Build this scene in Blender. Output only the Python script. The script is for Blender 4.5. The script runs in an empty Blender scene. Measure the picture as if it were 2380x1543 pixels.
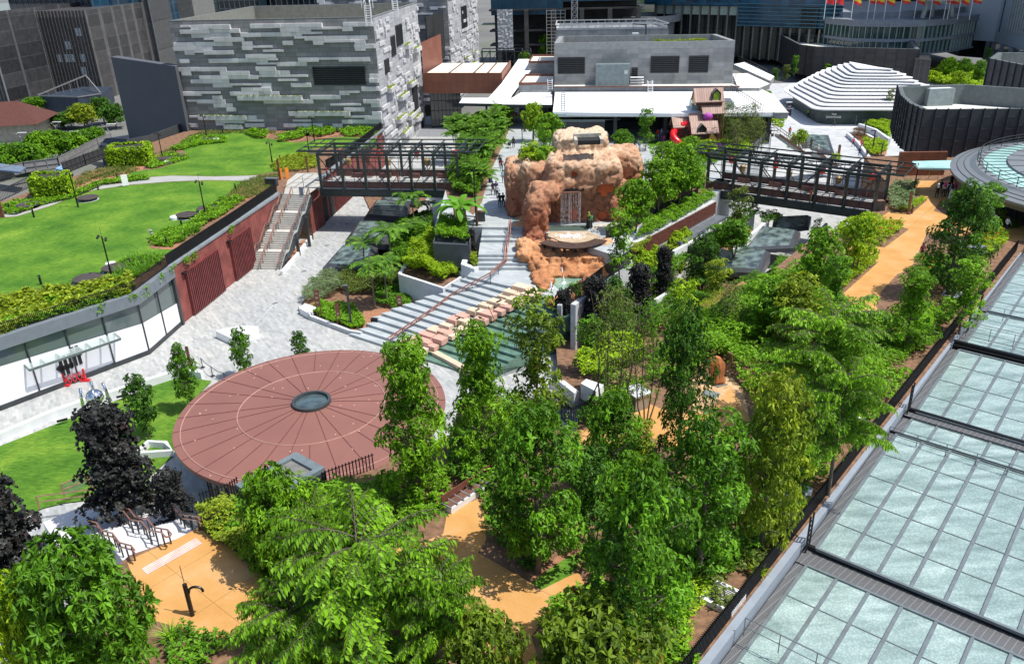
import bpy,math,random,re
import numpy as np
from mathutils import Vector,noise as mnoise
random.seed(7);RNG=np.random.default_rng(11)
S=bpy.context.scene;COL=S.collection
PI=math.pi
# ---- camera, sky, sun, exposure
F_=1900.0;CXP,CYP=1190.0,771.5;NX,NY=1320.0,4800.0;CAMH=28.0
_n=(NX-CXP,NY-CYP);PIT=math.atan(F_/math.hypot(*_n));ROL=math.atan2(_n[0],_n[1])
KP,KS,KR,KQ=math.cos(PIT),math.sin(PIT),math.cos(ROL),math.sin(ROL)
from mathutils import Matrix
cd=bpy.data.cameras.new('camera');co=bpy.data.objects.new('camera',cd);COL.objects.link(co)
R=Vector((KR,-KQ*KS,-KQ*KP));D=Vector((-KQ,-KR*KS,-KR*KP));Fw=Vector((0,KP,-KS))
m=Matrix.Identity(4)
for i in range(3):m[i][0]=R[i];m[i][1]=-D[i];m[i][2]=-Fw[i];
m[2][3]=CAMH
co.matrix_world=m
cd.sensor_width=36;cd.lens=36*F_/2380;cd.clip_start=.5;cd.clip_end=5000
S.camera=co
S.render.resolution_x=1024;S.render.resolution_y=663
SUN_EL=math.radians(62);SUN_AZ=Vector((.95,-.3,0)).normalized()
W=bpy.data.worlds.new('World');S.world=W;W.use_nodes=True
wn=W.node_tree;bg=wn.nodes['Background'];sk=wn.nodes.new('ShaderNodeTexSky');sk.sky_type='NISHITA';sk.sun_disc=False
sk.sun_elevation=SUN_EL;sk.sun_rotation=math.atan2(SUN_AZ.x,SUN_AZ.y);sk.dust_density=1.5
wn.links.new(sk.outputs[0],bg.inputs[0]);bg.inputs[1].default_value=.125
sl=bpy.data.lights.new('sun','SUN');sl.energy=4.2;sl.angle=math.radians(.53);sl.color=(1,.955,.88)
so=bpy.data.objects.new('sun',sl);COL.objects.link(so)
sd=Vector((SUN_AZ.x*math.cos(SUN_EL),SUN_AZ.y*math.cos(SUN_EL),math.sin(SUN_EL)))
so.rotation_euler=sd.to_track_quat('Z','Y').to_euler();so.location=(60,20,90)
S.view_settings.view_transform='Standard';S.view_settings.look='None';S.view_settings.gamma=1;S.view_settings.exposure=0.42
S.render.engine='CYCLES'
S.cycles.max_bounces=6;S.cycles.transparent_max_bounces=8;S.cycles.transmission_bounces=4
# ---- surveying: photo point -> place on a level of known height
def at(x,y,z=0.0):
 a=x-CXP;b=y-CYP;a2=a*KR-b*KQ;b2=a*KQ+b*KR
 X=a2;Y=F_*KP-b2*KS;Z=-F_*KS-b2*KP;t=(z-CAMH)/Z
 return Vector((X*t,Y*t,z))
def pj(P):
 X,Y,Z=P[0],P[1],P[2]-CAMH
 f=Y*KP-Z*KS;d=-(Z*KP+Y*KS);a2=F_*X/f;b2=F_*d/f
 return CXP+a2*KR+b2*KQ,CYP-a2*KQ+b2*KR
def zt(x,y,z,yt):
 P=at(x,y,z);lo,hi=z,min(z+200,CAMH+P.y*KP/KS*.95)
 for _ in range(40):
  mi=(lo+hi)/2
  if pj((P.x,P.y,mi))[1]>yt:lo=mi
  else:hi=mi
 return lo
def Q(c,r,u,v):return 595*c+u/4.0,385.8*r+v/4.0
def aq(c,r,u,v,z=0.0):return at(*Q(c,r,u,v),z)
def dist(P):return P[1]*KP-(P[2]-CAMH)*KS
# ---- scene graph helpers
WL={}
def _nm(o,label,cat,group,kind):
 if label:o['label']=label
 if cat:o['category']=cat
 if group:o['group']=group
 if kind:o['kind']=kind
def thing(name,loc,label,cat,group=None,rz=0,sc=1):
 o=bpy.data.objects.new(name,None);COL.objects.link(o);o.location=loc;o.rotation_euler=(0,0,rz);o.scale=(sc,sc,sc)
 o.empty_display_size=.3;_nm(o,label,cat,group,None);WL[o.name]=Vector(loc);return o
def copy_tree(o,loc=None,rz=None,sc=None,label=None,group=None,parent=None,mats=None):
 c=o.copy();COL.objects.link(c)
 if parent:c.parent=parent
 if loc is not None:c.location=loc;WL[c.name]=Vector(loc)
 if rz is not None:c.rotation_euler=(0,0,rz)
 if sc is not None:c.scale=sc if hasattr(sc,'__len__')else(sc,sc,sc)
 if label:c['label']=label
 if group:c['group']=group
 if mats and c.type=='MESH':
  for i,s in enumerate(c.material_slots):
   if s.material and s.material.name in mats:s.link='OBJECT';s.material=mats[s.material.name]if False else mats[c.data.materials[i].name]
 for ch in[x for x in bpy.data.objects if x.parent==o]:copy_tree(ch,parent=c,mats=mats)
 return c
class MB:
 def __init__(s):s.v=[];s.f=[];s.m=[];s.mi=0
 def add(s,vs,fs):
  n=len(s.v);s.v+=[tuple(v)for v in vs];s.f+=[tuple(i+n for i in f)for f in fs];s.m+=[s.mi]*len(fs);return s
 def quad(s,a,b,c,d):return s.add([a,b,c,d],[(0,1,2,3)])
 def poly(s,pts):return s.add(pts,[tuple(range(len(pts)))])
 def box(s,c,sz,rz=0,b=0):
  x,y,z=[k/2 for k in sz];ca,sa=math.cos(rz),math.sin(rz)
  vs=[]
  for dz in(-z,z):
   for dx,dy in((-x,-y),(x,-y),(x,y),(-x,y)):vs.append((c[0]+dx*ca-dy*sa,c[1]+dx*sa+dy*ca,c[2]+dz))
  return s.add(vs,[(3,2,1,0),(4,5,6,7),(0,1,5,4),(1,2,6,5),(2,3,7,6),(3,0,4,7)])
 def prism(s,pts,z0,z1,top=True,bot=True):
  a=sum(pts[i][0]*pts[(i+1)%len(pts)][1]-pts[(i+1)%len(pts)][0]*pts[i][1]for i in range(len(pts)))
  if a<0:pts=pts[::-1]
  n=len(pts);z0s=z0 if hasattr(z0,'__len__')else[z0]*n;z1s=z1 if hasattr(z1,'__len__')else[z1]*n
  vs=[(p[0],p[1],z0s[i])for i,p in enumerate(pts)]+[(p[0],p[1],z1s[i])for i,p in enumerate(pts)]
  fs=[(i,(i+1)%n,n+(i+1)%n,n+i)for i in range(n)]
  if top:fs.append(tuple(range(n,2*n)))
  if bot:fs.append(tuple(range(n-1,-1,-1)))
  return s.add(vs,fs)
 def beam(s,a,b,w,h=None,up=(0,0,1)):
  h=h or w;a=Vector(a);b=Vector(b);d=(b-a)
  if d.length<1e-6:return s
  d.normalize();u=Vector(up)
  if abs(d.dot(u))>.98:u=Vector((1,0,0))
  r=d.cross(u).normalized();u=r.cross(d)
  vs=[p+r*i*w/2+u*j*h/2 for p in(a,b)for i,j in((-1,-1),(1,-1),(1,1),(-1,1))]
  return s.add(vs,[(3,2,1,0),(4,5,6,7),(0,1,5,4),(1,2,6,5),(2,3,7,6),(3,0,4,7)])
 def tube(s,pts,r,n=6,cap=True):
  pts=[Vector(p)for p in pts];k=len(pts);rs=r if hasattr(r,'__len__')else[r]*k
  vs=[];pr=None
  for i,p in enumerate(pts):
   d=(pts[min(i+1,k-1)]-pts[max(i-1,0)]).normalized()
   if pr is None:pr=d.orthogonal().normalized()
   a=(pr-d*pr.dot(d));a=a.normalized()if a.length>1e-5 else d.orthogonal().normalized();pr=a;b=d.cross(a)
   for j in range(n):t=2*PI*j/n;vs.append(p+a*math.cos(t)*rs[i]+b*math.sin(t)*rs[i])
  fs=[(i*n+j,i*n+(j+1)%n,(i+1)*n+(j+1)%n,(i+1)*n+j)for i in range(k-1)for j in range(n)]
  if cap:fs+=[tuple(range(n-1,-1,-1)),tuple(range((k-1)*n,k*n))]
  return s.add(vs,fs)
 def lathe(s,c,prof,n=24,a0=0,a1=2*PI,cap=True):
  full=abs(a1-a0-2*PI)<1e-4;m=n if full else n+1
  vs=[(c[0]+r*math.cos(a0+(a1-a0)*j/n),c[1]+r*math.sin(a0+(a1-a0)*j/n),c[2]+z)for r,z in prof for j in range(m)]
  fs=[(i*m+j,i*m+(j+1)%m,(i+1)*m+(j+1)%m,(i+1)*m+j)for i in range(len(prof)-1)for j in range(n)]
  if full and cap:
   if prof[0][0]>1e-4:fs.append(tuple(range(m-1,-1,-1)))
   if prof[-1][0]>1e-4:fs.append(tuple(range((len(prof)-1)*m,len(prof)*m)))
  return s.add(vs,fs)
 def blob(s,c,r,e=.7,n=14,k=9,rz=0):
  vs=[];ca,sa=math.cos(rz),math.sin(rz)
  pw=lambda t:math.copysign(abs(t)**e,t)
  for i in range(1,k):
   ph=-PI/2+PI*i/k
   for j in range(n):
    th=2*PI*j/n;x=r[0]*pw(math.cos(ph))*pw(math.cos(th));y=r[1]*pw(math.cos(ph))*pw(math.sin(th));z=r[2]*pw(math.sin(ph))
    vs.append((c[0]+x*ca-y*sa,c[1]+x*sa+y*ca,c[2]+z))
  fs=[(i*n+j,i*n+(j+1)%n,(i+1)*n+(j+1)%n,(i+1)*n+j)for i in range(k-2)for j in range(n)]
  b=len(vs);vs+=[(c[0],c[1],c[2]-r[2]),(c[0],c[1],c[2]+r[2])]
  fs+=[(b,(j+1)%n,j)for j in range(n)]+[(b+1,(k-2)*n+j,(k-2)*n+(j+1)%n)for j in range(n)]
  return s.add(vs,fs)
 def each(s,name,mats,parent=None,**k):
  n=len(s.v);p=list(range(n))
  def f(a):
   while p[a]!=a:p[a]=p[p[a]];a=p[a]
   return a
  for q in s.f:
   for b in q[1:]:p[f(q[0])]=f(b)
  g={}
  for i,q in enumerate(s.f):g.setdefault(f(q[0]),[]).append(i)
  for fs in g.values():
   ids=sorted({v for i in fs for v in s.f[i]});mp={v:j for j,v in enumerate(ids)};m=MB();m.v=[s.v[v]for v in ids];m.f=[tuple(mp[v]for v in s.f[i])for i in fs];m.m=[s.m[i]for i in fs];m.build(name,mats,parent,**k)
 def mesh(s,name,mats,off=Vector((0,0,0)),smooth=False):
  me=bpy.data.meshes.new(name);me.from_pydata([(v[0]-off[0],v[1]-off[1],v[2]-off[2])for v in s.v],[],s.f)
  for mt in mats:me.materials.append(mt)
  if len(mats)>1:me.polygons.foreach_set('material_index',s.m)
  if smooth:me.polygons.foreach_set('use_smooth',[True]*len(s.f))
  me.update();return me
 def build(s,name,mats,parent=None,label=None,cat=None,group=None,kind=None,smooth=False,loc=None,bevel=0):
  if not isinstance(mats,(list,tuple)):mats=[mats]
  if loc is None:
   if parent is not None:loc=WL.get(parent.name,Vector((0,0,0)))
   elif kind=='structure' or not s.v:loc=Vector((0,0,0))
   else:
    a=np.array(s.v);loc=Vector((a[:,0].mean(),a[:,1].mean(),a[:,2].min()))
  loc=Vector(loc)
  o=bpy.data.objects.new(name,s.mesh(name,mats,loc,smooth));COL.objects.link(o)
  if parent:o.parent=parent
  else:o.location=loc
  WL[o.name]=loc
  if bevel:
   b=o.modifiers.new('b','BEVEL');b.width=bevel;b.segments=2;b.limit_method='ANGLE'
  _nm(o,label,cat,group,kind);return o
# ---- materials
MC={}
class NT:
 def __init__(s,name):
  s.m=bpy.data.materials.new(name);s.m.use_nodes=True;s.t=s.m.node_tree;s.n=s.t.nodes;s.b=s.n['Principled BSDF'];s.out=s.n['Material Output'];s._p=None
 def N(s,ty,**k):
  n=s.n.new('ShaderNode'+ty)
  for a,b in k.items():
   if hasattr(n,a):setattr(n,a,b)
   else:s.set(n.inputs[a.replace('_',' ')],b)
  return n
 def set(s,inp,val):
  if isinstance(val,bpy.types.NodeSocket):s.t.links.new(val,inp)
  elif isinstance(val,tuple)and len(val)==3 and inp.type=='RGBA':inp.default_value=(*val,1)
  else:inp.default_value=val
 def pos(s):
  if s._p is None:s._p=s.N('NewGeometry').outputs['Position']
  return s._p
 def noise(s,scale,detail=4,rough=.55,vec=None):
  n=s.N('TexNoise');s.set(n.inputs['Vector'],vec or s.pos());n.inputs['Scale'].default_value=scale;n.inputs['Detail'].default_value=detail;n.inputs['Roughness'].default_value=rough;return n.outputs['Fac']
 def ramp(s,fac,stops):
  n=s.N('ValToRGB');s.set(n.inputs[0],fac);e=n.color_ramp.elements
  while len(e)<len(stops):e.new(.5)
  for i,(p,c)in enumerate(stops):e[i].position=p;e[i].color=(*c,1)if len(c)==3 else c
  return n.outputs[0]
 def mix(s,f,a,b,mode='MIX'):
  n=s.N('Mix',data_type='RGBA',blend_type=mode);s.set(n.inputs[0],f);s.set(n.inputs[6],a);s.set(n.inputs[7],b);return n.outputs[2]
 def math(s,op,a,b=0.0,c=0.0):
  n=s.N('Math',operation=op);s.set(n.inputs[0],a);s.set(n.inputs[1],b);s.set(n.inputs[2],c);return n.outputs[0]
 def maprange(s,v,a,b,c=0.,d=1.):
  n=s.N('MapRange');s.set(n.inputs[0],v)
  for i,x in enumerate((a,b,c,d)):n.inputs[i+1].default_value=x
  return n.outputs[0]
 def bump(s,h,strength=.3,dist=.1):
  n=s.N('Bump');s.set(n.inputs['Height'],h);n.inputs['Strength'].default_value=strength;n.inputs['Distance'].default_value=dist;s.set(s.b.inputs['Normal'],n.outputs[0])
 def wallvec(s,ang,flat=False,rot=0,obj=False):
  p=s.N('TexCoord').outputs['Object']if obj else s.pos()
  if flat:
   n=s.N('VectorRotate',rotation_type='Z_AXIS');s.set(n.inputs['Vector'],p);n.inputs['Angle'].default_value=ang;return n.outputs[0]
  q=s.N('SeparateXYZ');s.set(q.inputs[0],p)
  u=s.math('ADD',s.math('MULTIPLY',q.outputs[0],math.cos(ang)),s.math('MULTIPLY',q.outputs[1],math.sin(ang)))
  c=s.N('CombineXYZ');s.set(c.inputs[0],u);s.set(c.inputs[1],q.outputs[2]);return c.outputs[0]
 def brick(s,vec,w,h,c1,c2,cm,mortar=.02,off=.5,bias=0,freq=2):
  n=s.N('TexBrick');s.set(n.inputs['Vector'],vec);n.offset=off;n.offset_frequency=freq
  for k,v in(('Color1',c1),('Color2',c2),('Mortar',cm)):s.set(n.inputs[k],v)
  n.inputs['Scale'].default_value=1;n.inputs['Mortar Size'].default_value=mortar;n.inputs['Brick Width'].default_value=w;n.inputs['Row Height'].default_value=h;n.inputs['Bias'].default_value=bias;n.inputs['Mortar Smooth'].default_value=.1
  return n
 def done(s,col=None,rough=None,metal=None,spec=None):
  if col is not None:s.set(s.b.inputs['Base Color'],col)
  if rough is not None:s.set(s.b.inputs['Roughness'],rough)
  if metal is not None:s.set(s.b.inputs['Metallic'],metal)
  if spec is not None:s.b.inputs['Specular IOR Level'].default_value=spec
  return s.m
def plain(name,c,rough=.6,metal=0,var=.18,scale=1.5,bump=0,bscale=20,spec=.5):
 if name in MC:return MC[name]
 t=NT(name);f=t.noise(scale,5);lo=tuple(k*(1-var)for k in c);hi=tuple(min(1,k*(1+var))for k in c)
 col=t.ramp(f,[(.3,lo),(.7,hi)])
 if bump:t.bump(t.noise(bscale,3),bump,.03)
 MC[name]=t.done(col,rough,metal,spec);return MC[name]
def brickmat(name,w,h,c1,c2,cm,ang=0,flat=False,mortar=.02,off=.5,rough=.6,metal=0,var=.12,bump=.25,freq=2,spec=.5):
 t=NT(name);v=t.wallvec(ang,flat);b=t.brick(v,w,h,c1,c2,cm,mortar,off,0,freq)
 col=t.mix(.6,b.outputs[0],t.ramp(t.noise(.6,6),[(.3,(1-var*2,)*3),(.7,(1+var,)*3)]),'MULTIPLY')
 if bump:t.bump(t.math('SUBTRACT',1.0,b.outputs[1]),bump,.02)
 return t.done(col,rough,metal,spec)
def leafmat(name,dark,light,tip=None,trans=.3,rough=.42):
 if name in MC:return MC[name]
 t=NT(name);a=t.N('Attribute',attribute_name='v').outputs['Fac']
 st=[(0,dark),(.72,light)]if not tip else[(0,dark),(.6,light),(.86,light),(1,tip)]
 if not tip:st.append((1,tuple(min(1,k*1.35)for k in light)))
 col=t.ramp(a,st);t.done(col,.5,0,.25)
 tr=t.N('BsdfTranslucent');t.set(tr.inputs[0],t.mix(.5,col,(1.0,1.0,.25),'MULTIPLY'))
 g=t.N('Gamma');t.set(g.inputs[0],col);g.inputs[1].default_value=.8;t.set(tr.inputs[0],t.mix(1.0,g.outputs[0],(1.0,1.0,.3),'MULTIPLY'))
 mx=t.N('MixShader');mx.inputs[0].default_value=trans;t.set(mx.inputs[1],t.b.outputs[0]);t.set(mx.inputs[2],tr.outputs[0]);t.set(t.out.inputs[0],mx.outputs[0])
 MC[name]=t.m;return t.m
def glassmat(name,tint,rough=.05,alpha=.45):
 t=NT(name);t.done(tint,rough,0,.9);t.b.inputs['Alpha'].default_value=alpha;return t.m
WHITE=plain('white_paint',(.78,.79,.8),.5,var=.06);CONC=plain('pale_concrete',(.47,.49,.5),.75,var=.14,scale=.8,bump=.1)
CONCW=plain('white_concrete',(.66,.68,.7),.7,var=.1,scale=.7);DGREY=plain('dark_grey_metal',(.05,.056,.062),.45,.3,spec=.4)
STEEL=plain('bridge_steel',(.036,.046,.046),.4,.2);COPPER=plain('copper_rail',(.42,.2,.15),.35,.5);RUST=plain('rust_brown',(.17,.062,.04),.55,.2,var=.25)
BLACK=plain('black_metal',(.014,.014,.016),.4,.3);GREYM=plain('mid_grey_metal',(.14,.16,.18),.5,.2);SLATE=plain('slate_wall',(.075,.083,.1),.7,var=.1,scale=.3,bump=.15)
SOIL=plain('brown_soil',(.19,.105,.06),.9,var=.45,scale=2.2,bump=.5,bscale=9);MULCH=plain('orange_mulch',(.33,.155,.085),.9,var=.35,scale=5,bump=.5,bscale=18)
DARKIN=plain('dark_interior',(.012,.012,.013),.8)
BARK=plain('grey_bark',(.14,.11,.085),.9,var=.35,scale=6,bump=.4);WOOD=plain('dark_wood',(.075,.045,.035),.6,var=.35,scale=4)
# ---- foliage
def norm(a):return a/np.maximum(np.linalg.norm(a,axis=1,keepdims=True),1e-6)
def leafmesh(name,P,D,L,Wd,mat,N=None,v=None,fold=.15):
 """P base points, D direction along the leaf, L length, Wd width: one folded 2-face leaf each"""
 n=len(P);D=norm(D)
 if N is None:N=RNG.normal(0,.45,(n,3))+np.array([0,0,1.])
 Sd=norm(np.cross(D,N));Up=np.cross(Sd,D)
 L=np.broadcast_to(np.asarray(L,float),(n,))[:,None];Wd=np.broadcast_to(np.asarray(Wd,float),(n,))[:,None]
 a=P;b=P+D*L*.45+Sd*Wd*.5+Up*Wd*fold;c=P+D*L-Up*L*.12;d=P+D*L*.45-Sd*Wd*.5+Up*Wd*fold
 V=np.stack([a,b,c,d],1).reshape(-1,3)
 me=bpy.data.meshes.new(name);me.vertices.add(4*n);me.vertices.foreach_set('co',V.astype(np.float32).ravel())
 base=np.arange(n)[:,None]*4
 idx=np.concatenate([base+np.array([0,1,2]),base+np.array([0,2,3])],1).astype(np.int32).ravel()
 me.loops.add(6*n);me.loops.foreach_set('vertex_index',idx)
 me.polygons.add(2*n);me.polygons.foreach_set('loop_start',np.arange(2*n,dtype=np.int32)*3);me.polygons.foreach_set('loop_total',np.full(2*n,3,np.int32))
 at_=me.attributes.new('v','FLOAT','POINT')
 if v is None:v=RNG.random(n)
 at_.data.foreach_set('value',np.repeat(np.clip(v,0,1),4).astype(np.float32))
 me.materials.append(mat);me.update(calc_edges=True);me.validate();return me
def rosettes(C,Dn,k,L,W_,spread=1.0,droop=.2):
 """k leaves around each centre C with axis Dn"""
 n=len(C);C2=np.repeat(C,k,0);A=np.repeat(norm(Dn),k,0);r=RNG.normal(0,1,(n*k,3));r=r-A*(r*A).sum(1,keepdims=True);r=norm(r)
 d=A*(1-spread*.75)+r*spread;d[:,2]-=droop*RNG.random(n*k)
 s=np.repeat(RNG.uniform(.75,1.2,n),k)*RNG.uniform(.8,1.15,n*k)
 return C2,d,L*s,W_*s
def crownclumps(h0,h1,prof,n,jit=.25,seed=0):
 """clump centres and radii filling a crown between heights h0..h1; prof(t)->radius"""
 r=np.random.default_rng(seed);out=[]
 for i in range(n):
  t=(i+.5)/n;t=t**.85;z=h0+(h1-h0)*t;R_=prof(t);a=i*2.39996+r.normal(0,.3);q=math.sqrt(r.random())*.85
  if R_*q<R_*.25 and r.random()<.6:q=.7
  out.append((R_*q*math.cos(a),R_*q*math.sin(a),z+r.normal(0,jit*.5)))
 return np.array(out)
def make_tree(kind,label,leaf,H=8.,R=2.,trunk=.12,prof=None,h0=.25,nclump=40,crad=.75,nros=26,k=7,L=.32,W_=.11,spread=1.,droop=.3,seed=1,multi=1,bark=None,squash=.6,up=.55,vr=(0,1)):
 """prototype tree: trunk with limbs running into leaf clumps, crown of separate leaves"""
 r=np.random.default_rng(seed);prof=prof or(lambda t:R*math.sin(PI*min(1,.12+t*.93))**.6)
 C=crownclumps(H*h0,H-crad*.5,prof,nclump,seed=seed)
 root=thing(kind,(0,0,0),label,'tree')
 cl=np.repeat(C,nros,0);d=norm(r.normal(0,1,(len(cl),3)));rad=crad*(.35+.65*r.random((len(cl),1))**.4)*np.repeat(r.uniform(.7,1.25,(nclump,1)),nros,0)
 ax=d+np.array([0,0,up]);off=d*rad;off[:,2]*=squash
 P=cl+off
 out=P.copy();out[:,2]=0;out=norm(out)*.35
 c,dd,Ls,Ws=rosettes(P,ax+out,k,L,W_,spread,droop)
 cv=np.repeat(np.repeat(r.uniform(vr[0],vr[1],nclump)**1.4,nros),k)*.6+r.random(len(c))*.4
 me=leafmesh('crown',c,dd,Ls,Ws,leaf,v=cv);o=bpy.data.objects.new('crown',me);COL.objects.link(o);o.parent=root;WL[o.name]=Vector((0,0,0))
 mb=MB();
 for mI in range(multi):
  ox=(mI-(multi-1)/2)*.5
  pts=[(ox*.3,0,-.1)]
  for i in range(1,7):t=i/6;pts.append((ox*(1+t)+r.normal(0,.05*H*.2),r.normal(0,.05*H*.2),H*t*.93))
  rs=[trunk*(1.25-1.1*i/6)for i in range(7)];mb.tube(pts,rs,7)
  T=[Vector(p)for p in pts]
  for j in range(mI,nclump,multi):
   c=Vector(C[j]);t=max(.12,min(.92,(c.z-.28*math.hypot(c.x,c.y)-.3)/(H*.93)));f=t*6;i=min(5,int(f));s=T[i].lerp(T[i+1],f-i)
   mid=s.lerp(c,.5)+Vector((0,0,.1));mb.tube([s,mid,c],[trunk*.38*(1.1-t*.7),trunk*.25,trunk*.1],5,False)
 mb.build('trunk',[bark or BARK],root);return root
def make_pinnate(kind,label,leaf,H=6.,R=3.6,nb=22,trunk=.16,L=.34,W_=.17,seed=3,top=0.):
 """tree of long near-horizontal branches, leaves hanging in two ranks"""
 r=np.random.default_rng(seed);root=thing(kind,(0,0,0),label,'tree');mb=MB()
 mb.tube([(0,0,-.1),(.1,.05,H*.35),(-.05,.1,H*.7),(.05,0,H*.86)],[trunk*1.2,trunk,trunk*.6,trunk*.15],7)
 P=[];D=[];V=[]
 for b in range(nb):
  t=(b+.5)/nb;z=H*(.35+.5*t);a=b*2.4+r.normal(0,.45);ln=R*(1.05-.45*t**1.6)*r.uniform(.6,1.12)
  s=Vector((0,0,z));wob=r.uniform(-.35,.35);e=Vector((math.cos(a)*ln,math.sin(a)*ln,z+ln*(.12+.28*t)));
  br=[s];
  for i in range(1,6):q=i/5;p=s.lerp(e,q);p.z+=.25*ln*(q-q*q*1.25);p+=Vector((-math.sin(a),math.cos(a),0))*wob*ln*q*(1-.4*q);br.append(p)
  mb.tube(br,[trunk*.16*(1-.8*i/5)for i in range(6)],5,False)
  bv=r.random()
  for ti in range(int(12*ln/2.2)+3):
   q=.05+.95*(ti/(int(12*ln/2.2)+2));f=q*5;i=min(4,int(f));p=br[i].lerp(br[i+1],f-i)
   side=1 if ti%2 else-1;ta=a+side*r.uniform(.35,.95)*(1.05-q*.6);tl=r.uniform(.9,1.7)*(1.1-.35*q);tw=[p]
   for s_ in range(1,5):w=s_/4;tw.append(p+Vector((math.cos(ta)*tl*w,math.sin(ta)*tl*w,.4*tl*w-.5*tl*w*w+r.normal(0,.02))))
   mb.tube(tw,[.014,.011,.009,.007,.004],3,False)
   nl=int(tl/.065)
   for l in range(nl):
    w=(l+.6)/nl;f=w*4;i=min(3,int(f));pp=tw[i].lerp(tw[i+1],f-i);sgn=1 if l%2 else-1;la=ta+sgn*1.15
    P.append(pp);D.append((math.cos(la)*.75,math.sin(la)*.75,-.5+r.normal(0,.25)));V.append(bv*.45+r.random()*.55)
 me=leafmesh('crown',np.array(P),np.array(D),L*RNG.uniform(.75,1.15,len(P)),W_,leaf,v=np.array(V),fold=.12);o=bpy.data.objects.new('crown',me);COL.objects.link(o);o.parent=root
 mb.build('trunk',[BARK],root);return root
def make_palm(kind,label,leaf,H=5.,nf=10,FL=2.,seed=1,trunk=.09,pl=.5,pw=.06,arch=.9,bark=None,stems=1):
 r=np.random.default_rng(seed);root=thing(kind,(0,0,0),label,'palm');mb=MB();P=[];D=[];V=[];N=[]
 for sN in range(stems):
  ox,oy=(r.normal(0,.35),r.normal(0,.35))if stems>1 else(0,0);h=H*r.uniform(.75,1.05)if stems>1 else H
  pts=[(ox,oy,-.1),(ox*1.2,oy*1.2,h*.5),(ox*1.5+.1,oy*1.5,h)];mb.tube(pts,[trunk*1.2,trunk,trunk*.8],7);top=Vector(pts[-1])
  for i in range(nf):
   a=i*2.4+r.normal(0,.2);el=r.uniform(.5,1.2)if i%3 else r.uniform(1.1,1.5);fl=FL*r.uniform(.8,1.1);tw=[top];ng=12
   for s_ in range(1,ng+1):
    w=s_/ng;e=el-arch*1.7*w;p=tw[-1]+Vector((math.cos(a)*math.cos(e),math.sin(a)*math.cos(e),math.sin(e)))*fl/ng;tw.append(p)
   mb.tube(tw,[.022*(1-.75*q/ng)for q in range(ng+1)],4,False)
   fv=r.random()
   nl=int(fl/.045)
   for l in range(nl):
    w=.12+.88*(l/nl);f=w*ng;i2=min(ng-1,int(f));pp=tw[i2].lerp(tw[i2+1],f-i2);dr=(tw[i2+1]-tw[i2]).normalized();sd_=dr.cross(Vector((0,0,1))).normalized()*(1 if l%2 else-1)
    P.append(pp);dd=sd_*.8+dr*.55+Vector((0,0,-.25));D.append(dd);V.append(fv*.5+r.random()*.5);
 P=np.array(P);tpr=np.ones(len(P))
 me=leafmesh('fronds',P,np.array(D),pl*RNG.uniform(.7,1.1,len(P)),pw,leaf,v=np.array(V),fold=.05);o=bpy.data.objects.new('fronds',me);COL.objects.link(o);o.parent=root
 mb.build('trunk',[bark or plain('palm_trunk',(.16,.15,.1),.8,var=.25,scale=8)],root);return root
def blades(name,P,H_,W_,mat,lean=.5,v=None,seg=3):
 """strap leaves: each a bent strip"""
 n=len(P);a=RNG.random(n)*2*PI;Hh=np.broadcast_to(np.asarray(H_,float),(n,))*RNG.uniform(.6,1.15,n);ln=RNG.uniform(.3,1.,n)*lean
 d=np.stack([np.cos(a),np.sin(a),np.zeros(n)],1);s=np.stack([-np.sin(a),np.cos(a),np.zeros(n)],1)
 V=[]
 for i in range(seg+1):
  t=i/seg;c=P+d*(ln*Hh*t**1.7)[:,None]*1.3+np.array([0,0,1.])*(Hh*(t-.45*ln*t*t*1.4))[:,None];w=W_*(1-.9*t**2)*.5
  V+=[c-s*w,c+s*w]
 V=np.stack(V,1).reshape(-1,3);m=2*(seg+1)
 f=np.array([[2*i,2*i+1,2*i+3,2*i+2]for i in range(seg)]);idx=(np.arange(n)[:,None,None]*m+f[None]).reshape(-1).astype(np.int32)
 me=bpy.data.meshes.new(name);me.vertices.add(len(V));me.vertices.foreach_set('co',V.astype(np.float32).ravel());nf=n*seg
 me.loops.add(4*nf);me.loops.foreach_set('vertex_index',idx);me.polygons.add(nf);me.polygons.foreach_set('loop_start',np.arange(nf,dtype=np.int32)*4);me.polygons.foreach_set('loop_total',np.full(nf,4,np.int32))
 at_=me.attributes.new('v','FLOAT','POINT');at_.data.foreach_set('value',np.repeat(RNG.random(n)if v is None else v,m).astype(np.float32))
 me.materials.append(mat);me.update(calc_edges=True);return me
def inpoly(P,poly):
 x,y=P[:,0],P[:,1];c=np.zeros(len(P),bool);n=len(poly)
 for i in range(n):
  x0,y0=poly[i][0],poly[i][1];x1,y1=poly[(i+1)%n][0],poly[(i+1)%n][1]
  if y0==y1:continue
  k=((y0>y)!=(y1>y))&(x<(x1-x0)*(y-y0)/(y1-y0)+x0);c^=k
 return c
def scatter(poly,dens,z=0,maxn=60000):
 a=np.array([(p[0],p[1])for p in poly]);lo,hi=a.min(0),a.max(0);n=int(min(maxn*3,dens*(hi[0]-lo[0])*(hi[1]-lo[1])))
 P=RNG.uniform(lo,hi,(n,2));P=P[inpoly(P,a)][:maxn];return np.c_[P,np.full(len(P),float(z))]
def mound(P,h,sc=.55,edge=None):
 """uneven height field: lumps of shrub"""
 out=np.empty(len(P))
 for i,p in enumerate(P):out[i]=mnoise.noise((p[0]*sc,p[1]*sc,h))
 return h*np.clip(.72+.75*out,.18,1.5)
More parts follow.
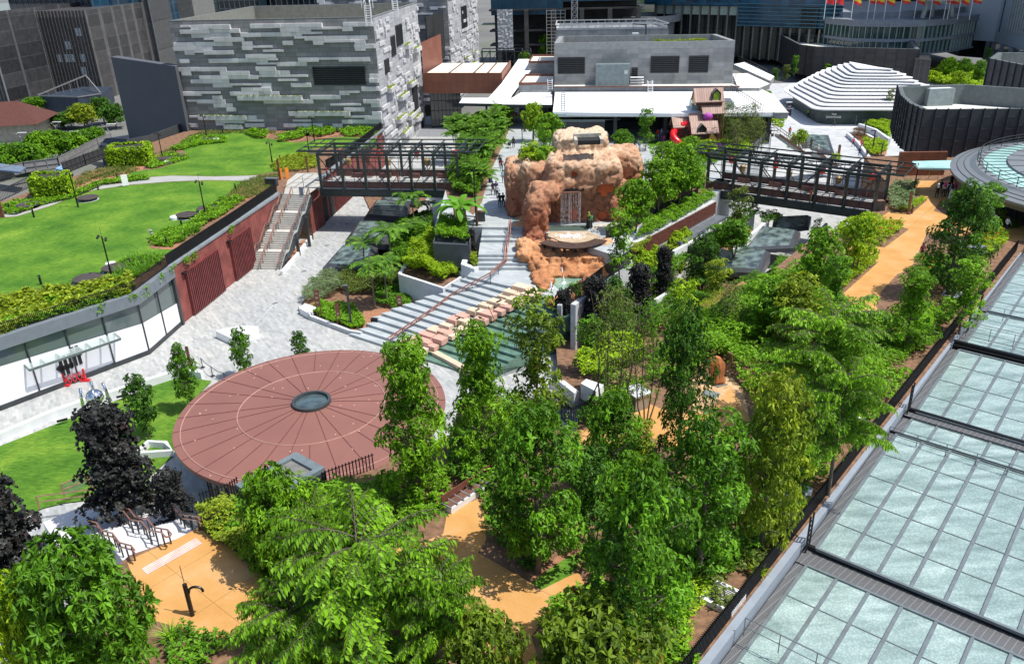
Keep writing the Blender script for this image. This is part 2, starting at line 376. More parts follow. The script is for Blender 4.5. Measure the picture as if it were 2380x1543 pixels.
def cover(name,poly,h,leaf,label,dens=90,L=.16,W_=.08,z=0,k=4,sc=.7,cat='ground cover',kind='stuff',deep=.5,maxn=30000,excl=(),gap=None):
 """a patch of low planting: leaf tufts over an uneven mound inside poly"""
 C=scatter(poly,dens,0,maxn)
 for e in excl:C=C[~inpoly(C,e)]
 if gap:C=C[np.array([mnoise.noise((p[0]*.28,p[1]*.28,gap))>-.18 for p in C])]
 hh=mound(C,h,sc);t=1-deep*RNG.random(len(C))**1.5;C[:,2]=z+hh*t
 c,d,Ls,Ws=rosettes(C,np.c_[RNG.normal(0,.35,(len(C),2)),np.ones(len(C))],k,L,W_,1.,.2)
 lum=np.repeat(RNG.random(len(C)),k)*.6+RNG.random(len(c))*.4
 ctr=Vector((float(C[:,0].mean()),float(C[:,1].mean()),z));me=leafmesh(name,c-np.array(ctr),d,Ls,Ws,leaf,v=lum);o=bpy.data.objects.new(name,me);COL.objects.link(o);o.location=ctr;_nm(o,label,cat,None,kind);return o
def grassbed(name,poly,h,leaf,label,dens=60,W_=.03,z=0,lean=.7,cat='grass',kind='stuff',clump=6,maxn=40000):
 C=scatter(poly,dens/clump,z,maxn//clump);P=np.repeat(C,clump,0);P[:,:2]+=RNG.normal(0,.07,(len(P),2))
 ctr=Vector((float(C[:,0].mean()),float(C[:,1].mean()),z));me=blades(name,P-np.array(ctr),h,W_,leaf,lean);o=bpy.data.objects.new(name,me);COL.objects.link(o);o.location=ctr;_nm(o,label,cat,None,kind);return o
def make_shrub(kind,label,leaf,R=.8,H=.9,n=420,k=5,L=.13,W_=.07,seed=1,lump=.25):
 r=np.random.default_rng(seed);d=norm(r.normal(0,1,(n,3)));d[:,2]=np.abs(d[:,2]);q=r.uniform(.6,1.,(n,1))**.6
 for i in range(n):q[i]*=1+lump*mnoise.noise(Vector(d[i])*2.3+Vector((seed,0,0)))*1.6
 P=d*q*np.array([R,R,H]);P[:,2]+=.05
 c,dd,Ls,Ws=rosettes(P,d+np.array([0,0,.5]),k,L,W_,.95,.15)
 root=thing(kind,(0,0,0),label,'shrub')
 o=bpy.data.objects.new('foliage',leafmesh('foliage',c,dd,Ls,Ws,leaf,v=np.repeat(r.random(n),k)*.5+r.random(len(c))*.5));COL.objects.link(o);o.parent=root
 mb=MB()
 for i in range(7):a=i*.9;mb.tube([(0,0,-.05),(R*.3*math.cos(a),R*.3*math.sin(a),H*.4),(R*.55*math.cos(a),R*.55*math.sin(a),H*.7)],[.03,.02,.01],4,False)
 mb.build('stems',[BARK],root);return root
def make_strap(kind,label,leaf,H=1.,n=60,W_=.07,lean=.9,seed=1,cat='plant'):
 root=thing(kind,(0,0,0),label,cat)
 P=np.c_[np.random.default_rng(seed).normal(0,.06,(n,2)),np.zeros(n)]
 o=bpy.data.objects.new('leaves',blades('leaves',P,H,W_,leaf,lean,seg=5));COL.objects.link(o);o.parent=root;return root
G_MID=leafmat('leaf_mid_green',(.016,.065,.005),(.15,.35,.018))
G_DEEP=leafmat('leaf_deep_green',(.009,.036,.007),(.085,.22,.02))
G_BRIGHT=leafmat('leaf_bright_green',(.025,.095,.005),(.22,.45,.018))
G_YEL=leafmat('leaf_yellow_green',(.07,.14,.008),(.33,.42,.03))
G_LIME=leafmat('leaf_lime',(.06,.18,.005),(.4,.58,.02))
G_RED=leafmat('leaf_red_tipped',(.025,.06,.008),(.18,.28,.02),tip=(.4,.1,.04))
G_PURP=leafmat('leaf_dark_purple',(.01,.012,.012),(.036,.038,.036),tip=(.07,.035,.04),trans=.1,rough=.5)
G_GREY=leafmat('leaf_grey_green',(.1,.15,.07),(.26,.36,.19))
G_OLIVE=leafmat('leaf_olive',(.04,.075,.015),(.17,.23,.045))
G_DRY=leafmat('leaf_dry_straw',(.17,.12,.04),(.42,.34,.12))
G_PALM=leafmat('leaf_palm',(.035,.12,.01),(.17,.36,.03))
G_HAZE=leafmat('leaf_far_green',(.02,.06,.015),(.09,.2,.035))
G_FLOW=leafmat('petal_orange_red',(.6,.07,.03),(.75,.16,.05))
# ==== SETTING: ground, levels, paving
def pv(pts,z=0):return[at(x,y,z)for x,y in pts]
def sheet(name,poly,z,mat,kind='structure',label=None,cat=None):
 mb=MB();ps=[(p[0],p[1],z)for p in poly]
 a=sum(ps[i][0]*ps[(i+1)%len(ps)][1]-ps[(i+1)%len(ps)][0]*ps[i][1]for i in range(len(ps)))
 if a<0:ps=ps[::-1]
 mb.poly(ps);return mb.build(name,[mat],kind=kind,label=label,cat=cat,loc=(0,0,0)if kind=='structure' else None)
t=NT('city_ground');t.done(t.ramp(t.noise(.02,6),[(.35,(.12,.12,.12)),(.55,(.16,.16,.15)),(.7,(.06,.1,.04))]),.9);CITYG=t.m
sheet('ground',[(-2500,-300),(2500,-300),(2500,4000),(-2500,4000)],-10,CITYG)
t=NT('light_paving');v=t.wallvec(math.radians(58),True);b=t.brick(v,.62,.24,(.27,.29,.29),(.47,.48,.475),(.25,.26,.26),.008,.37,0,3)
b2=t.brick(t.wallvec(math.radians(58),True),1.24,.24,(.27,.29,.285),(.49,.485,.475),(.38,.38,.37),.0,.31,.1,2)
c=t.mix(.45,b.outputs[0],b2.outputs[0]);c=t.mix(1.0,c,t.ramp(t.noise(.12,5),[(.3,(.9,.92,.94)),(.7,(1.04,1.03,1.0))]),'MULTIPLY');t.done(c,.7);PAVE=t.m
sheet('lower_plaza',[(-52,20),(25,20),(48,112),(30,135),(0,140),(-12,190),(-26,182),(-26,120),(-45,92),(-52,70)],-6,PAVE)
t=NT('far_paving');b=t.brick(t.wallvec(math.radians(20),True),1.2,.4,(.36,.38,.4),(.52,.54,.55),(.5,.5,.5),.01,.4);t.done(b.outputs[0],.75);PAVE2=t.m
sheet('far_plaza',[(22,112),(48,112),(150,100),(170,230),(40,230),(20,160)],-8,PAVE2)
sheet('pavement_light',[aq(3,0,*p,z=-7.996)for p in((80,950),(180,1110),(320,1185),(620,1195),(840,1190),(800,1145),(560,1120),(200,1000))],-7.99,WHITE)
t=NT('lawn_grass');nz=t.noise(.22,7,.6);n2=t.noise(26,3);st=t.N('Mapping');t.set(st.inputs[0],t.pos());st.inputs['Scale'].default_value=(.7,2.2,1);st.inputs['Rotation'].default_value=(0,0,.3)
n3=t.noise(2.6,6,.65,vec=st.outputs[0])
c=t.ramp(nz,[(.3,(.04,.125,.014)),(.5,(.085,.2,.022)),(.7,(.16,.28,.035))]);c=t.mix(.8,c,t.ramp(n3,[(.3,(.4,.48,.38)),(.7,(1.6,1.45,1.35))]),'MULTIPLY');c=t.mix(.35,c,t.ramp(n2,[(.3,(.5,.5,.4)),(.7,(1.5,1.4,1.2))]),'MULTIPLY')
c=t.mix(t.maprange(t.noise(.16,6,.7),.66,.74),c,(.26,.2,.07));t.bump(t.noise(18,4),.6,.05);t.done(c,.85,spec=.15);LAWN=t.m
RW=[at(-140,1020,-6),at(0,954,-6),at(347,823,-6),at(425,753,-6),at(582,626,-6)]
RW2=[at(721,549,-6),at(757,521,-6),at(822,460,-6),Vector((-20.9,142.1,-6))]
stt=[at(656,451,0),at(715,453,0)]
TER=[(p.x-.7,p.y+.3)for p in RW]+[(stt[0].x-.2,stt[0].y-1),(stt[0].x,stt[0].y),(stt[1].x,stt[1].y)]+[(p.x-.9,p.y)for p in RW2]+[(-21.5,142.1),(-56.4,148.4)]+[(at(350,332,0).x,at(350,332,0).y),(at(250,385,0).x,at(250,385,0).y),(at(140,420,0).x,at(140,420,0).y),(at(0,470,0).x,at(0,470,0).y),(-110,95),(-110,50)]
mb=MB();mb.prism(TER,-6,0,bot=False);mb.build('terrace',[SOIL],kind='structure')
L1=[(-80,515),(0,507),(40,504),(120,479),(175,456),(220,443),(300,431),(400,423),(490,420),(578,422),(505,468),(440,520),(385,545),(345,560),(350,578),(408,580),(330,620),(300,625),(250,650),(130,665),(60,680),(0,690),(-120,720)]
sheet('lawn',pv(L1),.012,LAWN)
L2=[(300,424),(340,412),(400,408),(500,410),(580,408),(600,406),(650,398),(655,375),(700,355),(735,345),(880,345),(872,322),(800,318),(760,322),(690,332),(640,325),(610,320),(560,305),(470,312),(440,322),(420,345),(440,365),(400,382),(370,392),(300,400)]
sheet('lawn',pv(L2),.012,LAWN)
sheet('path',pv([(-60,510),(0,506),(40,503),(120,478),(175,455),(220,442),(300,430),(400,422),(490,419),(580,421),(600,416),(600,408),(580,409),(500,411),(400,409),(340,413),(295,425),(240,430),(200,440),(150,455),(100,473),(30,492),(-60,495)]),.02,plain('path_grey',(.34,.345,.33),.8,var=.08,scale=.6))
LL=[(-160,1100),(0,1036),(130,985),(415,874),(492,885),(430,950),(400,1060),(300,1150),(150,1168),(100,1180),(0,1230),(-200,1300)]
sheet('lawn',pv(LL,-5.9),-5.9,LAWN)
def wallstrip(path,w,z0,z1,mat,name,label,cat='wall',parent=None,kind=None,group=None):
 mb=MB();pts=[Vector((p[0],p[1],0))for p in path];L_=[];R_=[]
 for i,p in enumerate(pts):
  d=(pts[min(i+1,len(pts)-1)]-pts[max(i-1,0)]).normalized();n=Vector((-d.y,d.x,0));L_.append(p+n*w/2);R_.append(p-n*w/2)
 for i in range(len(pts)-1):
  z0s=z0 if not hasattr(z0,'__len__')else None
  za,zb=(z1[i],z1[i+1])if hasattr(z1,'__len__')else(z1,z1);ya,yb=(z0[i],z0[i+1])if hasattr(z0,'__len__')else(z0,z0)
  mb.prism([L_[i],R_[i],R_[i+1],L_[i+1]],[ya,ya,yb,yb],[za,za,zb,zb])if True else 0
 return mb.build(name,[mat],parent,label,cat,group,kind)
wallstrip(pv([(-160,1066),(0,1010),(130,955),(415,862),(470,868)],-5.4),.45,-6,-5.2,CONCW,'kerb_wall','long white concrete kerb wall between the plaza paving and the lower lawn')
mb=MB()
for u,v in((577,807),(1127,584),(1603,391)):
 P=aq(0,2,u,v,-5.5);mb.box((P.x+.05,P.y-.12,-5.55),(.8,.12,.16),math.radians(30))
mb.build('wall_vent',[BLACK],None,'three small dark slot vents along the white kerb wall','vent')
DK=[(1122,528),(1010,526),(1032,455),(1062,335),(1090,275)]
DKR=[(1446,600),(1460,592),(1464,560),(1662,455)]
deck=[tuple(p)[:2]for p in pv(DK)]+[(1.5,150),(1.5,175),(42,172),(43.5,140)]+[tuple(at(*p))[:2]for p in((1795,300),(1785,345),(1660,468))][:-1]+[tuple(at(*p))[:2]for p in DKR[::-1]]+[tuple(at(1236,530))[:2]]
t=NT('deck_paving');b=t.brick(t.wallvec(math.radians(6),True),1.2,.6,(.34,.37,.38),(.42,.45,.46),(.27,.29,.3),.01,.5);t.done(t.mix(1.,b.outputs[0],t.ramp(t.noise(.3,5),[(.3,(.82,)*3),(.7,(1.1,)*3)]),'MULTIPLY'),.75);DECKP=t.m
mb=MB();mb.prism(deck,-6,0,bot=False);mb.build('walkway',[DECKP],kind='structure')
GF=[(757,1118),(870,1090),(1045,1010),(1075,930),(1110,900),(1190,935),(1262,935),(1330,1010),(1410,872),(1520,828),(1615,752),(1750,668),(1830,600),(1905,540),(2010,520),(2035,500)]
gard=[tuple(p)[:2]for p in pv(GF)]+[(40.5,87.5)]+[(47,98),(50,113),(95,112),(95,80)]+[(51.5,76.5),(7.2,25.2),(0,17),(-26,17)]+[tuple(p)[:2]for p in pv([(300,1290),(460,1235),(470,1190),(560,1180)])]
mb=MB();mb.prism(gard,-6,0,bot=False);mb.build('garden_soil',[SOIL],kind='structure')
t=NT('orange_path');c=t.ramp(t.noise(.45,6),[(.3,(.47,.24,.07)),(.5,(.53,.285,.095)),(.7,(.57,.34,.15))]);c=t.mix(.5,c,t.ramp(t.noise(14,4),[(.3,(.86,.84,.8)),(.6,(1.05,1.05,1.05))]),'MULTIPLY');c=t.mix(t.maprange(t.noise(.9,6,.75),.63,.72,0,.4),c,(.62,.45,.33))
vv=t.wallvec(math.radians(40),True);b=t.brick(vv,3.4,3.4,(1,1,1),(1,1,1),(.45,.4,.35),.012,.0);c=t.mix(1.,c,b.outputs[0],'MULTIPLY');t.bump(t.noise(30,3),.2,.01);t.done(c,.75,spec=.3);OPATH=t.m
PA=[Q(3,1,*p)for p in((670,1215),(1030,892),(735,820),(740,712),(1080,762),(1310,590),(1000,500),(1130,425),(1320,458),(1480,320),(1350,250),(1330,140),(1800,140),(1800,300),(1600,330),(1540,420),(1700,470),(2000,545),(2380,560),(2380,700),(2260,700),(2090,640),(1860,690),(1700,650),(1480,620),(1400,800),(1330,960),(1200,1010),(1060,1160),(1000,1300),(1060,1400),(900,1420),(845,1330))]
sheet('path',pv(PA),.02,OPATH)
PB=[(296,1308),(322,1291),(400,1258),(460,1227),(560,1290),(610,1345),(640,1420),(560,1500),(350,1440)]
sheet('path',pv(PB),.02,OPATH)
PC=[(1040,1190),(1110,1160),(1118,1178),(1127,1190),(1130,1255),(1110,1285),(1235,1355),(1250,1375),(1320,1340),(1345,1330),(1360,1360),(1290,1400),(1235,1480),(1260,1560),(1100,1560),(1080,1420),(960,1400),(880,1350),(870,1280),(960,1270),(1030,1240)]
sheet('path',pv(PC),.02,OPATH)
PX=[PA,PB,PC]
PD=[(1460,990),(1480,950),(1500,935),(1560,960),(1640,960),(1700,900),(1750,985),(1640,1030),(1560,1040),(1500,1010),(1420,1060),(1350,1060),(1340,1000)]
sheet('path',pv(PD),.016,OPATH)
t=NT('sand_ground');t.bump(t.noise(14,4),.4,.04);t.done(t.ramp(t.noise(2.,6),[(.3,(.42,.25,.12)),(.7,(.62,.42,.24))]),.9);SAND=t.m
sheet('sand',pv([(1605,880),(1640,872),(1700,878),(1725,900),(1740,960),(1720,1000),(1660,1000),(1610,960)]),.012,SAND)
sheet('sand',pv([Q(2,3,*p)for p in((160,760),(240,690),(750,270),(830,300),(600,520),(350,660),(180,790))]),.014,MULCH)
sheet('lawn',pv([Q(2,3,*p)for p in((180,790),(360,650),(560,520),(620,600),(500,800),(380,915))]),.018,LAWN)
GRAVEL=plain('white_gravel',(.55,.56,.55),.9,var=.3,scale=12,bump=.5,bscale=15)
sheet('gravel',pv([Q(2,2,*p)for p in((490,160),(700,80),(820,40),(850,80),(720,150),(560,230))],-5.9),-5.95,GRAVEL)
sheet('planting_bed',[tuple(p)for p in pv([(1300,900),(1290,780),(1335,730),(1470,640),(1560,600),(1700,520),(1750,668),(1615,800),(1520,880),(1400,950)],-5.0)],-5.0,SOIL)
t=NT('road_asphalt');t.done(t.ramp(t.noise(.4,6),[(.3,(.1,.1,.1)),(.7,(.17,.17,.165))]),.85);ASPH=t.m
sheet('road',pv([(-300,420),(0,352),(120,372),(260,300),(300,300),(300,260),(200,285),(100,300),(-300,330)],-9.9),-9.95,ASPH)
sheet('verge',pv([(-100,440),(60,400),(200,372),(250,345),(262,340),(250,330),(130,368),(-100,420)],-9.9),-9.93,LAWN)
# ==== BUILDINGS
def V3(p,z):return Vector((p[0],p[1],z))
def ang(a,b):return math.atan2(b[1]-a[1],b[0]-a[0])
def wallpt(a,b,s,z,off=0):
 d=(Vector((b[0],b[1],0))-Vector((a[0],a[1],0)));L=d.length;d/=L;n=Vector((d.y,-d.x,0));p=Vector((a[0],a[1],0))+d*s+n*off;p.z=z;return p
def wallbox(mb,a,b,s0,s1,z0,z1,off,dep):
 """box on the outer (right-hand) side of wall a->b, from off to off+dep"""
 P=[wallpt(a,b,s0,z0,off),wallpt(a,b,s1,z0,off),wallpt(a,b,s1,z0,off+dep),wallpt(a,b,s0,z0,off+dep)]
 mb.prism(P,z0,z1)
# --- stone building with projecting panels
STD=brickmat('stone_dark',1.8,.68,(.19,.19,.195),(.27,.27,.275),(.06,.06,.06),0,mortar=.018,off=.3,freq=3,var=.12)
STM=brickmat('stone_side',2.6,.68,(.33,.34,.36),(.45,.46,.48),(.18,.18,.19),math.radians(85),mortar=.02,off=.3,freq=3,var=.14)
PANL=brickmat('stone_light_panel',1.8,.68,(.58,.565,.57),(.74,.72,.725),(.3,.3,.3),0,mortar=.014,off=.0,var=.1)
PANS=plain('stone_pale_panel',(.5,.5,.51),.75,var=.15,scale=.6)
SW=((10.5,13.5,10.8,14.2),(15,20,12,15.6),(4.5,7.5,8.6,11),(25,29.5,-1.5,4));ZR=18.2;ST0=Vector((-56.4,148.4));ST1=Vector((-20.9,142.1));ST2=Vector((-17.1,178.0));ST3=Vector((-52,184))
def stone(name,label,A,B,C,D,z0,z1,seed,front=True,plant=True):
 T=thing(name,V3((A[0]+C[0])/2 if 0 else((A[0]+C[0])/2,(A[1]+C[1])/2),z0),label,'building')
 mb=MB();mb.mi=0;pts=[A,B,C,D]
 for i,(p,q)in enumerate(((A,B),(B,C),(C,D),(D,A))):
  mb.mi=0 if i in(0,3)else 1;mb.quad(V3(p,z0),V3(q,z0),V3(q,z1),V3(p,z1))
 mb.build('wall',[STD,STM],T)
 mb=MB();cx=Vector(((A[0]+C[0])/2,(A[1]+C[1])/2));ins=[Vector((p[0],p[1])).lerp(cx,.035)for p in pts]
 mb.mi=1;mb.poly([V3(p,z1-3.)for p in ins]);mb.mi=0
 for i in range(4):
  j=(i+1)%4;mb.quad(V3(ins[j],z1-3.),V3(ins[i],z1-3.),V3(ins[i],z1+.06),V3(ins[j],z1+.06));mb.quad(V3(pts[i],z1+.06),V3(pts[j],z1+.06),V3(ins[j],z1+.06),V3(ins[i],z1+.06));mb.quad(V3(pts[i],z1-.12),V3(pts[j],z1-.12),V3(pts[j],z1+.06),V3(pts[i],z1+.06))
 mb.build('roof_parapet',[plain('parapet_grey',(.15,.16,.155),.6),plain('roof_screed',(.5,.44,.3),.9)],T)
 r=random.Random(seed)
 for wi,(p,q,m0,mm,dep,dens)in enumerate(((A,B,1.8,PANL,.34,.37),(B,C,1.3,PANS,.24,.3))):
  if wi==0 and not front:continue
  L=(Vector(q[:2])-Vector(p[:2])).length;mb=MB();rh=.68;nr=int((z1-z0)/rh);prev=[]
  for k in range(1,nr-1):
   s=r.uniform(0,m0*.4);z=z0+k*rh+((z1-z0)-nr*rh);cur=[]
   while s<L-.6:
    n=r.choice((1,1,1,2,2,3))if wi==0 else r.choice((.5,1,1,2,3));w=min(n*m0,L-s-.05)
    dd=dens*(1.15 if k%2 else.85)*(1 if wi==0 or k<nr*.7 else.8)
    if prev and any(abs(s-x)<.2 for x in prev):dd*=1.5
    win=(wi==0 and 3.4<z1-z<10 and 0)
    if wi==0 and 6.8<z<10.7 and s<34 and s+w>24.5:dd=0
    if wi==1 and any(s<b_ and s+w>a_ and c_-.6<z<d_ for a_,b_,c_,d_ in SW):dd=0
    if r.random()<dd and w>.4:
     half=r.random()<.25
     wallbox(mb,p,q,s,s+w-.02,z+(rh*.5 if half and wi==0 else.01),z+rh-.01,0.0,dep*r.choice((.7,1,1,1.25)));cur.append(s)
    s+=w
   prev=cur
  mb.build('panel_cladding',[mm],T)
 return T
T=stone('stone_clad_building','large grey stone clad cube building with projecting light panels beside the upper lawn',ST0,ST1,ST2,ST3,-6,ZR,3)
LOUV=brickmat('louvre',3,.22,(.03,.032,.035),(.05,.05,.052),(.008,.008,.008),0,mortar=.06,off=0,bump=.6)
def louvre(T,a,b,s0,s1,z0,z1,rows=None):
 f=MB();wallbox(f,a,b,s0,s1,z0,z1,.02,.03);o=f.build('louvre_window',[DARKIN],T)
 g=MB();n=int((z1-z0)/.3)
 for i in range(n):z=z0+(i+.5)*(z1-z0)/n;wallbox(g,a,b,s0,s1,z-.05,z+.05,.08,.12)
 for s in(s0,s1-.08):wallbox(g,a,b,s,s+.08,z0,z1,.06,.16)
 g.build('slats',[DGREY],o)
louvre(T,ST0,ST1,24.6,33.8,7.6,10.6)
for s0,s1,z0,z1 in SW:louvre(T,ST1,ST2,s0,s1,z0,z1)
def planter_on_wall(T,a,b,s0,s1,z,dep=.9,leaf=G_MID):
 m=MB();wallbox(m,a,b,s0,s1,z,z+.75,.05,dep);p=m.build('wall_planter',[PANS if a is ST1 else PANL],T)
 c=[wallpt(a,b,s0+(s1-s0)*RNG.random(),z+.7,.2+RNG.random()*.5)for _ in range(int(26*(s1-s0)))];P=np.array([tuple(x)for x in c])-np.array(WL[p.name])
 cc,d,Ls,Ws=rosettes(P,np.c_[RNG.normal(0,.4,(len(P),2)),np.ones(len(P))],5,.34,.12);o=bpy.data.objects.new('plants',leafmesh('plants',cc,d,Ls,Ws,leaf));COL.objects.link(o);o.parent=p
for s0,s1,z,lf in((10.5,22.2,5.2,G_OLIVE),(19.5,30.5,2.6,G_OLIVE),(2.4,11.5,1.9,G_OLIVE),(7,10.5,.3,G_OLIVE)):planter_on_wall(T,ST0,ST1,s0,s1,z,.75,lf)
for s0,s1,z in((4,8.5,5.6),(12,18.5,2.9),(21,26,3.9),(28,33,9.5),(20.5,25,11),(9,15,-.6),(18,22.5,-1.7),(24,29.5,-3.2),(12,19,-3.8)):planter_on_wall(T,ST1,ST2,s0,s1,z,1.,G_YEL)
m=MB();wallbox(m,ST1,ST2,31.5,34,-6,-1.8,.02,.05);m.build('doorway',[DARKIN],T)
T=stone('stone_clad_building','second stone clad cube building further back behind the rust coloured link block',Vector((-43,206)),Vector((-12.3,201)),Vector((-6.5,233)),Vector((-38,240)),-6,ZR+1.2,5)
louvre(T,Vector((-12.3,201)),Vector((-6.5,233)),13,19,9.5,15)
for s0,s1,z in((5,9,1.4),(14,19,2.2),(24,27,2.5),(22,26,0),(9,13,-2.6)):planter_on_wall(T,Vector((-12.3,201)),Vector((-6.5,233)),s0,s1,z,1.1,G_YEL)
def rooftop_ladder(P,h,label):
 mb=MB()
 for dx in(-.45,.45):
  mb.tube([(P[0]+dx,P[1],P[2]-1.2),(P[0]+dx,P[1],P[2]+h*.8),(P[0]+dx*.8,P[1]+.5,P[2]+h),(P[0]+dx*.8,P[1]+1,P[2]+h*.8),(P[0]+dx,P[1]+1.2,P[2]-1.2)],.07,6)
  mb.tube([(P[0]+dx*2,P[1]+.4,P[2]+h*.5),(P[0]+dx*2,P[1]+.4,P[2]+h*.95),(P[0]+dx,P[1]+.4,P[2]+h)],.06,6)
 for i in range(9):z=P[2]-1+i*.36;mb.tube([(P[0]-.45,P[1],z),(P[0]+.45,P[1],z)],.045,5)
 mb.build('roof_ladder',[plain('galvanised',(.75,.76,.78),.4,.3)],None,label,'ladder',group='white roof ladders')
rooftop_ladder(aq(1,0,1042,175,ZR),3.,'white metal ladder with hoops on the nearer stone building roof')
rooftop_ladder(aq(1,0,1293,100,ZR),3.4,'white metal ladder behind the first one on the stone building roofs')
RUSTP=brickmat('rust_panels',1.3,1.75,(.21,.075,.04),(.25,.09,.05),(.08,.03,.02),math.radians(-6),mortar=.015,off=0,rough=.5,var=.15)
RUSTS=brickmat('rust_panels_side',1.5,2.2,(.2,.075,.055),(.24,.1,.07),(.1,.04,.03),math.radians(84),mortar=.012,off=0,rough=.5)
T=thing('link_block',(-13,190,-6),'rust brown metal link block with cream flat roof and tall glass front','building')
zc=5.3;zb=1.3
m=MB();A=Vector((-16.9,180));
fa,fb=at(981,177,zc),at(1166,170,zc);ga,gb=at(990,165,zc),at(1180,142,zc)
FA=Vector((at(982,170,zc).x,at(982,170,zc).y));FB=Vector((at(1166,170,zc).x,at(1166,170,zc).y));BA=Vector((at(1028,142,zc).x,at(1028,142,zc).y));BB=Vector((at(1187,141,zc).x,at(1187,141,zc).y))
m.mi=0
for p,q in((FA,FB),(FB,BB)):m.quad(V3(p,zb),V3(q,zb),V3(q,zc),V3(p,zc))
m.mi=1;m.poly([V3(p,zc-.5)for p in(FA,FB,BB,BA)]);m.mi=2;m.poly([V3(p,zb)for p in(BA,BB,FB,FA)]);m.mi=0
for p,q in((FA,FB),(FB,BB)):
 d=(Vector(q)-Vector(p)).normalized();n=Vector((-d.y,d.x))*.25;m.quad(V3(p,zc),V3(q,zc),V3(q+n,zc),V3(p+n,zc));m.quad(V3(q+n,zc-.5),V3(p+n,zc-.5),V3(p+n,zc),V3(q+n,zc))
m.build('rust_fascia',[RUSTP,plain('cream_roof',(.78,.74,.62),.8,var=.06),DARKIN],T)
m=MB();
for t_ in(.3,.62,.8):
 p=FA.lerp(FB,t_);q=BA.lerp(BB,t_);m.beam(V3(p,zc-.44),V3(q,zc-.44),.35,.1)
m.build('roof_gutter',[plain('brown_gutter',(.16,.1,.07),.7)],T)
m=MB();m.quad(V3(Vector((-16.9,179)),zb),V3(BA,zb),V3(BA,11),V3(Vector((-16.9,179)),10.5));m.build('rust_side_wall',[RUSTS],T)
m=MB();m.box((-14.2,197,10),(.3,27,10),math.radians(-8));m.build('louvre_screen',[LOUV],T)
g=MB();gf=Vector((FA.x+1,FA.y+1.5));ge=Vector((at(1075,287,-6).x,gf.y));g.quad(V3(gf,-6),V3(ge,-6),V3(ge,zb),V3(gf,zb));GLD=plain('dark_glass',(.02,.025,.028),.06,.0,var=.3,scale=.15,spec=.9)
g.build('glass_wall',[GLD],T);g=MB()
for i in range(9):s=i/8*(ge-gf).length;wallbox(g,gf,ge,s,s+.09,-6,zb,.02,.12)
for z in(-5.9,-2.6,-.6):wallbox(g,gf,ge,0,(ge-gf).length,z,z+.12,.02,.12)
g.build('mullions',[DGREY],T)
mb=MB();p=[at(x,y,-5.98)for x,y in((965,318),(985,291),(1078,287),(1062,318))];mb.poly(p[::-1]);mb.build('pavement',[plain('dark_paving',(.2,.21,.23),.8)],kind='structure')
# --- mall building with white roof
MALLST=brickmat('mall_stone',2.1,.75,(.185,.195,.205),(.275,.28,.28),(.12,.12,.12),math.radians(-9),mortar=.012,off=0,var=.2)
T=thing('mall_building',(20,140,0),'long grey tiled mall building with bright white metal roof over its dark open front','building')
ma,mb_=Vector((9.0,150.7)),Vector((39.4,145.8));mback=[Vector((38.9,157)),Vector((10.6,162.3))]
m=MB();m.mi=0;m.prism([ma,mb_,*mback],4.6,11.3,top=False);m.mi=1;m.poly([V3(p,11.3)for p in(ma,mb_,*mback)])
m.mi=2;cx=Vector((24.5,154));ring=[ma,mb_,*mback];ins=[p.lerp(cx,.06)for p in ring]
for i in range(4):
 j=(i+1)%4;m.prism([ring[i],ring[j],ins[j],ins[i]],11.3,12.45)
m.build('upper_wall',[MALLST,plain('roof_gravel',(.2,.19,.16),.9,var=.3,scale=3),plain('grey_coping',(.25,.26,.26),.6)],T)
L_=(mb_-ma).length
for u0,u1,v0,v1 in((433,690,528,683),(1300,1563,520,678),(1648,1828,518,676)):
 s0=(u0-400)/(2052-400)*L_;s1=(u1-400)/(2052-400)*L_;louvre(T,ma,mb_,s0,s1,7.25,10.05)
louvre(T,ma,mb_,0.44*L_,.475*L_,5.,8.2)
m=MB();wallbox(m,ma,mb_,.24*L_,.43*L_,4.6,9.0,0,1.8);m.build('grey_lift_box',[plain('blue_grey_box',(.15,.19,.2),.6)],T,None)
m=MB();wallbox(m,ma,mb_,.4*L_,.42*L_,7.4,8,1.8,.03);m.build('access_hatch',[plain('hatch',(.4,.42,.42),.5)],T)
m=MB();
for k in range(5):wallbox(m,ma,mb_,.435*L_,.51*L_,4.9+k*.45,4.98+k*.45,.2+k*.15,1.4-k*.15)
m.build('access_steps',[WHITE],T)
wr=[at(1285,262,4.6),at(1560,265,4.6),at(1832,262,4.6),at(1722,213,4.7),at(1290,214,4.7)]
m=MB();m.prism([Vector((p.x,p.y))for p in wr],4.15,4.65);m.build('white_roof',[plain('white_roofing',(.84,.85,.86),.55,var=.03,scale=.3)],T)
m=MB();w0,w1=wr[0],wr[2]
m.prism([Vector((w0.x,w0.y-.12)),Vector((w1.x,w1.y-.12)),Vector((w1.x,w1.y)),Vector((w0.x,w0.y))],3.95,4.4);m.build('eave_fascia',[plain('eave_teal_grey',(.42,.5,.49),.5)],T)
m=MB();
for i in range(11):P=at(1708/4*0+1309,217+i*4.2,4.68);m.beam((P.x-.35,P.y,4.72),(P.x+.35,P.y,4.72),.08)
for dx in(-.3,.3):m.beam((at(1309,217,4.7).x+dx,at(1309,217,4.7).y,4.7),(at(1309,257,4.7).x+dx,at(1309,257,4.7).y,4.7),.06)
m.build('roof_crawl_ladder',[GREYM],T)
ba,bb=at(1287,213,4.65),at(1718,212,4.65)
m=MB();m.prism([Vector((ba.x,ba.y)),Vector((bb.x,bb.y)),mb_,ma],4.6,5.35,top=False);m.mi=1;m.poly([V3(p,5.36)for p in(Vector((ba.x,ba.y)),Vector((bb.x,bb.y)),mb_,ma)]);m.mi=2;m.prism([Vector((ba.x,ba.y-.15)),Vector((bb.x,bb.y-.15)),Vector((bb.x,bb.y+.15)),Vector((ba.x,ba.y+.15))],5.36,5.5)
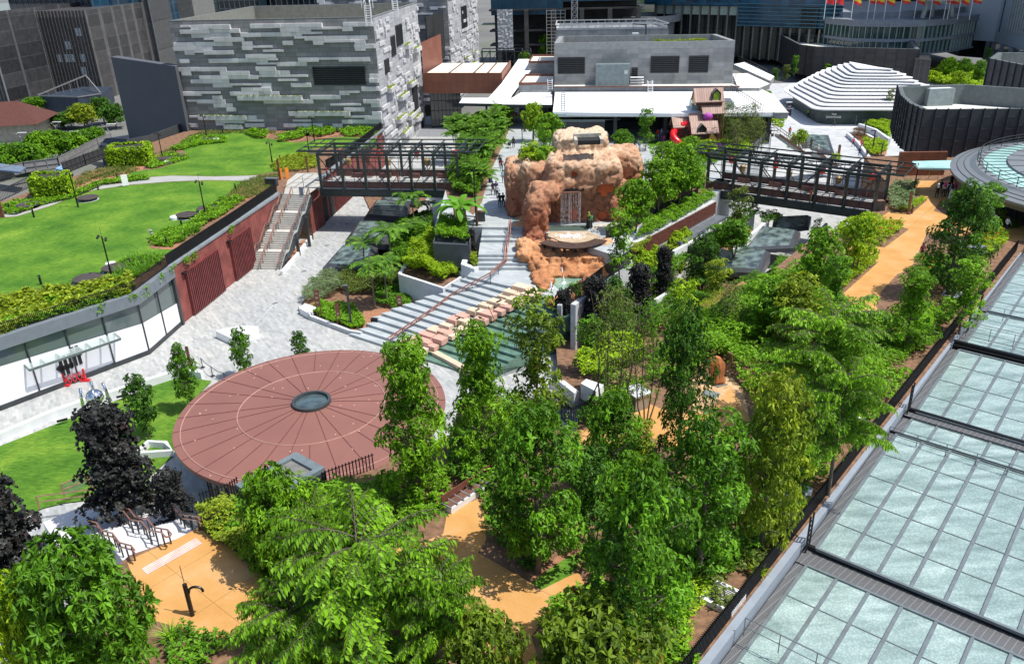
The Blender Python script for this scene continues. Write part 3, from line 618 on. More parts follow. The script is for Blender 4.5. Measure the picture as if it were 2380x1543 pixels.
m.build('grey_band',[MALLST,plain('pale_roof',(.66,.66,.6),.8),RUST],T)
m=MB();P=at(1600+20,258,4.65);m.box((P.x+2.6,P.y+2,5.2),(6.3,4,1.1),math.radians(-7));m.mi=1;m.box((P.x+2.6,P.y+2,5.78),(5.9,3.6,.06),math.radians(-7));m.build('roof_plant_box',[plain('grey_green_box',(.3,.36,.36),.6),GREYM],T)
m=MB();
hall=[Vector((7.6,129.4)),Vector((26.5,126.5))]
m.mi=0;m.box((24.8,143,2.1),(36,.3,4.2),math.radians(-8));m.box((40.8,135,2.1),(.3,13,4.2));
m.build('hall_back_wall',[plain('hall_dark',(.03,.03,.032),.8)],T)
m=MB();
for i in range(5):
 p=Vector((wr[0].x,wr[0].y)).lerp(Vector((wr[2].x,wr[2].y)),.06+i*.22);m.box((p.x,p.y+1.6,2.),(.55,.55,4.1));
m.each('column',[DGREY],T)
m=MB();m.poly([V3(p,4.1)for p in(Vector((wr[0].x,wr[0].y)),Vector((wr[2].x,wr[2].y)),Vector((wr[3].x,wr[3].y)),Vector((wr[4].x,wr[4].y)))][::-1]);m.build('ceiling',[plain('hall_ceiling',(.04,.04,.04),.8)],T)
m=MB()
for u0,u1,v,hh in((790,890,378,.5),(1120,1180,375,1.3)):
 p=aq(2,0,u0,v+6,11.35);q=aq(2,0,u1,v+6,11.35);m.prism([Vector((p.x,p.y)),Vector((q.x,q.y)),Vector((q.x,q.y+1)),Vector((p.x,p.y+1))],11.35,11.35+hh)
m.each('roof_tank',[WHITE],T);cover('roof_grass',[tuple(aq(2,0,*p,11.4))[:2]for p in((1320,390),(1320,365),(1800,372),(1800,388))],.35,G_YEL,None,60,.3,.1,11.35)['kind']='stuff'
bpy.data.objects['roof_grass'].parent=T;bpy.data.objects['roof_grass'].location-=Vector((20,140,0));bpy.data.objects['roof_grass'].pop('category',None)
m=MB();P=aq(2,0,1240,385,11.35);m.box((P.x,P.y,11.8),(1.3,1,.9));m.beam((P.x,P.y,12),(P.x,P.y,14.3),.25);m.beam((P.x,P.y,14.2),(P.x-2.4,P.y,14.4),.2);m.tube([(P.x-2.4,P.y,14.4),(P.x-2.4,P.y-.4,13.4)],.05)
m.build('roof_crane',[DGREY],None,'small black maintenance crane standing on the grey mall roof','crane')
T=thing('mall_building',(20,175,0),'flat second grey tiled block with railed roof just behind the mall building','building')
p0,p1=at(1298,62,13),at(1615,60,13);A=Vector((p0.x,p0.y+6));
q=[Vector((11,178)),Vector((33.5,174.5)),Vector((32.5,186)),Vector((12,190))]
zz=zt(*pj((11,178,0)),0,71);m=MB();m.prism(q,0,zz,top=True);m.build('wall',[MALLST],T)
m=MB();
for i in range(4):
 j=(i+1)%4;n=14 if i%2==0 else 6
 for k in range(n+1):pp=q[i].lerp(q[j],k/n);m.beam(V3(pp,zz),V3(pp,zz+.9),.14)
 m.beam(V3(q[i],zz+.9),V3(q[j],zz+.9),.2);m.prism([q[i],q[j],q[j].lerp(Vector((22,182)),.05),q[i].lerp(Vector((22,182)),.05)],zz,zz+.35)
m.build('roof_rail',[plain('coping_light',(.4,.41,.41),.5)],T)
def slab(name,px,z,th,mats,label,cat='roof',fascia=None,over=None):
 m=MB();p=[at(x,y,z)for x,y in px];p2=[Vector((k.x,k.y))for k in p]
 m.mi=1;m.prism(p2,z-th,z-.004,top=False);m.mi=0;m.prism([k for k in p2],z-.006,z);return m.build(name,mats,None,label,cat)
WR=bpy.data.materials['white_roofing']
slab('canopy_roof',[(1067,240),(1182,242),(1190,222),(1245,150),(1232,138),(1205,138),(1165,195),(1135,228),(1075,228)],3.9,.5,[WR,DGREY],'long white covered walkway roof running back from the plaza edge to the construction site')
slab('canopy_roof',[(1166,243),(1283,244),(1283,208),(1222,208)],4.1,.5,[WR,DGREY],'flat white roof panel joining the walkway roof to the mall roof')
m=MB();
for x,y in((1130,240),(1165,240),(1272,243),(1225,243)):P=at(x,y+2,3.9);m.box((P.x,P.y+1,1.7),(.35,.35,3.5))
m.each('canopy_post',[DGREY],None,label='dark post carrying the white covered walkway roof',cat='post',group='canopy posts')
for px,px2,lb in(([(1205,193),(1289,192),(1289,172),(1222,172)],[(1205,193),(1289,192)],'low grey roof block with rust brown rim left of the mall wall, nearer one'),([(1228,143),(1292,142),(1292,127),(1238,127)],0,'low grey roof block with rust brown rim left of the mall wall, farther one')):
 z=5.8;m=MB();p=[at(x,y,z)for x,y in px];p2=[Vector((k.x,k.y))for k in p];m.mi=0;m.prism(p2,0,z-.4);m.mi=1
 c=sum(p2,Vector((0,0)))/4;ins=[k.lerp(c,.07)for k in p2]
 for i in range(4):m.prism([p2[i],p2[(i+1)%4],ins[(i+1)%4],ins[i]],z-.4,z)
 m.mi=2;m.poly([V3(k,z-.38)for k in ins]);m.build('low_roof_block',[MALLST,RUST,bpy.data.materials['cream_roof']],None,lb,'building')
for px,z,lb in(([(1703,172),(1752,170),(1790,195),(1765,205),(1715,205)],5.2,'pale flat annex roof at the right end of the mall'),([(1705,150),(1730,145),(1800,178),(1790,188)],5.6,'narrow white roof strip with railing stepping down right of the mall'),([(1722,213),(1765,205),(1800,222),(1832,262),(1800,262)],4.7,'white roof wing spreading behind the playhouse')):
 slab('annex_roof',px,z,.9,[bpy.data.materials['pale_roof']if z<5.3 else WR,MALLST],lb)
def railing(name,pts,h,label,step=1.5,mat=None,r=.03,rails=(1.,.55),cat='railing',fill=None,group=None,parent=None):
 mat=mat or BLACK;m=MB();pts=[Vector(p)for p in pts]
 for a,b in zip(pts,pts[1:]):
  n=max(1,int((b-a).length/step))
  for i in range(n+1):p=a.lerp(b,i/n);m.beam(p,p+Vector((0,0,h)),r*1.6)
  for q in rails:m.tube([a+Vector((0,0,h*q)),b+Vector((0,0,h*q))],r,5)
 if fill:
  m.mi=1
  for a,b in zip(pts,pts[1:]):m.quad(a+Vector((0,0,.08)),b+Vector((0,0,.08)),b+Vector((0,0,h*.95)),a+Vector((0,0,h*.95)))
 return m.build(name,[mat]+([fill]if fill else[]),parent,label,cat,group)
railing('roof_railing',[aq(2,0,*p,4.8)for p in((2030,850),(2260,1000),(2330,1050))]+[],1.,'thin dark railing along the right edge of the white mall roof',1.2)
railing('roof_railing',[aq(2,0,*p,5.7)for p in((2105,575),(2260,650),(2375,715))],1.1,'thin dark railing on the roof strip right of the mall',1.6)
for u,v,lb in((1285,860,'white roof ladder in the middle of the mall roof'),(355,845,'white roof ladder at the left end of the mall roof'),(2065,790,'white roof ladder at the right end of the mall roof')):
 P=aq(2,0,u,v,4.65);m=MB()
 for dx in(-.4,.4):m.tube([(P.x+dx,P.y,P.z),(P.x+dx,P.y+.15,P.z+1.8),(P.x+dx,P.y+.9,P.z+1.8),(P.x+dx,P.y+1,P.z+1)],.05,5)
 for i in range(5):m.beam((P.x-.4,P.y,P.z+.3+i*.35),(P.x+.4,P.y,P.z+.3+i*.35),.06)
 m.build('roof_ladder',[WHITE],None,lb,'ladder',group='white roof ladders')
# --- stepped white pavilion
T=thing('stepped_pavilion',(72,178,-8),'white stepped pavilion of stacked rounded plates narrowing to a flat top','building')
tipsL=[(135,840),(190,827),(235,802),(275,780),(325,757),(370,735),(420,710),(475,687),(530,667),(590,650),(650,632),(715,617),(780,603)]
fl=[(430,1022),(480,985),(520,948),(560,915),(590,880),(620,845),(650,812),(680,780),(700,752),(725,727),(755,700),(790,672),(830,640)]
fr=[1490,1470,1440,1405,1370,1330,1290,1255,1220,1180,1130,1080,1030];tipsR=[2000,1930,1850,1770,1700,1620,1560,1480,1425,1370,1310,1245,1180]
tipsR=[1690,1680,1670,1650,1620,1590,1550,1480,1425,1370,1310,1245,1182];tv=[905,885,865,850,835,820,805,787,760,725,695,675,650]
for k in range(13):
 z=-4.6+k*.5;A=aq(3,0,*tipsL[k],z);B=aq(3,0,fl[k][0],fl[k][1],z);C_=aq(3,0,fr[k]-max(0,(6-k))*0,fl[k][1]+2,z);D_=aq(3,0,tipsR[k],tv[k],z)
 bk=[Vector((A.x+(C_.x-B.x)*.25,A.y+9-k*.35,0)),Vector((D_.x-2,D_.y+8-k*.35,0))]
 pts=[A,B,C_,D_,bk[1],bk[0]];out=[]
 n=len(pts)
 for i in range(n):
  p=Vector(pts[i][:2]);a=Vector(pts[i-1][:2]);b=Vector(pts[(i+1)%n][:2]);rr=min(2.6,(a-p).length*.3,(b-p).length*.3);q0=p+(a-p).normalized()*rr;q1=p+(b-p).normalized()*rr
  for s_ in range(6):w=s_/5;out.append(q0.lerp(p,w).lerp(p.lerp(q1,w),w))
 m=MB();m.prism(out,z-.12,z+.1);c=sum(out,Vector((0,0)))/len(out);m.mi=1;m.prism([p.lerp(c,.07)for p in out],z-.5,z-.12)
 m.build('roof_plate',[plain('pavilion_white',(.84,.85,.86),.45,var=.02),GREYM],T)
 if k==0:base=[p.lerp(c,.13)for p in out]
HOARD=plain('printed_hoarding',(.035,.06,.055),.5,var=.5,scale=.35)
m=MB();m.prism(base,-8,-4.8);m.build('hoarding_wall',[HOARD],T)
def text(s,loc,size,rz,mat,parent=None,rx=PI/2,name='lettering',label=None,cat=None,align='CENTER',ext=.005):
 c=bpy.data.curves.new('t','FONT');c.body=s;c.size=size;c.align_x=align;c.extrude=ext;o=bpy.data.objects.new('tmp',c);COL.objects.link(o)
 dg=bpy.context.evaluated_depsgraph_get();me=bpy.data.meshes.new_from_object(o.evaluated_get(dg));bpy.data.objects.remove(o)
 me.materials.clear();me.materials.append(mat);ob=bpy.data.objects.new(name,me);COL.objects.link(ob);ob.rotation_euler=(rx,0,rz);off=WL.get(parent.name,Vector((0,0,0)))if parent else Vector((0,0,0))
 ob.location=Vector(loc)-off
 if parent:ob.parent=parent
 _nm(ob,label,cat,None,None);return ob
pl=aq(3,0,590,1120,-7);fy=min(p.y for p in base);bx=sorted(base,key=lambda p:p.y)[:2]
text('THE\nEXCHANGE',(pl.x-.4,fy-.25+.35,-5.6),.55,math.radians(-11),WHITE,T)
# --- dark panelled buildings
PANELD=plain('dark_panel',(.036,.042,.048),.55,.1,var=.2,scale=.4)
def ribbed(name,label,poly,z0,z1,sp=1.6,inner=(.1,.12,.122),roofz=None,rows=3,faces=None,sunk=2.2,mat=None):
 c=sum(poly,Vector((0,0)))/len(poly);T=thing(name,V3(c,z0),label,'building')
 m=MB();m.prism(poly,z0,z1,top=False);m.build('wall',[mat or PANELD],T)
 rib=MB();n=len(poly);r=random.Random(4)
 a=sum(poly[i].x*poly[(i+1)%n].y-poly[(i+1)%n].x*poly[i].y for i in range(n));pp=poly if a>0 else poly[::-1]
 for i in range(n):
  p,q=pp[i],pp[(i+1)%n];L=(q-p).length;k=max(1,round(L/sp))
  for j in range(k+1):s=j*L/k;wallbox(rib,p,q,s-.05,s+.05,z0,z1+.15,0,.22)
  for j in range(k):
   for w in range(rows):z=z0+(w+1)*(z1-z0)/(rows+1)+(.35 if j%2 else-.35)*(z1-z0)/(rows+1);wallbox(rib,p,q,j*L/k+.05,(j+1)*L/k-.05,z-.05,z+.05,0,.12)
 rib.build('ribs',[DGREY],T)
 ins=[p.lerp(c,.05)for p in poly];m=MB();m.mi=0
 for i in range(n):
  j=(i+1)%n;m.quad(V3(ins[j],z1-sunk),V3(ins[i],z1-sunk),V3(ins[i],z1),V3(ins[j],z1));m.quad(V3(ins[i],z1),V3(poly[i],z1),V3(poly[j],z1),V3(ins[j],z1))
 m.mi=1;m.poly([V3(p,z1-sunk)for p in ins]);m.build('roof_well',[plain('well_grey_green',inner,.6),bpy.data.materials['pale_roof']],T);return T,c
pb=[at(*p,6.4)for p in((2087,202),(2093,222),(2112,240),(2147,256))]+[Vector((68.8,110.2,0)),Vector((74,109.4,0)),Vector((92,112,0)),Vector((88,118,0)),Vector((71.8,131,0))]
T,c=ribbed('dark_panel_building','dark charcoal building of ribbed metal panels with open sunken roof beside the round roof',[Vector((p.x,p.y))for p in pb],0,6.45,sunk=2.9)
m=MB();P=at(2180,238,4.3);m.box((P.x+.8,P.y+2.4,4.5),(4.,3.2,3.3));m.mi=1;m.box((P.x+.8,P.y+2.4,6.16),(3.2,2.4,.03));m.build('roof_box',[plain('box_grey_green',(.2,.24,.245),.6),WHITE],T)
m=MB();P0=at(2344,262,6.4)
for dx in(-.35,.35):m.beam((71+dx,109.2,1.5),(71+dx,109.2,6.3),.06)
for i in range(14):m.beam((70.65,109.2,1.7+i*.33),(71.35,109.2,1.7+i*.33),.05)
for k in range(4):m.tube([(71+.6*math.cos(t),109.2-.45+.55*math.sin(t)*1,3.6+k*.75)for t in[PI*1.0*i/8+PI for i in range(9)]],.035,4)
m.build('caged_ladder',[plain('ladder_grey',(.35,.36,.36),.5)],T)
q=[at(*p,3.)for p in((1860,108),(1884,118),(2125,112),(2128,104),(2065,100))];pf=[Vector((at(1862,190,-8).x,at(1862,190,-8).y)),Vector((at(2120,195,-8).x,at(2120,195,-8).y))]
h_=zt(1885,175,-8,113);A=at(1850,172,-8);B=at(1885,178,-8);C_=at(2125,188,-8)
T,c=ribbed('dark_panel_building','long dark ribbed panel building behind the white stepped pavilion',[Vector((A.x,A.y)),Vector((B.x,B.y)),Vector((C_.x,C_.y)),Vector((C_.x+8,C_.y+22)),Vector((A.x+4,A.y+34))],-8,zt(2000,183,-8,112),sp=2.6,mat=plain('dark_brown_panel',(.05,.046,.044),.6,.1,var=.2,scale=.3))
A=at(2150,180,-8);B=at(2300+40,225,-8)
m=MB();A=at(2118,192,-8);B=at(2155,195,-8);h2=zt(2118,192,-8,138);m.prism([Vector((A.x,A.y)),Vector((B.x,B.y)),Vector((B.x+5,B.y+12)),Vector((A.x+5,A.y+12))],-8,h2);m.build('glazed_annex',[brickmat('annex_glass',.9,4,(.03,.035,.035),(.05,.05,.05),(.1,.09,.085),0,mortar=.06,off=0,rough=.3)],None,'brown glazed annex on the end of the dark ribbed building','building')
T,c=ribbed('dark_panel_building','dark ribbed panel building at the right frame edge above the sunken roof',[Vector((at(2300,136,5.5).x,at(2300,136,5.5).y)),Vector((at(2400,150,5.5).x-1,at(2400,160,5.5).y-10)),Vector((125,128)),Vector((130,165)),Vector((at(2300,136,5.5).x+6,at(2300,136,5.5).y+8))],-8,5.5,sp=2.)
# --- round building, right
RC=Vector((69.4,85.0));RR=19.8;RZ=3.4
T=thing('round_roof_building',(RC.x,RC.y,0),'wide round grey metal roof with a ring of pale green glass and railing','building')
SEAM=plain('grey_roof_metal',(.22,.24,.25),.45,.3,var=.08,scale=.4)
m=MB();m.lathe((RC.x,RC.y,RZ),[(RR-.6,-.9),(RR,-.25),(RR,0),(RR-2.6,.55),(RR-2.75,.55)],96);m.build('roof_rim',[SEAM],T)
m=MB();m.lathe((RC.x,RC.y,RZ),[(RR-2.75,.5),(RR-5.6,.75)],96,cap=False);GLG=plain('pale_green_glass',(.4,.66,.62),.25,0,var=.18,scale=.5,spec=.7);m.build('glass_ring',[GLG],T,smooth=False)
m=MB();m.lathe((RC.x,RC.y,RZ),[(RR-5.6,.78),(RR-5.7,.95),(4,1.5),(.01,1.6)],96,cap=False);m.build('inner_roof',[SEAM],T)
m=MB();
for i in range(64):
 a=2*PI*i/64;m.beam((RC.x+(RR-5.6)*math.cos(a),RC.y+(RR-5.6)*math.sin(a),RZ+.8),(RC.x+(RR-2.7)*math.cos(a),RC.y+(RR-2.7)*math.sin(a),RZ+.58),.06)
 if i%2:m.beam((RC.x+4*math.cos(a),RC.y+4*math.sin(a),RZ+1.52),(RC.x+(RR-5.7)*math.cos(a),RC.y+(RR-5.7)*math.sin(a),RZ+.98),.04)
for rr_ in(9,12.,):m.tube([(RC.x+rr_*math.cos(2*PI*i/80),RC.y+rr_*math.sin(2*PI*i/80),RZ+1.5-(rr_-4)*.055)for i in range(81)],.03,4)
for rr_,hh in((RR-1.4,.32),(RR-.7,.18)):m.tube([(RC.x+rr_*math.cos(2*PI*i/80),RC.y+rr_*math.sin(2*PI*i/80),RZ+hh)for i in range(81)],.03,4)
m.build('roof_seams',[DGREY],T)
m=MB();rp=[(RC.x+(RR-2.7)*math.cos(2*PI*i/72),RC.y+(RR-2.7)*math.sin(2*PI*i/72),RZ+.56)for i in range(73)]
for h in(1.1,.75,.4):m.tube([(p[0],p[1],p[2]+h)for p in rp],.03,5)
for p in rp[::2]:m.beam(p,(p[0],p[1],p[2]+1.1),.06)
m.build('roof_railing',[DGREY],T)
m=MB();m.lathe((RC.x,RC.y,0),[(RR-4.5,0),(RR-4.5,RZ-.5)],64,cap=False);m.build('glass_wall',[GLD],T)
m=MB();
for i in range(64):a=2*PI*i/64;m.beam((RC.x+(RR-4.4)*math.cos(a),RC.y+(RR-4.4)*math.sin(a),0),(RC.x+(RR-4.4)*math.cos(a),RC.y+(RR-4.4)*math.sin(a),RZ-.4),.1)
m.build('mullions',[DGREY],T)
m=MB();cv=[at(*p,3.4)for p in((2120,375),(2235,372),(2222,392),(2135,390))];m.prism([Vector((p.x,p.y))for p in cv],3.2,3.4);m.build('entrance_canopy',[GLG],None,'pale green glass canopy over the brown entrance beside the round roof','canopy')
m=MB();a_=at(2110,424,0);b_=at(2225,424,0);m.box(((a_.x+b_.x)/2,(a_.y+b_.y)/2+3.5,1.5),((b_.x-a_.x),.4,3),math.radians(-5));m.build('entrance_wall',[plain('orange_brown_wall',(.17,.06,.03),.5,var=.25)],None,'orange brown timber entrance wall under the green canopy','wall')  # brown darkened to stand in for the shade under the canopy
m=MB();m.beam((at(2170,423,0).x,at(2170,423,0).y+1,1.1),(at(2190,423,0).x,at(2190,423,0).y+1,1.1),.05);
for x in(2166,2188):P=at(x,422,0);m.beam((P.x,P.y+1,0),(P.x,P.y+1,1.5),.06)
m.build('queue_posts',[plain('brass',(.6,.5,.3),.3,.8)],None,'two thin queue posts with a bar at the brown entrance','barrier')
# --- city blocks behind
def facade(name,c1,c2,cm,w,h,a,mort=.12,rough=.15,metal=0,off=0,spec=.8,var=.25):
 return brickmat(name,w,h,c1,c2,cm,a,mortar=mort,off=off,rough=rough,metal=metal,var=var,bump=.3,spec=spec)
def tower(name,label,poly,z0,z1,mat,fin=None,finmat=None,floor=None,capmat=None,wins=0,wm=None,seed=1):
 c=sum(poly,Vector((0,0)))/len(poly);T=thing(name,V3(c,z0),label,'building');m=MB();m.prism(poly,z0,z1);m.build('facade',[mat],T)
 n=len(poly);a=sum(poly[i].x*poly[(i+1)%n].y-poly[(i+1)%n].x*poly[i].y for i in range(n));pp=poly if a>0 else poly[::-1];r=random.Random(seed)
 if fin:
  m=MB()
  for i in range(n):
   p,q=pp[i],pp[(i+1)%n];L=(q-p).length
   if((q-p).normalized().y>.75)or((q-p).normalized().x<-.3):continue
   k=max(1,round(L/fin))
   for j in range(k+1):s=j*L/k;wallbox(m,p,q,s-.09,s+.09,z0,z1,0,.35)
  m.build('fins',[finmat or GREYM],T)
 if floor:
  m=MB();k=int((z1-z0)/floor)
  for i in range(n):
   p,q=pp[i],pp[(i+1)%n];L=(q-p).length
   if((q-p).normalized().x<-.3):continue
   for j in range(1,k+1):wallbox(m,p,q,0,L,z0+j*floor-.14,z0+j*floor+.14,0,.2)
  m.build('floor_bands',[finmat or GREYM],T)
 if wins:
  for _ in range(wins):
   i=max(range(n),key=lambda i:((pp[(i+1)%n]-pp[i]).normalized().x)*(pp[(i+1)%n]-pp[i]).length);p,q=pp[i],pp[(i+1)%n];L=(q-p).length;s=r.uniform(0,L-2);z=z0+(r.randrange(2,max(3,int((z1-z0)/3.6)))*3.6);m=MB();wallbox(m,p,q,s,s+1.7,z,z+2.2,.05,.1);m.build('pale_window',[wm],T)
 return T
def tp(px,z):return[Vector((at(x,y,z).x,at(x,y,z).y))for x,y in px]
PALEW=plain('pale_window_pane',(.4,.45,.47),.2)
BRN=facade('tower_brown_glass',(.03,.031,.034),(.062,.063,.067),(.1,.105,.11),1.5,3.6,0,.06)
BRN2=facade('tower_brown_louvre',(.036,.034,.036),(.066,.062,.062),(.11,.11,.11),.5,3.4,0,.06,.4)
BLU=facade('tower_blue_glass',(.008,.03,.06),(.015,.06,.11),(.05,.08,.1),1.4,3.4,0,.09)
GRN=facade('tower_green_glass',(.012,.024,.027),(.03,.055,.06),(.07,.085,.08),1.6,3.3,0,.1)
DBL=facade('tower_dark_blue_glass',(.006,.012,.018),(.012,.03,.045),(.03,.04,.045),1.8,3.6,0,.08)
LG=plain('light_grey_fin',(.2,.205,.21),.5,.2)
BL=-10
P=tp([(-60,235),(30,262),(97,243)],BL);P+=[P[2]+Vector((4,30)),P[0]+Vector((0,40))]
tower('curved_tower','brown glass apartment tower cut off by the left frame edge, with glass edged roof terrace',P,BL,zt(60,255,BL,27),BRN,3.,LG,None,wins=3,wm=PALEW)
A=tp([(95,218),(108,232),(245,232),(262,222)],BL);a_,b_=A[1],A[2]
tower('louvred_tower','brown louvred tower with pale square windows behind the blue shed on the left',[A[1],A[2],A[3]+Vector((2,4)),A[3]+Vector((4,30)),A[1]+Vector((0,30))],BL,zt(240,232,BL,25),BRN2,1.1,plain('fin_brown_grey',(.13,.12,.115),.5,.2),None,wins=9,wm=PALEW,seed=5)
tower('louvred_tower','dark unlit shaft standing between the two brown towers on the left',[A[0]+Vector((-9,8)),A[1]+Vector((-.3,.4)),A[1]+Vector((-.3,34)),A[0]+Vector((-9,30))],BL,zt(108,232,BL,26)+0,plain('shaft_dark',(.03,.03,.034),.6))
tower('upper_tower','dark ribbed tower rising above and behind the brown tower on the left',[Vector((a_.x-22,a_.y+34)),Vector((a_.x+24,a_.y+32)),Vector((a_.x+24,a_.y+50)),Vector((a_.x-22,a_.y+50))],BL,80,facade('tower_ribbed',(.06,.062,.066),(.09,.09,.09),(.02,.02,.02),.6,9,0,.12,.5),2.,GREYM)
P=tp([(272,190),(292,190)],BL);q0=at(270,200,BL)
tower('blue_glass_tower','narrow blue glass tower between the brown tower and the dark green glass tower',tp([(262,212),(305,205)],BL)+[Vector((q0.x+14,q0.y+30)),Vector((q0.x-3,q0.y+30))],BL,90,BLU,2.2,plain('fin_blue',(.05,.1,.14),.4,.3))
P=tp([(290,150),(425,140)],BL)
tower('green_glass_tower','dark green glass office tower behind the plain grey wall, left of the stone building',[P[0],P[1],P[1]+Vector((8,30)),P[0]+Vector((5,30))],BL,110,GRN,1.9,plain('fin_green_grey',(.05,.06,.06),.4,.2),3.3,wins=14,wm=plain('open_pane',(.2,.3,.38),.15),seed=9)
tower('concrete_fin_tower','pale speckled concrete fin between the two glass towers above the stone building',[P[1]+Vector((1,1)),P[1]+Vector((8,0)),P[1]+Vector((10,20)),P[1]+Vector((2,20))],BL,110,plain('speckled_concrete',(.17,.175,.17),.8,var=.3,scale=2))
P=tp([(455,95),(605,92)],BL)
tower('dark_glass_tower','dark blue glass tower rising right behind the stone building roof, left part',[P[0],P[1],P[1]+Vector((6,40)),P[0]+Vector((5,40))],BL,120,DBL,2.6,GREYM,3.6,wins=5,wm=PALEW,seed=3)
P=tp([(640,85),(780,82),(1100,78)],BL)
tower('dark_glass_tower','dark blue glass tower rising behind the stone building roof, middle part',[P[0],P[1],P[1]+Vector((6,40)),P[0]+Vector((5,40))],BL,120,DBL,3.,GREYM,3.6,seed=4)
tower('scaffold_deck','grey steel framed block behind the roof ladders of the stone buildings',[P[1]+Vector((2,2)),P[2],P[2]+Vector((0,30)),P[1]+Vector((4,30))],BL,zt(900,80,BL,6),facade('steel_frame',(.03,.03,.03),(.08,.08,.08),(.24,.24,.24),2.5,2.2,0,.12,.6),4.)
ca,cb=Vector((-3.5,290)),Vector((20,286));cc=Vector((46,282))
T=thing('construction_tower',(10,295,-8),'blue wrapped tower under construction with open dark lower floors behind the walkway roof','building')
z1=zt(*pj((5,288,-8)),-8,36);BW=facade('blue_wrap',(.012,.05,.085),(.02,.075,.12),(.008,.03,.05),3.,20,0,.04,.45,0,0,.4)
m=MB();m.prism([ca,cb,cb+Vector((3,30)),ca+Vector((0,30))],z1,60);m.build('blue_wrap',[BW],T)
z2=zt(*pj((32,284,-8)),-8,20);m=MB();m.prism([cb+Vector((.1,.3)),cc,cc+Vector((0,30)),cb+Vector((3,30))],z2+2.2,60);m.build('blue_wrap',[BW],T)
m=MB();m.mi=0;m.prism([ca+Vector((1,10)),cc+Vector((-1,10)),cc+Vector((0,29)),ca+Vector((1,29))],-8,z2+2.2)
for x in(0,9,18,27,36,45):m.box((x-1,288-x*.14,(z2-8)/2),(1.4,1.4,z2+8))
for z in(-2,2.5,z2):m.box((21,289,z),(50,7,.5),math.radians(-9))
m.build('concrete_frame',[plain('raw_concrete_dark',(.045,.045,.045),.9,var=.4,scale=.3)],T)
m=MB()
for x0,w in((14.5,6),):
 y=283.5
 for i in range(16):
  z=-7+i*1.05;m.beam((x0,y,z),(x0+w,y-.6,z),.12)
 for j in range(5):m.beam((x0+w*j/4,y-.6*j/4,-8),(x0+w*j/4,y-.6*j/4,9),.14)
m.build('scaffolding',[plain('scaffold_pale',(.4,.38,.35),.6)],T)
for x0,w,h0,h1 in((-1.5,5,-3,9.5),):
 m=MB()
 pts=[]
 for j in range(11):
  for i in range(25):pts.append((x0+w*j/10,284.2-.6*j/10+.35*mnoise.noise((j*.9,i*.7,3)),h0+(h1-h0)*i/24))
 m.add(pts,[(j*25+i,(j+1)*25+i,(j+1)*25+i+1,j*25+i+1)for j in range(10)for i in range(24)]);m.build('white_sheeting',[plain('wrinkled_sheet',(.42,.42,.42),.6,var=.1)],T)
m=MB();x=23.5;y=282.5
for dx in(-.9,.9):
 for dy in(-.9,.9):m.beam((x+dx,y+dy,-8),(x+dx,y+dy,22),.16)
for i in range(16):
 z=-8+i*1.9
 for s in(-1,1):m.beam((x-.9,y+s*.9,z),(x+.9,y+s*.9,z+1.9),.1);m.beam((x+.9,y+s*.9,z),(x-.9,y+s*.9,z+1.9),.1)
 m.beam((x-.9,y-.9,z),(x+.9,y-.9,z),.1)
m.build('crane_mast',[plain('mast_grey',(.3,.31,.33),.5,.3)],None,'grey lattice crane mast in front of the blue wrapped construction tower','crane')
m=MB();a_=at(1120,137,-2);b_=at(1235,137,-2)
m.mi=0
for i in range(7):
 p=a_.lerp(b_,i/6);m.beam((p.x,p.y,-8),(p.x,p.y,0),.25);m.beam((p.x,p.y+8,-8),(p.x,p.y+8,0),.25);m.beam((p.x,p.y,0),(p.x,p.y+8,0),.25)
 if i<6:q=a_.lerp(b_,(i+1)/6);m.beam((p.x,p.y,0),(q.x,q.y,0),.25);m.beam((p.x,p.y,-3),(q.x,q.y,0),.14);m.beam((p.x,p.y,-3),(q.x,q.y,-3),.2);m.beam((p.x,p.y+8,0),(q.x,q.y+8,0),.25)
m.build('steel_walkway',[DGREY],None,'far dark steel framed footbridge behind the white walkway roof','bridge')
P=tp([(1520,125),(1705,135),(1895,150)],-8);TZ=-8
T=thing('glass_headquarters',(P[1].x,P[1].y,-8),'large blue glass office building with tall columned base at the top centre right','building')
zc=zt(1560,128,-8,12)
m=MB();back=[P[2]+Vector((20,60)),P[0]+Vector((0,60))];m.prism([P[0]+Vector((0,3)),P[1]+Vector((0,3)),P[2]+Vector((0,3)),*back],-8,zc);m.build('base_glass',[facade('base_dark_glass',(.008,.016,.016),(.02,.03,.028),(.045,.05,.045),2.2,5,0,.1)],T)
m=MB();ov=[P[0]+Vector((-4,1)),P[1]+Vector((0,-1)),P[2]+Vector((6,-1))];zlo=zt(1800,143,-8,64);m.prism([ov[0],ov[1],ov[1]+Vector((2,60)),back[1]],zc,80);m.prism([ov[1]+Vector((.1,-.2)),ov[2],back[0],ov[1]+Vector((2.2,60))],zlo,80);m.build('upper_glass',[facade('upper_blue_glass',(.012,.06,.11),(.03,.14,.24),(.03,.09,.13),2.,1.3,0,.08,.1)],T)
m=MB()
for a_,b_ in((P[0],P[1]),(P[1],P[2])):
 L=(b_-a_).length;k=int(L/3.2)
 for j in range(k+1):wallbox(m,a_,b_,j*L/k-.22,j*L/k+.22,-8,(zc if a_ is P[0]else zlo)-.2,-.4,.5)
m.each('tall_column',[plain('bronze_column',(.21,.2,.175),.5,.2)],T)
m=MB()
for a_,b_ in((P[0],P[1]),):
 L=(b_-a_).length;k=int(L/3.2)
 for j in range(k):wallbox(m,a_,b_,j*L/k+.4,(j+1)*L/k-.4,zc-3,zc-.3,-.6,.2)
m.build('pale_panels',[plain('pale_green_panel',(.4,.46,.4),.5)],T)
m=MB();
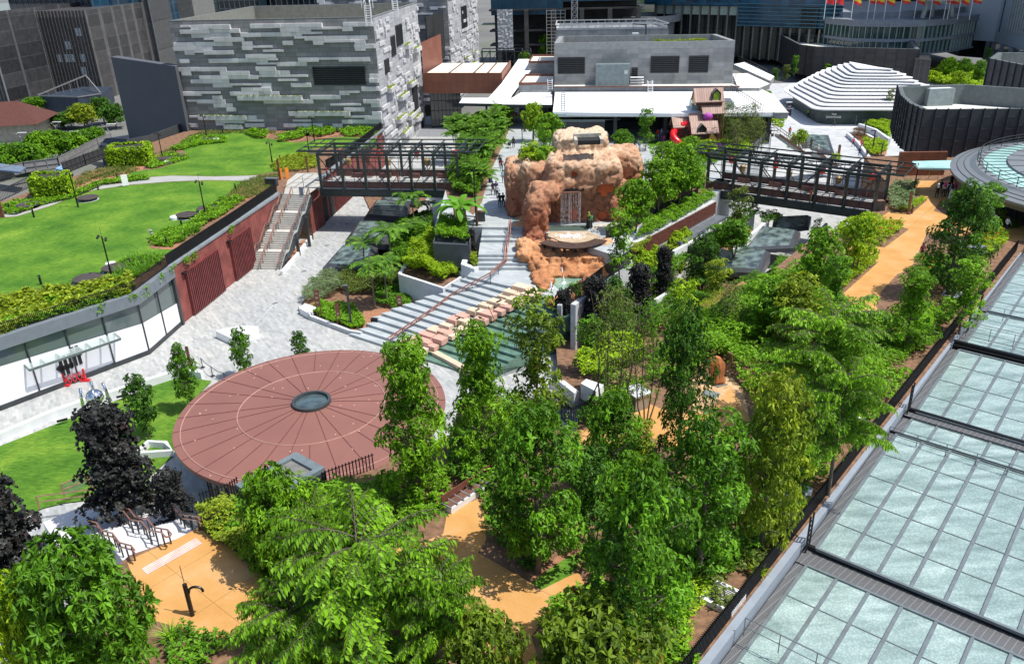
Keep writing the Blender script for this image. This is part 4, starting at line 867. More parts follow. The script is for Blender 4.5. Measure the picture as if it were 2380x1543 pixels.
for k in range(7):
 for a_,b_ in((ov[1],ov[2]),):wallbox(m,a_,b_,0,(b_-a_).length,zlo+k*1.1,zlo+k*1.1+.25,0,.9)
 wallbox(m,ov[0]+Vector((-6,1)),ov[0],-6,6,zc+k*1.1-4,zc+k*1.1-3.75,0,.9)
m.each('sun_shade',[plain('blue_shade',(.08,.2,.27),.4,.3)],T)
T=thing('curved_office_podium',(110,235,-8),'curved low office podium with green glass bands and a terrace of flags','building')
zt1=zt(2240,200,-8,50)
def arcp(r):
 pts=[];
 for x,y in((1893,108),(1910,118),(1975,127),(2060,130),(2140,129),(2210,122),(2262,112)):pts.append(Vector((at(x,y,-4).x,at(x,y,-4).y)))
 return pts
pts=arcp(0);top_z=[zt(1910,118+0,-4,62)]
px_=pj((pts[3].x,pts[3].y,-4));zs_=[zt(px_[0],px_[1],-4,y)for y in(px_[1]-.5,126,99,92,64,49)];bands=[(zs_[i],zs_[i+1],i%2)for i in range(5)]
bk=[pts[-1]+Vector((0,35)),pts[0]+Vector((-5,40))]
OG=facade('office_green_glass',(.02,.045,.04),(.05,.09,.08),(.15,.2,.19),1.3,9,0,.07,.1)
for nm,tt,mt,ex in(('band',0,plain('office_grey_band',(.2,.22,.25),.6),0),('glass_band',1,OG,.8)):
 for z0,z1,t_ in bands:
  if t_==tt:m=MB();m.prism([p+Vector((0,ex))for p in pts]+bk,z0,z1);m.build(nm,[mt],T)
m=MB()
for a_,b_ in zip(pts,pts[1:]):
 L=(b_-a_).length;k=max(1,int(L/1.6))
 for z0,z1,t_ in bands:
  if t_:
   for j in range(k):wallbox(m,a_,b_,j*L/k-.06,j*L/k+.06,z0,z1,-.7,.6)
m.build('fins',[plain('pale_fin',(.35,.42,.4),.5)],T)
m=MB();zr=bands[-1][1];
m.prism([p+Vector((0,9))for p in pts[1:]]+bk,zr-.1,zr+1.6);m.build('roof_parapet',[plain('podium_parapet',(.22,.24,.27),.6)],T)
m=MB()
for a_,b_ in zip(pts,pts[1:]):m.quad(V3(a_,bands[0][0]-4),V3(b_,bands[0][0]-4),V3(b_,bands[0][0]),V3(a_,bands[0][0]))
fx=[(518,165),(608,165),(770,165),(920,150),(980,120),(1075,135),(1215,125),(1355,135),(1500,125),(1630,125),(1665,110),(1760,120),(1870,120)]
YEL=plain('flag_yellow',(.75,.5,.02),.6);REDF=plain('flag_red',(.6,.03,.03),.6)
for i,(u,v)in enumerate(fx):
 x_,y_=Q(3,0,u,175);P_=at(x_,46+0*i,zr);
 T2=thing('flagpole',(P_.x,P_.y,zr),['red flag on a thin pole at the left end of the office podium terrace','red flag on a thin pole, second from the left end of the terrace'][i]if i<2 else '%s yellow and red flag on the curved office podium, counted from the left'%['third','fourth','fifth','sixth','seventh','eighth','ninth','tenth','eleventh','twelfth','last'][i-2],'flag','flags on the podium terrace')
 m=MB();m.tube([(P_.x,P_.y,zr),(P_.x,P_.y,zr+6)],.09,5);m.build('pole',[WHITE],T2)
 m=MB();g=[]
 for a_ in range(5):
  for b_ in range(3):g.append((P_.x+.1+a_*.6,P_.y+.2*math.sin(a_*1.6+i),zr+6-b_*.75-a_*(.15+.05*(i%3))))
 m.mi=0;m.add(g,[(a_*3,a_*3+1,a_*3+4,a_*3+3)for a_ in range(4)]);m.mi=1;m.add(g,[(a_*3+1,a_*3+2,a_*3+5,a_*3+4)for a_ in range(4)]);m.build('flag',[YEL if i>1 else REDF,REDF],T2)
m=MB();P_=at(2180,42,zr);m.lathe((P_.x,P_.y,zr),[(.01,5.4),(9,5.2),(9,5.5),(.01,5.9)],24)
for dx,dy in((-3,0),(3,1),(0,4)):m.tube([(P_.x+dx*1.5,P_.y+dy,zr),(P_.x+dx,P_.y+dy,zr+9)],[.7,.5],8)
m.build('round_canopy',[plain('canopy_grey',(.4,.42,.43),.5)],None,'round grey canopy on leaning posts above the office podium terrace','canopy')
P=tp([(2235,137),(2300,140),(2420,185)],-8)
T=thing('white_tower',(P[0].x,P[0].y,-8),'pale grey tower with dark vertical slot at the upper right corner','building')
z1=zt(2285,140,-8,97);m=MB();m.prism([P[0]+Vector((0,2)),P[1],P[2],P[2]+Vector((10,40)),P[0]+Vector((5,40))],z1,90);m.build('pale_wall',[plain('pale_cladding',(.42,.46,.49),.5,var=.05)],T)
m=MB();wallbox(m,P[1],P[2],2.5,3.3,z1+3,85,0,.1);wallbox(m,P[1],P[2],9,30,z1+4,85,0,.1);m.build('window_bands',[GLD],T)
m=MB();
for j in range(12):wallbox(m,P[1],P[2],9+j*1.9,9.5+j*1.9,z1+4,85,.1,.4)
m.build('fins',[plain('white_fin',(.45,.47,.48),.5)],T)
m=MB();m.prism([P[0]+Vector((2,6)),P[1]+Vector((0,5)),P[2]+Vector((0,6)),P[2]+Vector((8,36)),P[0]+Vector((5,36))],-8,z1);m.build('dark_base',[GLD],T)
m=MB()
for t_ in(0,.12,.3,.48,.66):p=P[1].lerp(P[2],t_)+Vector((0,1));m.box((p.x,p.y,(z1-8)/2),(2.2,2.2,z1+8))
m.each('column',[plain('column_grey',(.25,.27,.3),.6)],T)
P=tp([(2010,60),(2080,55),(2235,50)],-8)
tower('dark_glass_tower','nearly black glass tower beyond the terrace flags at the upper right',[P[1]+Vector((14,40)),P[2]+Vector((20,0)),P[2]+Vector((30,60)),P[1]+Vector((20,90))],BL,100,facade('black_glass',(.006,.008,.01),(.012,.016,.02),(.02,.02,.022),2,2.2,0,.08),None)
P=tp([(1985,62),(2075,60)],-8)
tower('glass_tower','blue glass block with white vertical fins left of the terrace flags',[P[0]+Vector((0,30)),P[1]+Vector((0,30)),P[1]+Vector((5,70)),P[0]+Vector((5,70))],BL,100,BLU,4,LG)
cover('far_woods',tp([(1378,95),(1470,95),(1480,20),(1375,20)],-10),14,G_HAZE,'distant mass of green trees in the gap between the two office towers',.35,2.2,1.1,-10,k=6,sc=.08,cat='trees',maxn=9000)
m=MB();a_=at(1330,14,-2);b_=at(1500,12,-2);m.beam((a_.x-40,a_.y,6),(b_.x+60,b_.y,6),14,3);
for i in range(8):p=a_.lerp(b_,i/7);m.box((p.x,p.y,-2),(3,4,14))
m.build('viaduct',[plain('viaduct_concrete',(.5,.52,.55),.8)],None,'distant pale concrete viaduct behind the trees in the central gap','bridge')
m=MB();P_=at(1478,75,0);m.lathe((P_.x+4,P_.y,-8),[(9,0),(9,11),(11,11.5),(11,13.5),(9.8,13.5),(9.8,12.3),(.01,12.3)],32);m.build('round_tower_block',[plain('round_block_grey',(.25,.26,.27),.6)],None,'small round grey building in the gap left of the big glass office','building')
GWM=plain('render_grey_wall',(.085,.092,.108),.8,var=.06,scale=.25,bump=.15,bscale=6)
ga=at(305,341,-6);gb=Vector((-55.9,148.2));gz=zt(305,341,-6,133)
m=MB();m.prism([Vector((ga.x,ga.y)),Vector((gb.x-.3,gb.y-1.5)),Vector((gb.x-.3,gb.y+.5)),Vector((ga.x+.4,ga.y+2))],-10,gz);m.build('grey_block',[GWM],None,'tall plain dark grey rendered wall left of the stone building','building')
wallstrip([at(298,343,-.2),at(350,330,0),at(445,294,0),(-56,147.6,0)],.25,-3,1.1,plain('parapet_dark',(.05,.055,.06),.6),'parapet','dark metal parapet at the foot of the plain grey wall')
A=tp([(98,260),(112,280),(193,262),(243,255)],BL);h=zt(100,262,BL,226);T=thing('blue_shed',(A[1].x,A[1].y,BL),'dark blue flat sided substation building with white roof frame among the trees','building')
sh=[A[0],A[2]+Vector((0,-1)),A[3],A[3]+Vector((-3,14)),A[0]+Vector((5,16))]
m=MB();m.prism(sh,BL,h);m.build('wall',[facade('shed_blue',(.03,.045,.07),(.04,.055,.085),(.015,.02,.03),2.6,20,0,.04,.5,0,0,.4)],T)
m=MB();ap=Vector((sum(p.x for p in sh)/5,sum(p.y for p in sh)/5+4,h+4.0));
for p in(sh[0],sh[2]):m.beam(V3(p,h+.3),ap,.3)
for t_ in(.2,.35,.5,.65,.8):
 for p in(sh[0],sh[2]):q_=V3(p,h+.3).lerp(ap,t_);m.beam(q_,(q_.x,q_.y,h),.16)
m.beam(V3(sh[0],h+.1),V3(sh[1],h+.1),.3);m.beam(V3(sh[1],h+.1),V3(sh[2],h+.1),.3);m.build('roof_frame',[LG],T)
A=at(78,330,BL);hz=zt(78,330,BL,288);T=thing('old_house',(A.x-12,A.y+5,BL),'old pale bungalow with a red brown tiled hip roof at the left frame edge','house')
m=MB();m.box((A.x-9,A.y+6,(BL+hz)/2),(17,12,hz-BL),math.radians(8));m.mi=1
for i in range(3):m.box((A.x-12+i*4.5,A.y-.3+.6*i,hz-2.4),(2,.2,1.6),math.radians(8))
m.build('wall',[plain('old_plaster',(.42,.39,.3),.85,var=.2),DARKIN],T)
m=MB();c=Vector((A.x-9,A.y+6));pr=[]
for dx,dy in((-10,-7.4),(10,-7.4),(10,7.4),(-10,7.4)):a8=math.radians(8);pr.append((c.x+dx*math.cos(a8)-dy*math.sin(a8),c.y+dx*math.sin(a8)+dy*math.cos(a8),hz-.2))
r0,r1=(c.x-4,c.y-.5,hz+4.2),(c.x+4,c.y+.6,hz+4.2);m.add(pr+[r0,r1],[(0,1,5,4),(1,2,5),(2,3,4,5),(3,0,4),(3,2,1,0)]);m.build('roof',[plain('red_brown_tiles',(.09,.03,.022),.85,var=.3,scale=3,bump=.5,bscale=8)],T)
m=MB();A=at(245,345,BL);m.prism(tp([(230,338),(300,345),(310,312),(245,322)],-5),BL,-5);m.build('low_shed',[plain('navy_roof',(.02,.026,.045),.6)],None,'low navy shed between the grey wall and the street trees','building')
m=MB();m.prism(tp([(0,395),(48,400),(60,388),(0,380)],-6),-6.3,-6);m.build('carport_roof',[plain('blue_grey_roof',(.13,.18,.25),.6)],None,'blue grey carport roof by the street at the left edge','roof')
m=MB();m.prism(tp([(128,392),(150,396),(175,384),(152,379)],-7),-7.3,-7);m.build('carport_roof',[plain('blue_sheet',(.2,.35,.6),.6)],None,'small bright blue awning beside the street below the lawn hedge','roof')
FT=plain('fence_dark',(.05,.05,.052),.6)
for pts_,z,lb,h_,st_ in(([(0,418),(60,403),(140,392),(230,345),(262,333)],-8,'grey steel framed hoarding fence along the street',2.2,2.6),([(0,470),(62,440),(110,418)],-1,'black picket fence at the edge of the upper terrace by the ivy block',1.5,.35),([(150,405),(200,385),(262,362)],-1.5,'dark solid screen fence beside the upper terrace behind the ivy blocks',1.8,1.2)):
 m=MB();P_=pv(pts_,z)
 for a_,b_ in zip(P_,P_[1:]):
  k=int((b_-a_).length/st_)+1
  for j in range(k+1):p=a_.lerp(b_,j/k);m.beam(p,p+Vector((0,0,h_)),.12 if st_>1 else.05)
  for q_ in((.1,.5,.95)if st_>1 else(.1,.95)):m.beam(a_+Vector((0,0,h_*q_)),b_+Vector((0,0,h_*q_)),.1)
  if 'solid' in lb or 'hoarding' in lb:m.quad(a_+Vector((0,.1,0)),b_+Vector((0,.1,0)),b_+Vector((0,.1,h_*.9)),a_+Vector((0,.1,h_*.9)))
 m.build('street_fence',[FT if 'hoarding' not in lb else plain('fence_grey',(.22,.22,.22),.6)],None,lb,'fence')
# ==== LEFT TERRACE EDGE: shop front, red wall, stairs
REDM=brickmat('red_timber_wall',.12,5.,(.3,.085,.07),(.24,.06,.05),(.12,.03,.03),math.radians(80),mortar=.012,off=.3,rough=.75,var=.35,bump=.4)
T=thing('shop_front',(RW[1].x,RW[1].y,-6),'curved shop front with white hoarding, glass band and grey fascia under the planted terrace edge','building')
sh=[RW[0],RW[1],RW[1].lerp(RW[2],.5),RW[2],RW[3]]
def offs(path,o):
 out=[]
 for i,p in enumerate(path):
  a=path[max(i-1,0)];b=path[min(i+1,len(path)-1)];d=Vector((b.x-a.x,b.y-a.y,0)).normalized();out.append(Vector((p.x+d.y*o,p.y-d.x*o,p.z)))
 return out
def ribbon(m,path,z0,z1,o=0.):
 q=offs(path,o)
 for a,b in zip(q,q[1:]):m.quad(V3(a,z0),V3(b,z0),V3(b,z1),V3(a,z1))
def band(m,path,z0,z1,o0,o1):
 A=offs(path,o0);B=offs(path,o1)
 for i in range(len(path)-1):m.prism([A[i],A[i+1],B[i+1],B[i]],z0,z1)
m=MB();band(m,sh,-6,-5.55,-.3,.12);m.build('plinth',[DGREY],T)
zl=[-2.2,-2.2,-2.5,-2.8,-3.6]
m=MB();q=offs(sh,.02)
for i in range(len(sh)-1):m.add([V3(q[i],-5.55),V3(q[i+1],-5.55),V3(q[i+1],zl[i+1]),V3(q[i],zl[i])],[(0,1,2,3)])
m.build('white_hoarding',[plain('hoarding_white',(.82,.83,.85),.5,var=.02)],T)
m=MB();ribbon(m,sh,-5.5,-.75,-.06);m.build('glass_band',[glassmat('shop_glass',(.1,.13,.13),.08,1.)],T)
m=MB();band(m,sh,-.8,.3,-.5,.35);m.build('fascia',[plain('fascia_slate',(.15,.175,.2),.7,var=.08,bump=.1)],T)
m=MB()
for a,b in zip(sh,sh[1:]):
 L=(b-a).length;k=max(1,round(L/2.9))
 for j in range(k):wallbox(m,a,b,j*L/k-.05,j*L/k+.05,-5.6,-.7,0.03,.1)
 for z in(-.85,):wallbox(m,a,b,0,L,z,z+.12,.02,.14)
m.build('mullions',[DGREY],T)
m=MB();ca_=aq(0,2,1120,65,-3.0);cb_=aq(0,2,275,355,-3.0);d=(ca_-cb_).normalized();n=Vector((d.y,-d.x,0));
P0=cb_;P1=ca_;back=[P0-n*2.4+d*.0,P1-n*2.4]
back=[Vector((b.x,b.y,-2.7))for b in back]
m.beam(P0,P1,.14,.2);m.beam(back[0],back[1],.12,.16)
for i in range(7):a=P0.lerp(P1,i/6);b=back[0].lerp(back[1],i/6);m.beam(a,b,.14,.18)
m.build('awning_frame',[plain('awning_steel',(.13,.16,.16),.4,.3)],T)
m=MB();m.quad(P0+Vector((0,0,.1)),P1+Vector((0,0,.1)),back[1]+Vector((0,0,.1)),back[0]+Vector((0,0,.1)));m.build('awning_glass',[glassmat('awning_clear_glass',(.55,.66,.66),.04,.42)],T)
lx=aq(0,2,650,290,-4.2);a,b=RW[1],RW[2];L=(b-a).length;dd=(b-a).normalized();s0=(Vector((lx.x,lx.y,-6))-a).dot(dd)
m=MB()
def eb(s,z0,z1,w=.42):wallbox(m,a,b,s0+s-w/2,s0+s+w/2,z0,z1,.03,.07)
for s in(-.8,-.4):eb(s,-5.0,-3.2,.27)
eb(0,-4.6,-3.3,.2)
for s in(.4,.8):eb(s,-4.5,-2.7,.27)
wallbox(m,a,b,s0-.95,s0+.15,-4.5,-4.1,.03,.07);wallbox(m,a,b,s0-.1,s0+.95,-3.6,-3.2,.03,.07)
for sg in(-1,1):
 z=-4.3 if sg<0 else-3.3;p=[wallpt(a,b,s0+sg*.93,z+.45,.04),wallpt(a,b,s0+sg*.93,z-.45,.04),wallpt(a,b,s0+sg*1.3,z-.1*sg,.04)];q=[wallpt(a,b,s0+sg*.93,z+.45,.1),wallpt(a,b,s0+sg*.93,z-.45,.1),wallpt(a,b,s0+sg*1.3,z-.1*sg,.1)]
 m.add(p+q,[(0,1,2),(5,4,3),(0,3,4,1),(1,4,5,2),(2,5,3,0)])
m.build('shop_emblem',[BLACK],T)
P=aq(0,2,615,500,-6);Q_=aq(0,2,800,455,-6);T2=thing('folding_barrier',P,'red and white expanding safety barrier in front of the black emblem','barrier');m=MB()
REDP=plain('barrier_red',(.6,.02,.03),.4);n=4;ax=(Q_-P)
for z0,z1 in((0,1),):
 for i in range(n):
  a0=P+ax*(i/n);a1=P+ax*((i+1)/n);m.beam(a0+Vector((0,0,.15)),a1+Vector((0,0,1.)),.07);m.beam(a0+Vector((0,0,1.)),a1+Vector((0,0,.15)),.07)
m.build('lattice',[REDP],T2)
for e in(P,Q_):m=MB();m.box((e.x,e.y,.62-6),(.14,.14,1.2));m.prism([Vector((e.x-.35,e.y-.2)),Vector((e.x+.35,e.y-.2)),Vector((e.x+.35,e.y+.2)),Vector((e.x-.35,e.y+.2))],-6,-5.85);m.build('end_post',[REDP],T2)
def picket(name,path,z0,z1,sp,label,mat=BLACK,w=.035,solid=None,off=0.,toprail=True,dep=.05):
 m=MB();m.mi=0
 for a,b in zip(path,path[1:]):
  a=Vector(a);b=Vector(b);L=(b-a).length;k=max(1,int(L/sp));ag=ang(a,b)
  for j in range(k):p=a.lerp(b,(j+.5)/k);m.box((p.x,p.y,(z0+z1)/2),(w,dep,z1-z0),ag)
  for z in(z0+.12,z1-.12):m.beam(V3(a,z),V3(b,z),.04)
  if solid:m.mi=1;m.quad(V3(a,z0),V3(b,z0),V3(b,z1-.05),V3(a,z1-.05));m.mi=0
 return m.build(name,[mat]+([solid]if solid else[]),None,label,'fence')
inn=offs(sh,-.25)
picket('terrace_fence',inn,.3,1.3,.14,'thin black picket fence above the grey shop fascia, with trailing plants')
SOL=plain('mesh_black',(.016,.018,.02),.5)
rwt=[V3(RW[3],.35),V3(RW[4],.35),V3(stt[0],.35)-Vector((.3,0,0))]
picket('terrace_fence',[p+Vector((-.3,0,0))for p in rwt],.35,1.5,.12,'dense black screen fence along the top of the red timber wall, left of the stairs',solid=SOL)
T=thing('red_wall',(RW[3].x,RW[3].y,-6),'long red timber clad retaining wall with two slatted gates left of the stairs','wall')
rw=[RW[3],RW[4],V3(stt[0],-6)]
m=MB();band(m,rw,-6,.1,-.4,.0);m.build('timber_cladding',[REDM],T)
m=MB();band(m,rw,.1,.32,-.5,.12);m.build('coping',[plain('coping_slate',(.2,.23,.25),.6)],T)
m=MB();band(m,[RW[3]-Vector((.0,.35,0)),RW[3]+Vector((0.02,.02,0))],-6,.1,-.3,.2);m.build('dark_corner_post',[DGREY],T)
Lr=(RW[4]-RW[3]).length
def sl(u,v):p=aq(0,1,u,v,-6);return(p-RW[3]).dot((RW[4]-RW[3]).normalized())
for u0,v0,u1,v1 in((1790,1390,2050,1165),(2145,1070,2300,930)):
 s0,s1=sl(u0,v0),sl(u1,v1);g=MB();wallbox(g,RW[3],RW[4],s0,s1,-6,-2.0,.0,.06);o=g.build('slatted_gate',[plain('gate_back',(.1,.1,.11),.6)],T)
 g=MB();k=int((s1-s0)/.34)
 for j in range(k+1):s=s0+j*(s1-s0)/k;wallbox(g,RW[3],RW[4],s-.08,s+.08,-5.9,-1.1,.06,.3)
 for z in(-2.6,-1.15):wallbox(g,RW[3],RW[4],s0,s1,z,z+.1,.06,.16)
 g.build('slats',[plain('slat_maroon',(.16,.035,.035),.6,var=.3)],o)
 g=MB();wallbox(g,RW[3],RW[4],s0-.6,s0+.1,-1.15,-1.0,.05,.35);g.build('wall_lamp',[BLACK],T)
T=thing('red_wall',(RW2[0].x,RW2[0].y,-6),'red timber clad wall continuing behind the left bridge towards the stone building','wall')
pb_=[V3(stt[1],-6)+Vector((0,-.2,0))]+RW2
m=MB();band(m,[RW2[0],RW2[1]],-6,-.02,-3.4,.0);band(m,[RW2[1],RW2[2],RW2[3]],-6,.1,-.5,-.3);m.build('timber_cladding',[REDM],T)
m=MB();band(m,RW2[1:],.1,.32,-.6,.1);m.build('coping',[bpy.data.materials['coping_slate']],T)
m=MB();
for s0,s1 in((5.5,7.3),(8.2,10.2)):wallbox(m,RW2[1],RW2[2],s0-5,s1-5,-6,-2.6,-.28,.04)
m.build('doorway',[DARKIN],T)
m=MB()
for j in range(26):s=7.5+j*.3;wallbox(m,RW2[1],RW2[2],s-2,s-1.9,-5.9,-1.4,-.28,.14)
for j in range(12):s=.2+j*.3;p=V3(stt[1],-6).lerp(RW2[0],0);m.box((RW2[0].x-3.1+j*.26,RW2[0].y-.1,-3.4),(.1,.16,5.))
m.build('slats',[bpy.data.materials['slat_maroon']],T)
picket('terrace_fence',[p+Vector((-.3,0,0))for p in[V3(stt[1],.3)+Vector((0,-.3,0)),V3(RW2[0],.3)+Vector((-.2,2.2,0))]],.3,1.5,.12,'short black screen fence between the stair head and the left bridge',solid=SOL)
picket('terrace_fence',[p+Vector((-.3,0,0))for p in[V3(RW2[1]+Vector((0,6,0)),.3),V3(RW2[2],.3),V3(RW2[3],.3)]],.3,1.5,.12,'black screen fence running behind the left bridge up to the stone building corner',solid=SOL)
sb0,sb1=at(582,626,-6),at(652,627,-6);st0,st1=V3(stt[0],0),V3(stt[1],0)
st0=st0+Vector((.1,0,0));st1=Vector((st0.x+3.7,st1.y,0))
T=thing('staircase',sb0,'long pale outdoor staircase with four copper handrails climbing from the plaza to the lawn terrace','staircase')
m=MB();nst=32;dv=(st0-sb0);
prof=[];zc_=-6.;sacc=0;land={8,16,24};tot=nst+len(land)*3
s_=0
for i in range(nst):
 z1_=-6+(i+1)*6/nst;t0=s_/tot;s_+=1;
 if i+1 in land:s_+=3
 t1=s_/tot
 a=sb0.lerp(st0,t0);b=sb0.lerp(st0,t1);c=sb1.lerp(st1,t1);d=sb1.lerp(st1,t0)
 prof.append((t0,z1_))
 m.mi=0;m.prism([Vector(p[:2])for p in(a,b,c,d)],z1_-.9 if i>3 else-6,z1_)
 nz=(sb1-sb0).normalized();m.mi=1;e=Vector((a.x,a.y,z1_+.004));f=Vector((d.x,d.y,z1_+.004));dr=(b-a).normalized()*.05;m.quad(e+dr*.2,f+dr*.2,f+dr*1.4,e+dr*1.4)
m.build('steps',[plain('stair_concrete',(.5,.49,.45),.75,var=.1,scale=1.5),plain('step_nosing',(.16,.16,.15),.7)],T)
def stz(t):
 z=-6
 for a,b in prof:
  if t>=a:z=b
 return z
ks=[(0,-6)];
for i,(t_,z_)in enumerate(prof):
 if(i in land)or i==0 or i==nst-1:ks.append((t_,z_-(6/nst if i in land or i==0 else 0)))
 if(i+1 in land):ks.append((t_,z_))
ks.append((1,0));ks=sorted(set(ks))
def railpath(f,h):
 out=[]
 for t_,z_ in ks:p=sb0.lerp(st0,t_).lerp(sb1.lerp(st1,t_),f);out.append(Vector((p.x,p.y,z_+h)))
 return out
for f in(0.03,.36,.97):
 r1=railpath(f,.95);m=MB();m.tube(r1,.045,6);m.tube([p-Vector((0,0,.22))for p in r1],.04,6);
 e=(r1[0]-r1[1]).normalized();m.tube([r1[0],r1[0]+Vector((0,-.3,0)),r1[0]+Vector((0,-.3,-.22)),r1[0]-Vector((0,0,.22))],.045,6);m.build('handrail',[COPPER],T)
 m=MB();n=15
 for i in range(n+1):
  t_=i/n;p=sb0.lerp(st0,t_).lerp(sb1.lerp(st1,t_),f);z=stz(t_)if i else-6;m.beam((p.x,p.y,z),(p.x,p.y,z+.9),.05)
 m.each('rail_post',[DGREY],T)
STG=glassmat('rail_glass',(.12,.15,.16),.05,.38)
for f in(0.0,1.0):
 m=MB();r1=railpath(f,1.12);r0=railpath(f,.05)
 for i in range(len(r1)-1):m.quad(r0[i],r0[i+1],r1[i+1],r1[i])
 m.build('glass_balustrade',[STG],T)
m=MB();r0=railpath(1.,-.35);
for a,b in zip(r0,r0[1:]):m.beam(a+Vector((.1,0,-.2)),b+Vector((.1,0,-.2)),.14,.7)
m.build('stringer',[DGREY],T)
m=MB();lp=[(660,451),(715,453),(749,428),(737,402),(690,403),(668,420)];m.poly([at(x,y,.03)for x,y in lp][::-1]);o=m.build('pavement',[plain('landing_concrete',(.42,.41,.37),.8,var=.12)],kind='structure')
for f in(.45,.75):
 p=sb1.lerp(st1,f);m=MB();m.beam((p.x+.2,p.y,-6),(p.x+.2,p.y,-6.6+6*f),.35,.35);m.build('support_column',[DGREY],T)
wallstrip([at(655,640,-6),at(690,600,-6),at(726,553,-6)],.3,-6,-5.5,CONCW,'low_wall','low white kerb along the planting pocket right of the stairs')
sheet('planting_bed',pv([(657,632),(668,600),(700,560),(722,553),(690,600)],-5.8),-5.8,MULCH)
m=MB();sp=[aq(1,1,*p,-5.99)for p in((1120,300),(1000,370),(840,540),(660,740),(445,980),(178,1275),(0,1460))]
for a,b in zip(sp,sp[1:]):m.beam((a.x,a.y,-5.995),(b.x,b.y,-5.995),.22,.012)
for p in sp[1:-1]:m.mi=1;m.box((p.x,p.y,-5.985),(.55,.3,.02),.8);m.mi=0
m.build('drain_channel',[plain('drain_strip',(.38,.4,.42),.6),plain('drain_cover',(.12,.13,.15),.6)],None,'long pale drain channel with dark covers crossing the plaza','drain')
m=MB();P=[at(x,y,-5.2)for x,y in((500,768),(553,757),(600,758),(598,772),(540,787))];m.prism([Vector(p[:2])for p in P],-6,-5.2);m.build('white_bench',[WHITE],None,'low angular white block bench standing alone on the plaza','bench',bevel=.04)
PVC=Vector((-14.3,50.3));PR=9.38;PZ=-1.25
T=thing('round_pavilion',(PVC.x,PVC.y,-6),'round pavilion with large flat cone roof of reddish copper panels and central skylight','building')
COPR=plain('copper_roof',(.25,.112,.088),.5,.1,var=.07,scale=.35)
m=MB();
def rz_(r):return PZ+.62*(1-r/PR)
m.lathe((PVC.x,PVC.y,0),[(PR-.05,PZ-.38),(PR+.02,PZ-.05),(PR,rz_(PR)),(PR*.62,rz_(PR*.62)),(PR*.138,rz_(PR*.138))],128,cap=False);m.build('roof_cone',[COPR],T)
m=MB();m.lathe((PVC.x,PVC.y,0),[(PR-.05,PZ-.4),(PR*.2,PZ-.45)],64,cap=False);m.build('soffit',[plain('soffit_dark',(.05,.04,.035),.7)],T)
m=MB();nsg=30;SEAMC=plain('seam_dark',(.13,.045,.04),.6);
for i in range(nsg):
 a=2*PI*(i+.35)/nsg;f=(lambda r:(PVC.x+r*math.cos(a),PVC.y+r*math.sin(a),rz_(r)+.012));m.beam(f(PR*.56 if i%3 else PR*.14),f(PR),.045,.03)
 if i%3:m.beam(f(PR*.14),f(PR*.56),.045,.03)if i%3==1 else None
m.build('radial_seams',[SEAMC],T)
m=MB()
for rr in(PR*.545,PR*.945):m.tube([(PVC.x+rr*math.cos(2*PI*i/96),PVC.y+rr*math.sin(2*PI*i/96),rz_(rr)+.02)for i in range(97)],.035,5,False)
m.build('ring_seams',[plain('seam_light',(.5,.3,.25),.45,.2)],T)
m=MB();m.lathe((PVC.x,PVC.y,0),[(PR*.145,rz_(1.3)-.05),(PR*.145,rz_(1.3)+.22),(PR*.124,rz_(1.3)+.24),(PR*.12,rz_(1.3)-.15)],48,cap=False);o=m.build('skylight_ring',[plain('skylight_ring_grey',(.06,.075,.08),.5,.3)],T)
m=MB();m.lathe((PVC.x,PVC.y,0),[(PR*.121,rz_(1.3)+.03),(.001,rz_(1.3)+.12)],40);m.build('skylight_glass',[plain('skylight_blue_grey',(.06,.09,.1),.12,0,var=.5,scale=1.2)],T)
m=MB();m.lathe((PVC.x,PVC.y,0),[(PR-1.6,-6),(PR-1.6,PZ-.42)],64,cap=False);m.build('glass_wall',[plain('pavilion_cream_glass',(.3,.29,.24),.3,var=.4,scale=.8)],T)
m=MB()
for i in range(40):a=2*PI*i/40;m.beam((PVC.x+(PR-1.55)*math.cos(a),PVC.y+(PR-1.55)*math.sin(a),-6),(PVC.x+(PR-1.55)*math.cos(a),PVC.y+(PR-1.55)*math.sin(a),PZ-.4),.08)
m.build('mullions',[DGREY],T)
m=MB();r=random.Random(8)
for i in range(60):
 a=r.uniform(0,2*PI);q=PR*math.sqrt(r.uniform(.05,.98));m.box((PVC.x+q*math.cos(a),PVC.y+q*math.sin(a),rz_(q)+.02),(.1,.07,.02),a)
m.build('fallen_leaves',[plain('pale_leaf',(.6,.42,.33),.8)],None,'scattered tiny pale fallen leaves on the copper roof','leaves',kind='stuff')
rp=[Q(1,2,*p)for p in((-190,1420),(370,1112),(635,1262),(500,1340),(480,1400),(90,1510),(0,1543))]
T=thing('plant_room',at(620,1120,0),'small dark box with grey framed slatted roof in front of the round pavilion','building')
c4=[at(547,1128,1.2),at(688,1052,1.2),at(755,1088,1.2),at(612,1172,1.2)]
m=MB();pp_=[Vector(p[:2])for p in c4];m.prism(pp_,-6,1.0);m.build('wall',[plain('plant_wall_dark',(.03,.034,.036),.7)],T)
m=MB();c=sum(pp_,Vector((0,0)))/4
for i in range(4):m.prism([pp_[i],pp_[(i+1)%4],pp_[(i+1)%4].lerp(c,.27),pp_[i].lerp(c,.27)],1.0,1.28)
m.build('roof_frame',[plain('frame_slate',(.17,.21,.23),.5,.2)],T)
m=MB();i4=[p.lerp(c,.27)for p in pp_]
for j in range(14):a=i4[0].lerp(i4[3],(j+.5)/14);b=i4[1].lerp(i4[2],(j+.5)/14);m.beam(V3(a,1.08),V3(b,1.08),.1,.06)
m.build('roof_slats',[plain('weathered_slats',(.2,.2,.19),.7,var=.2)],T)
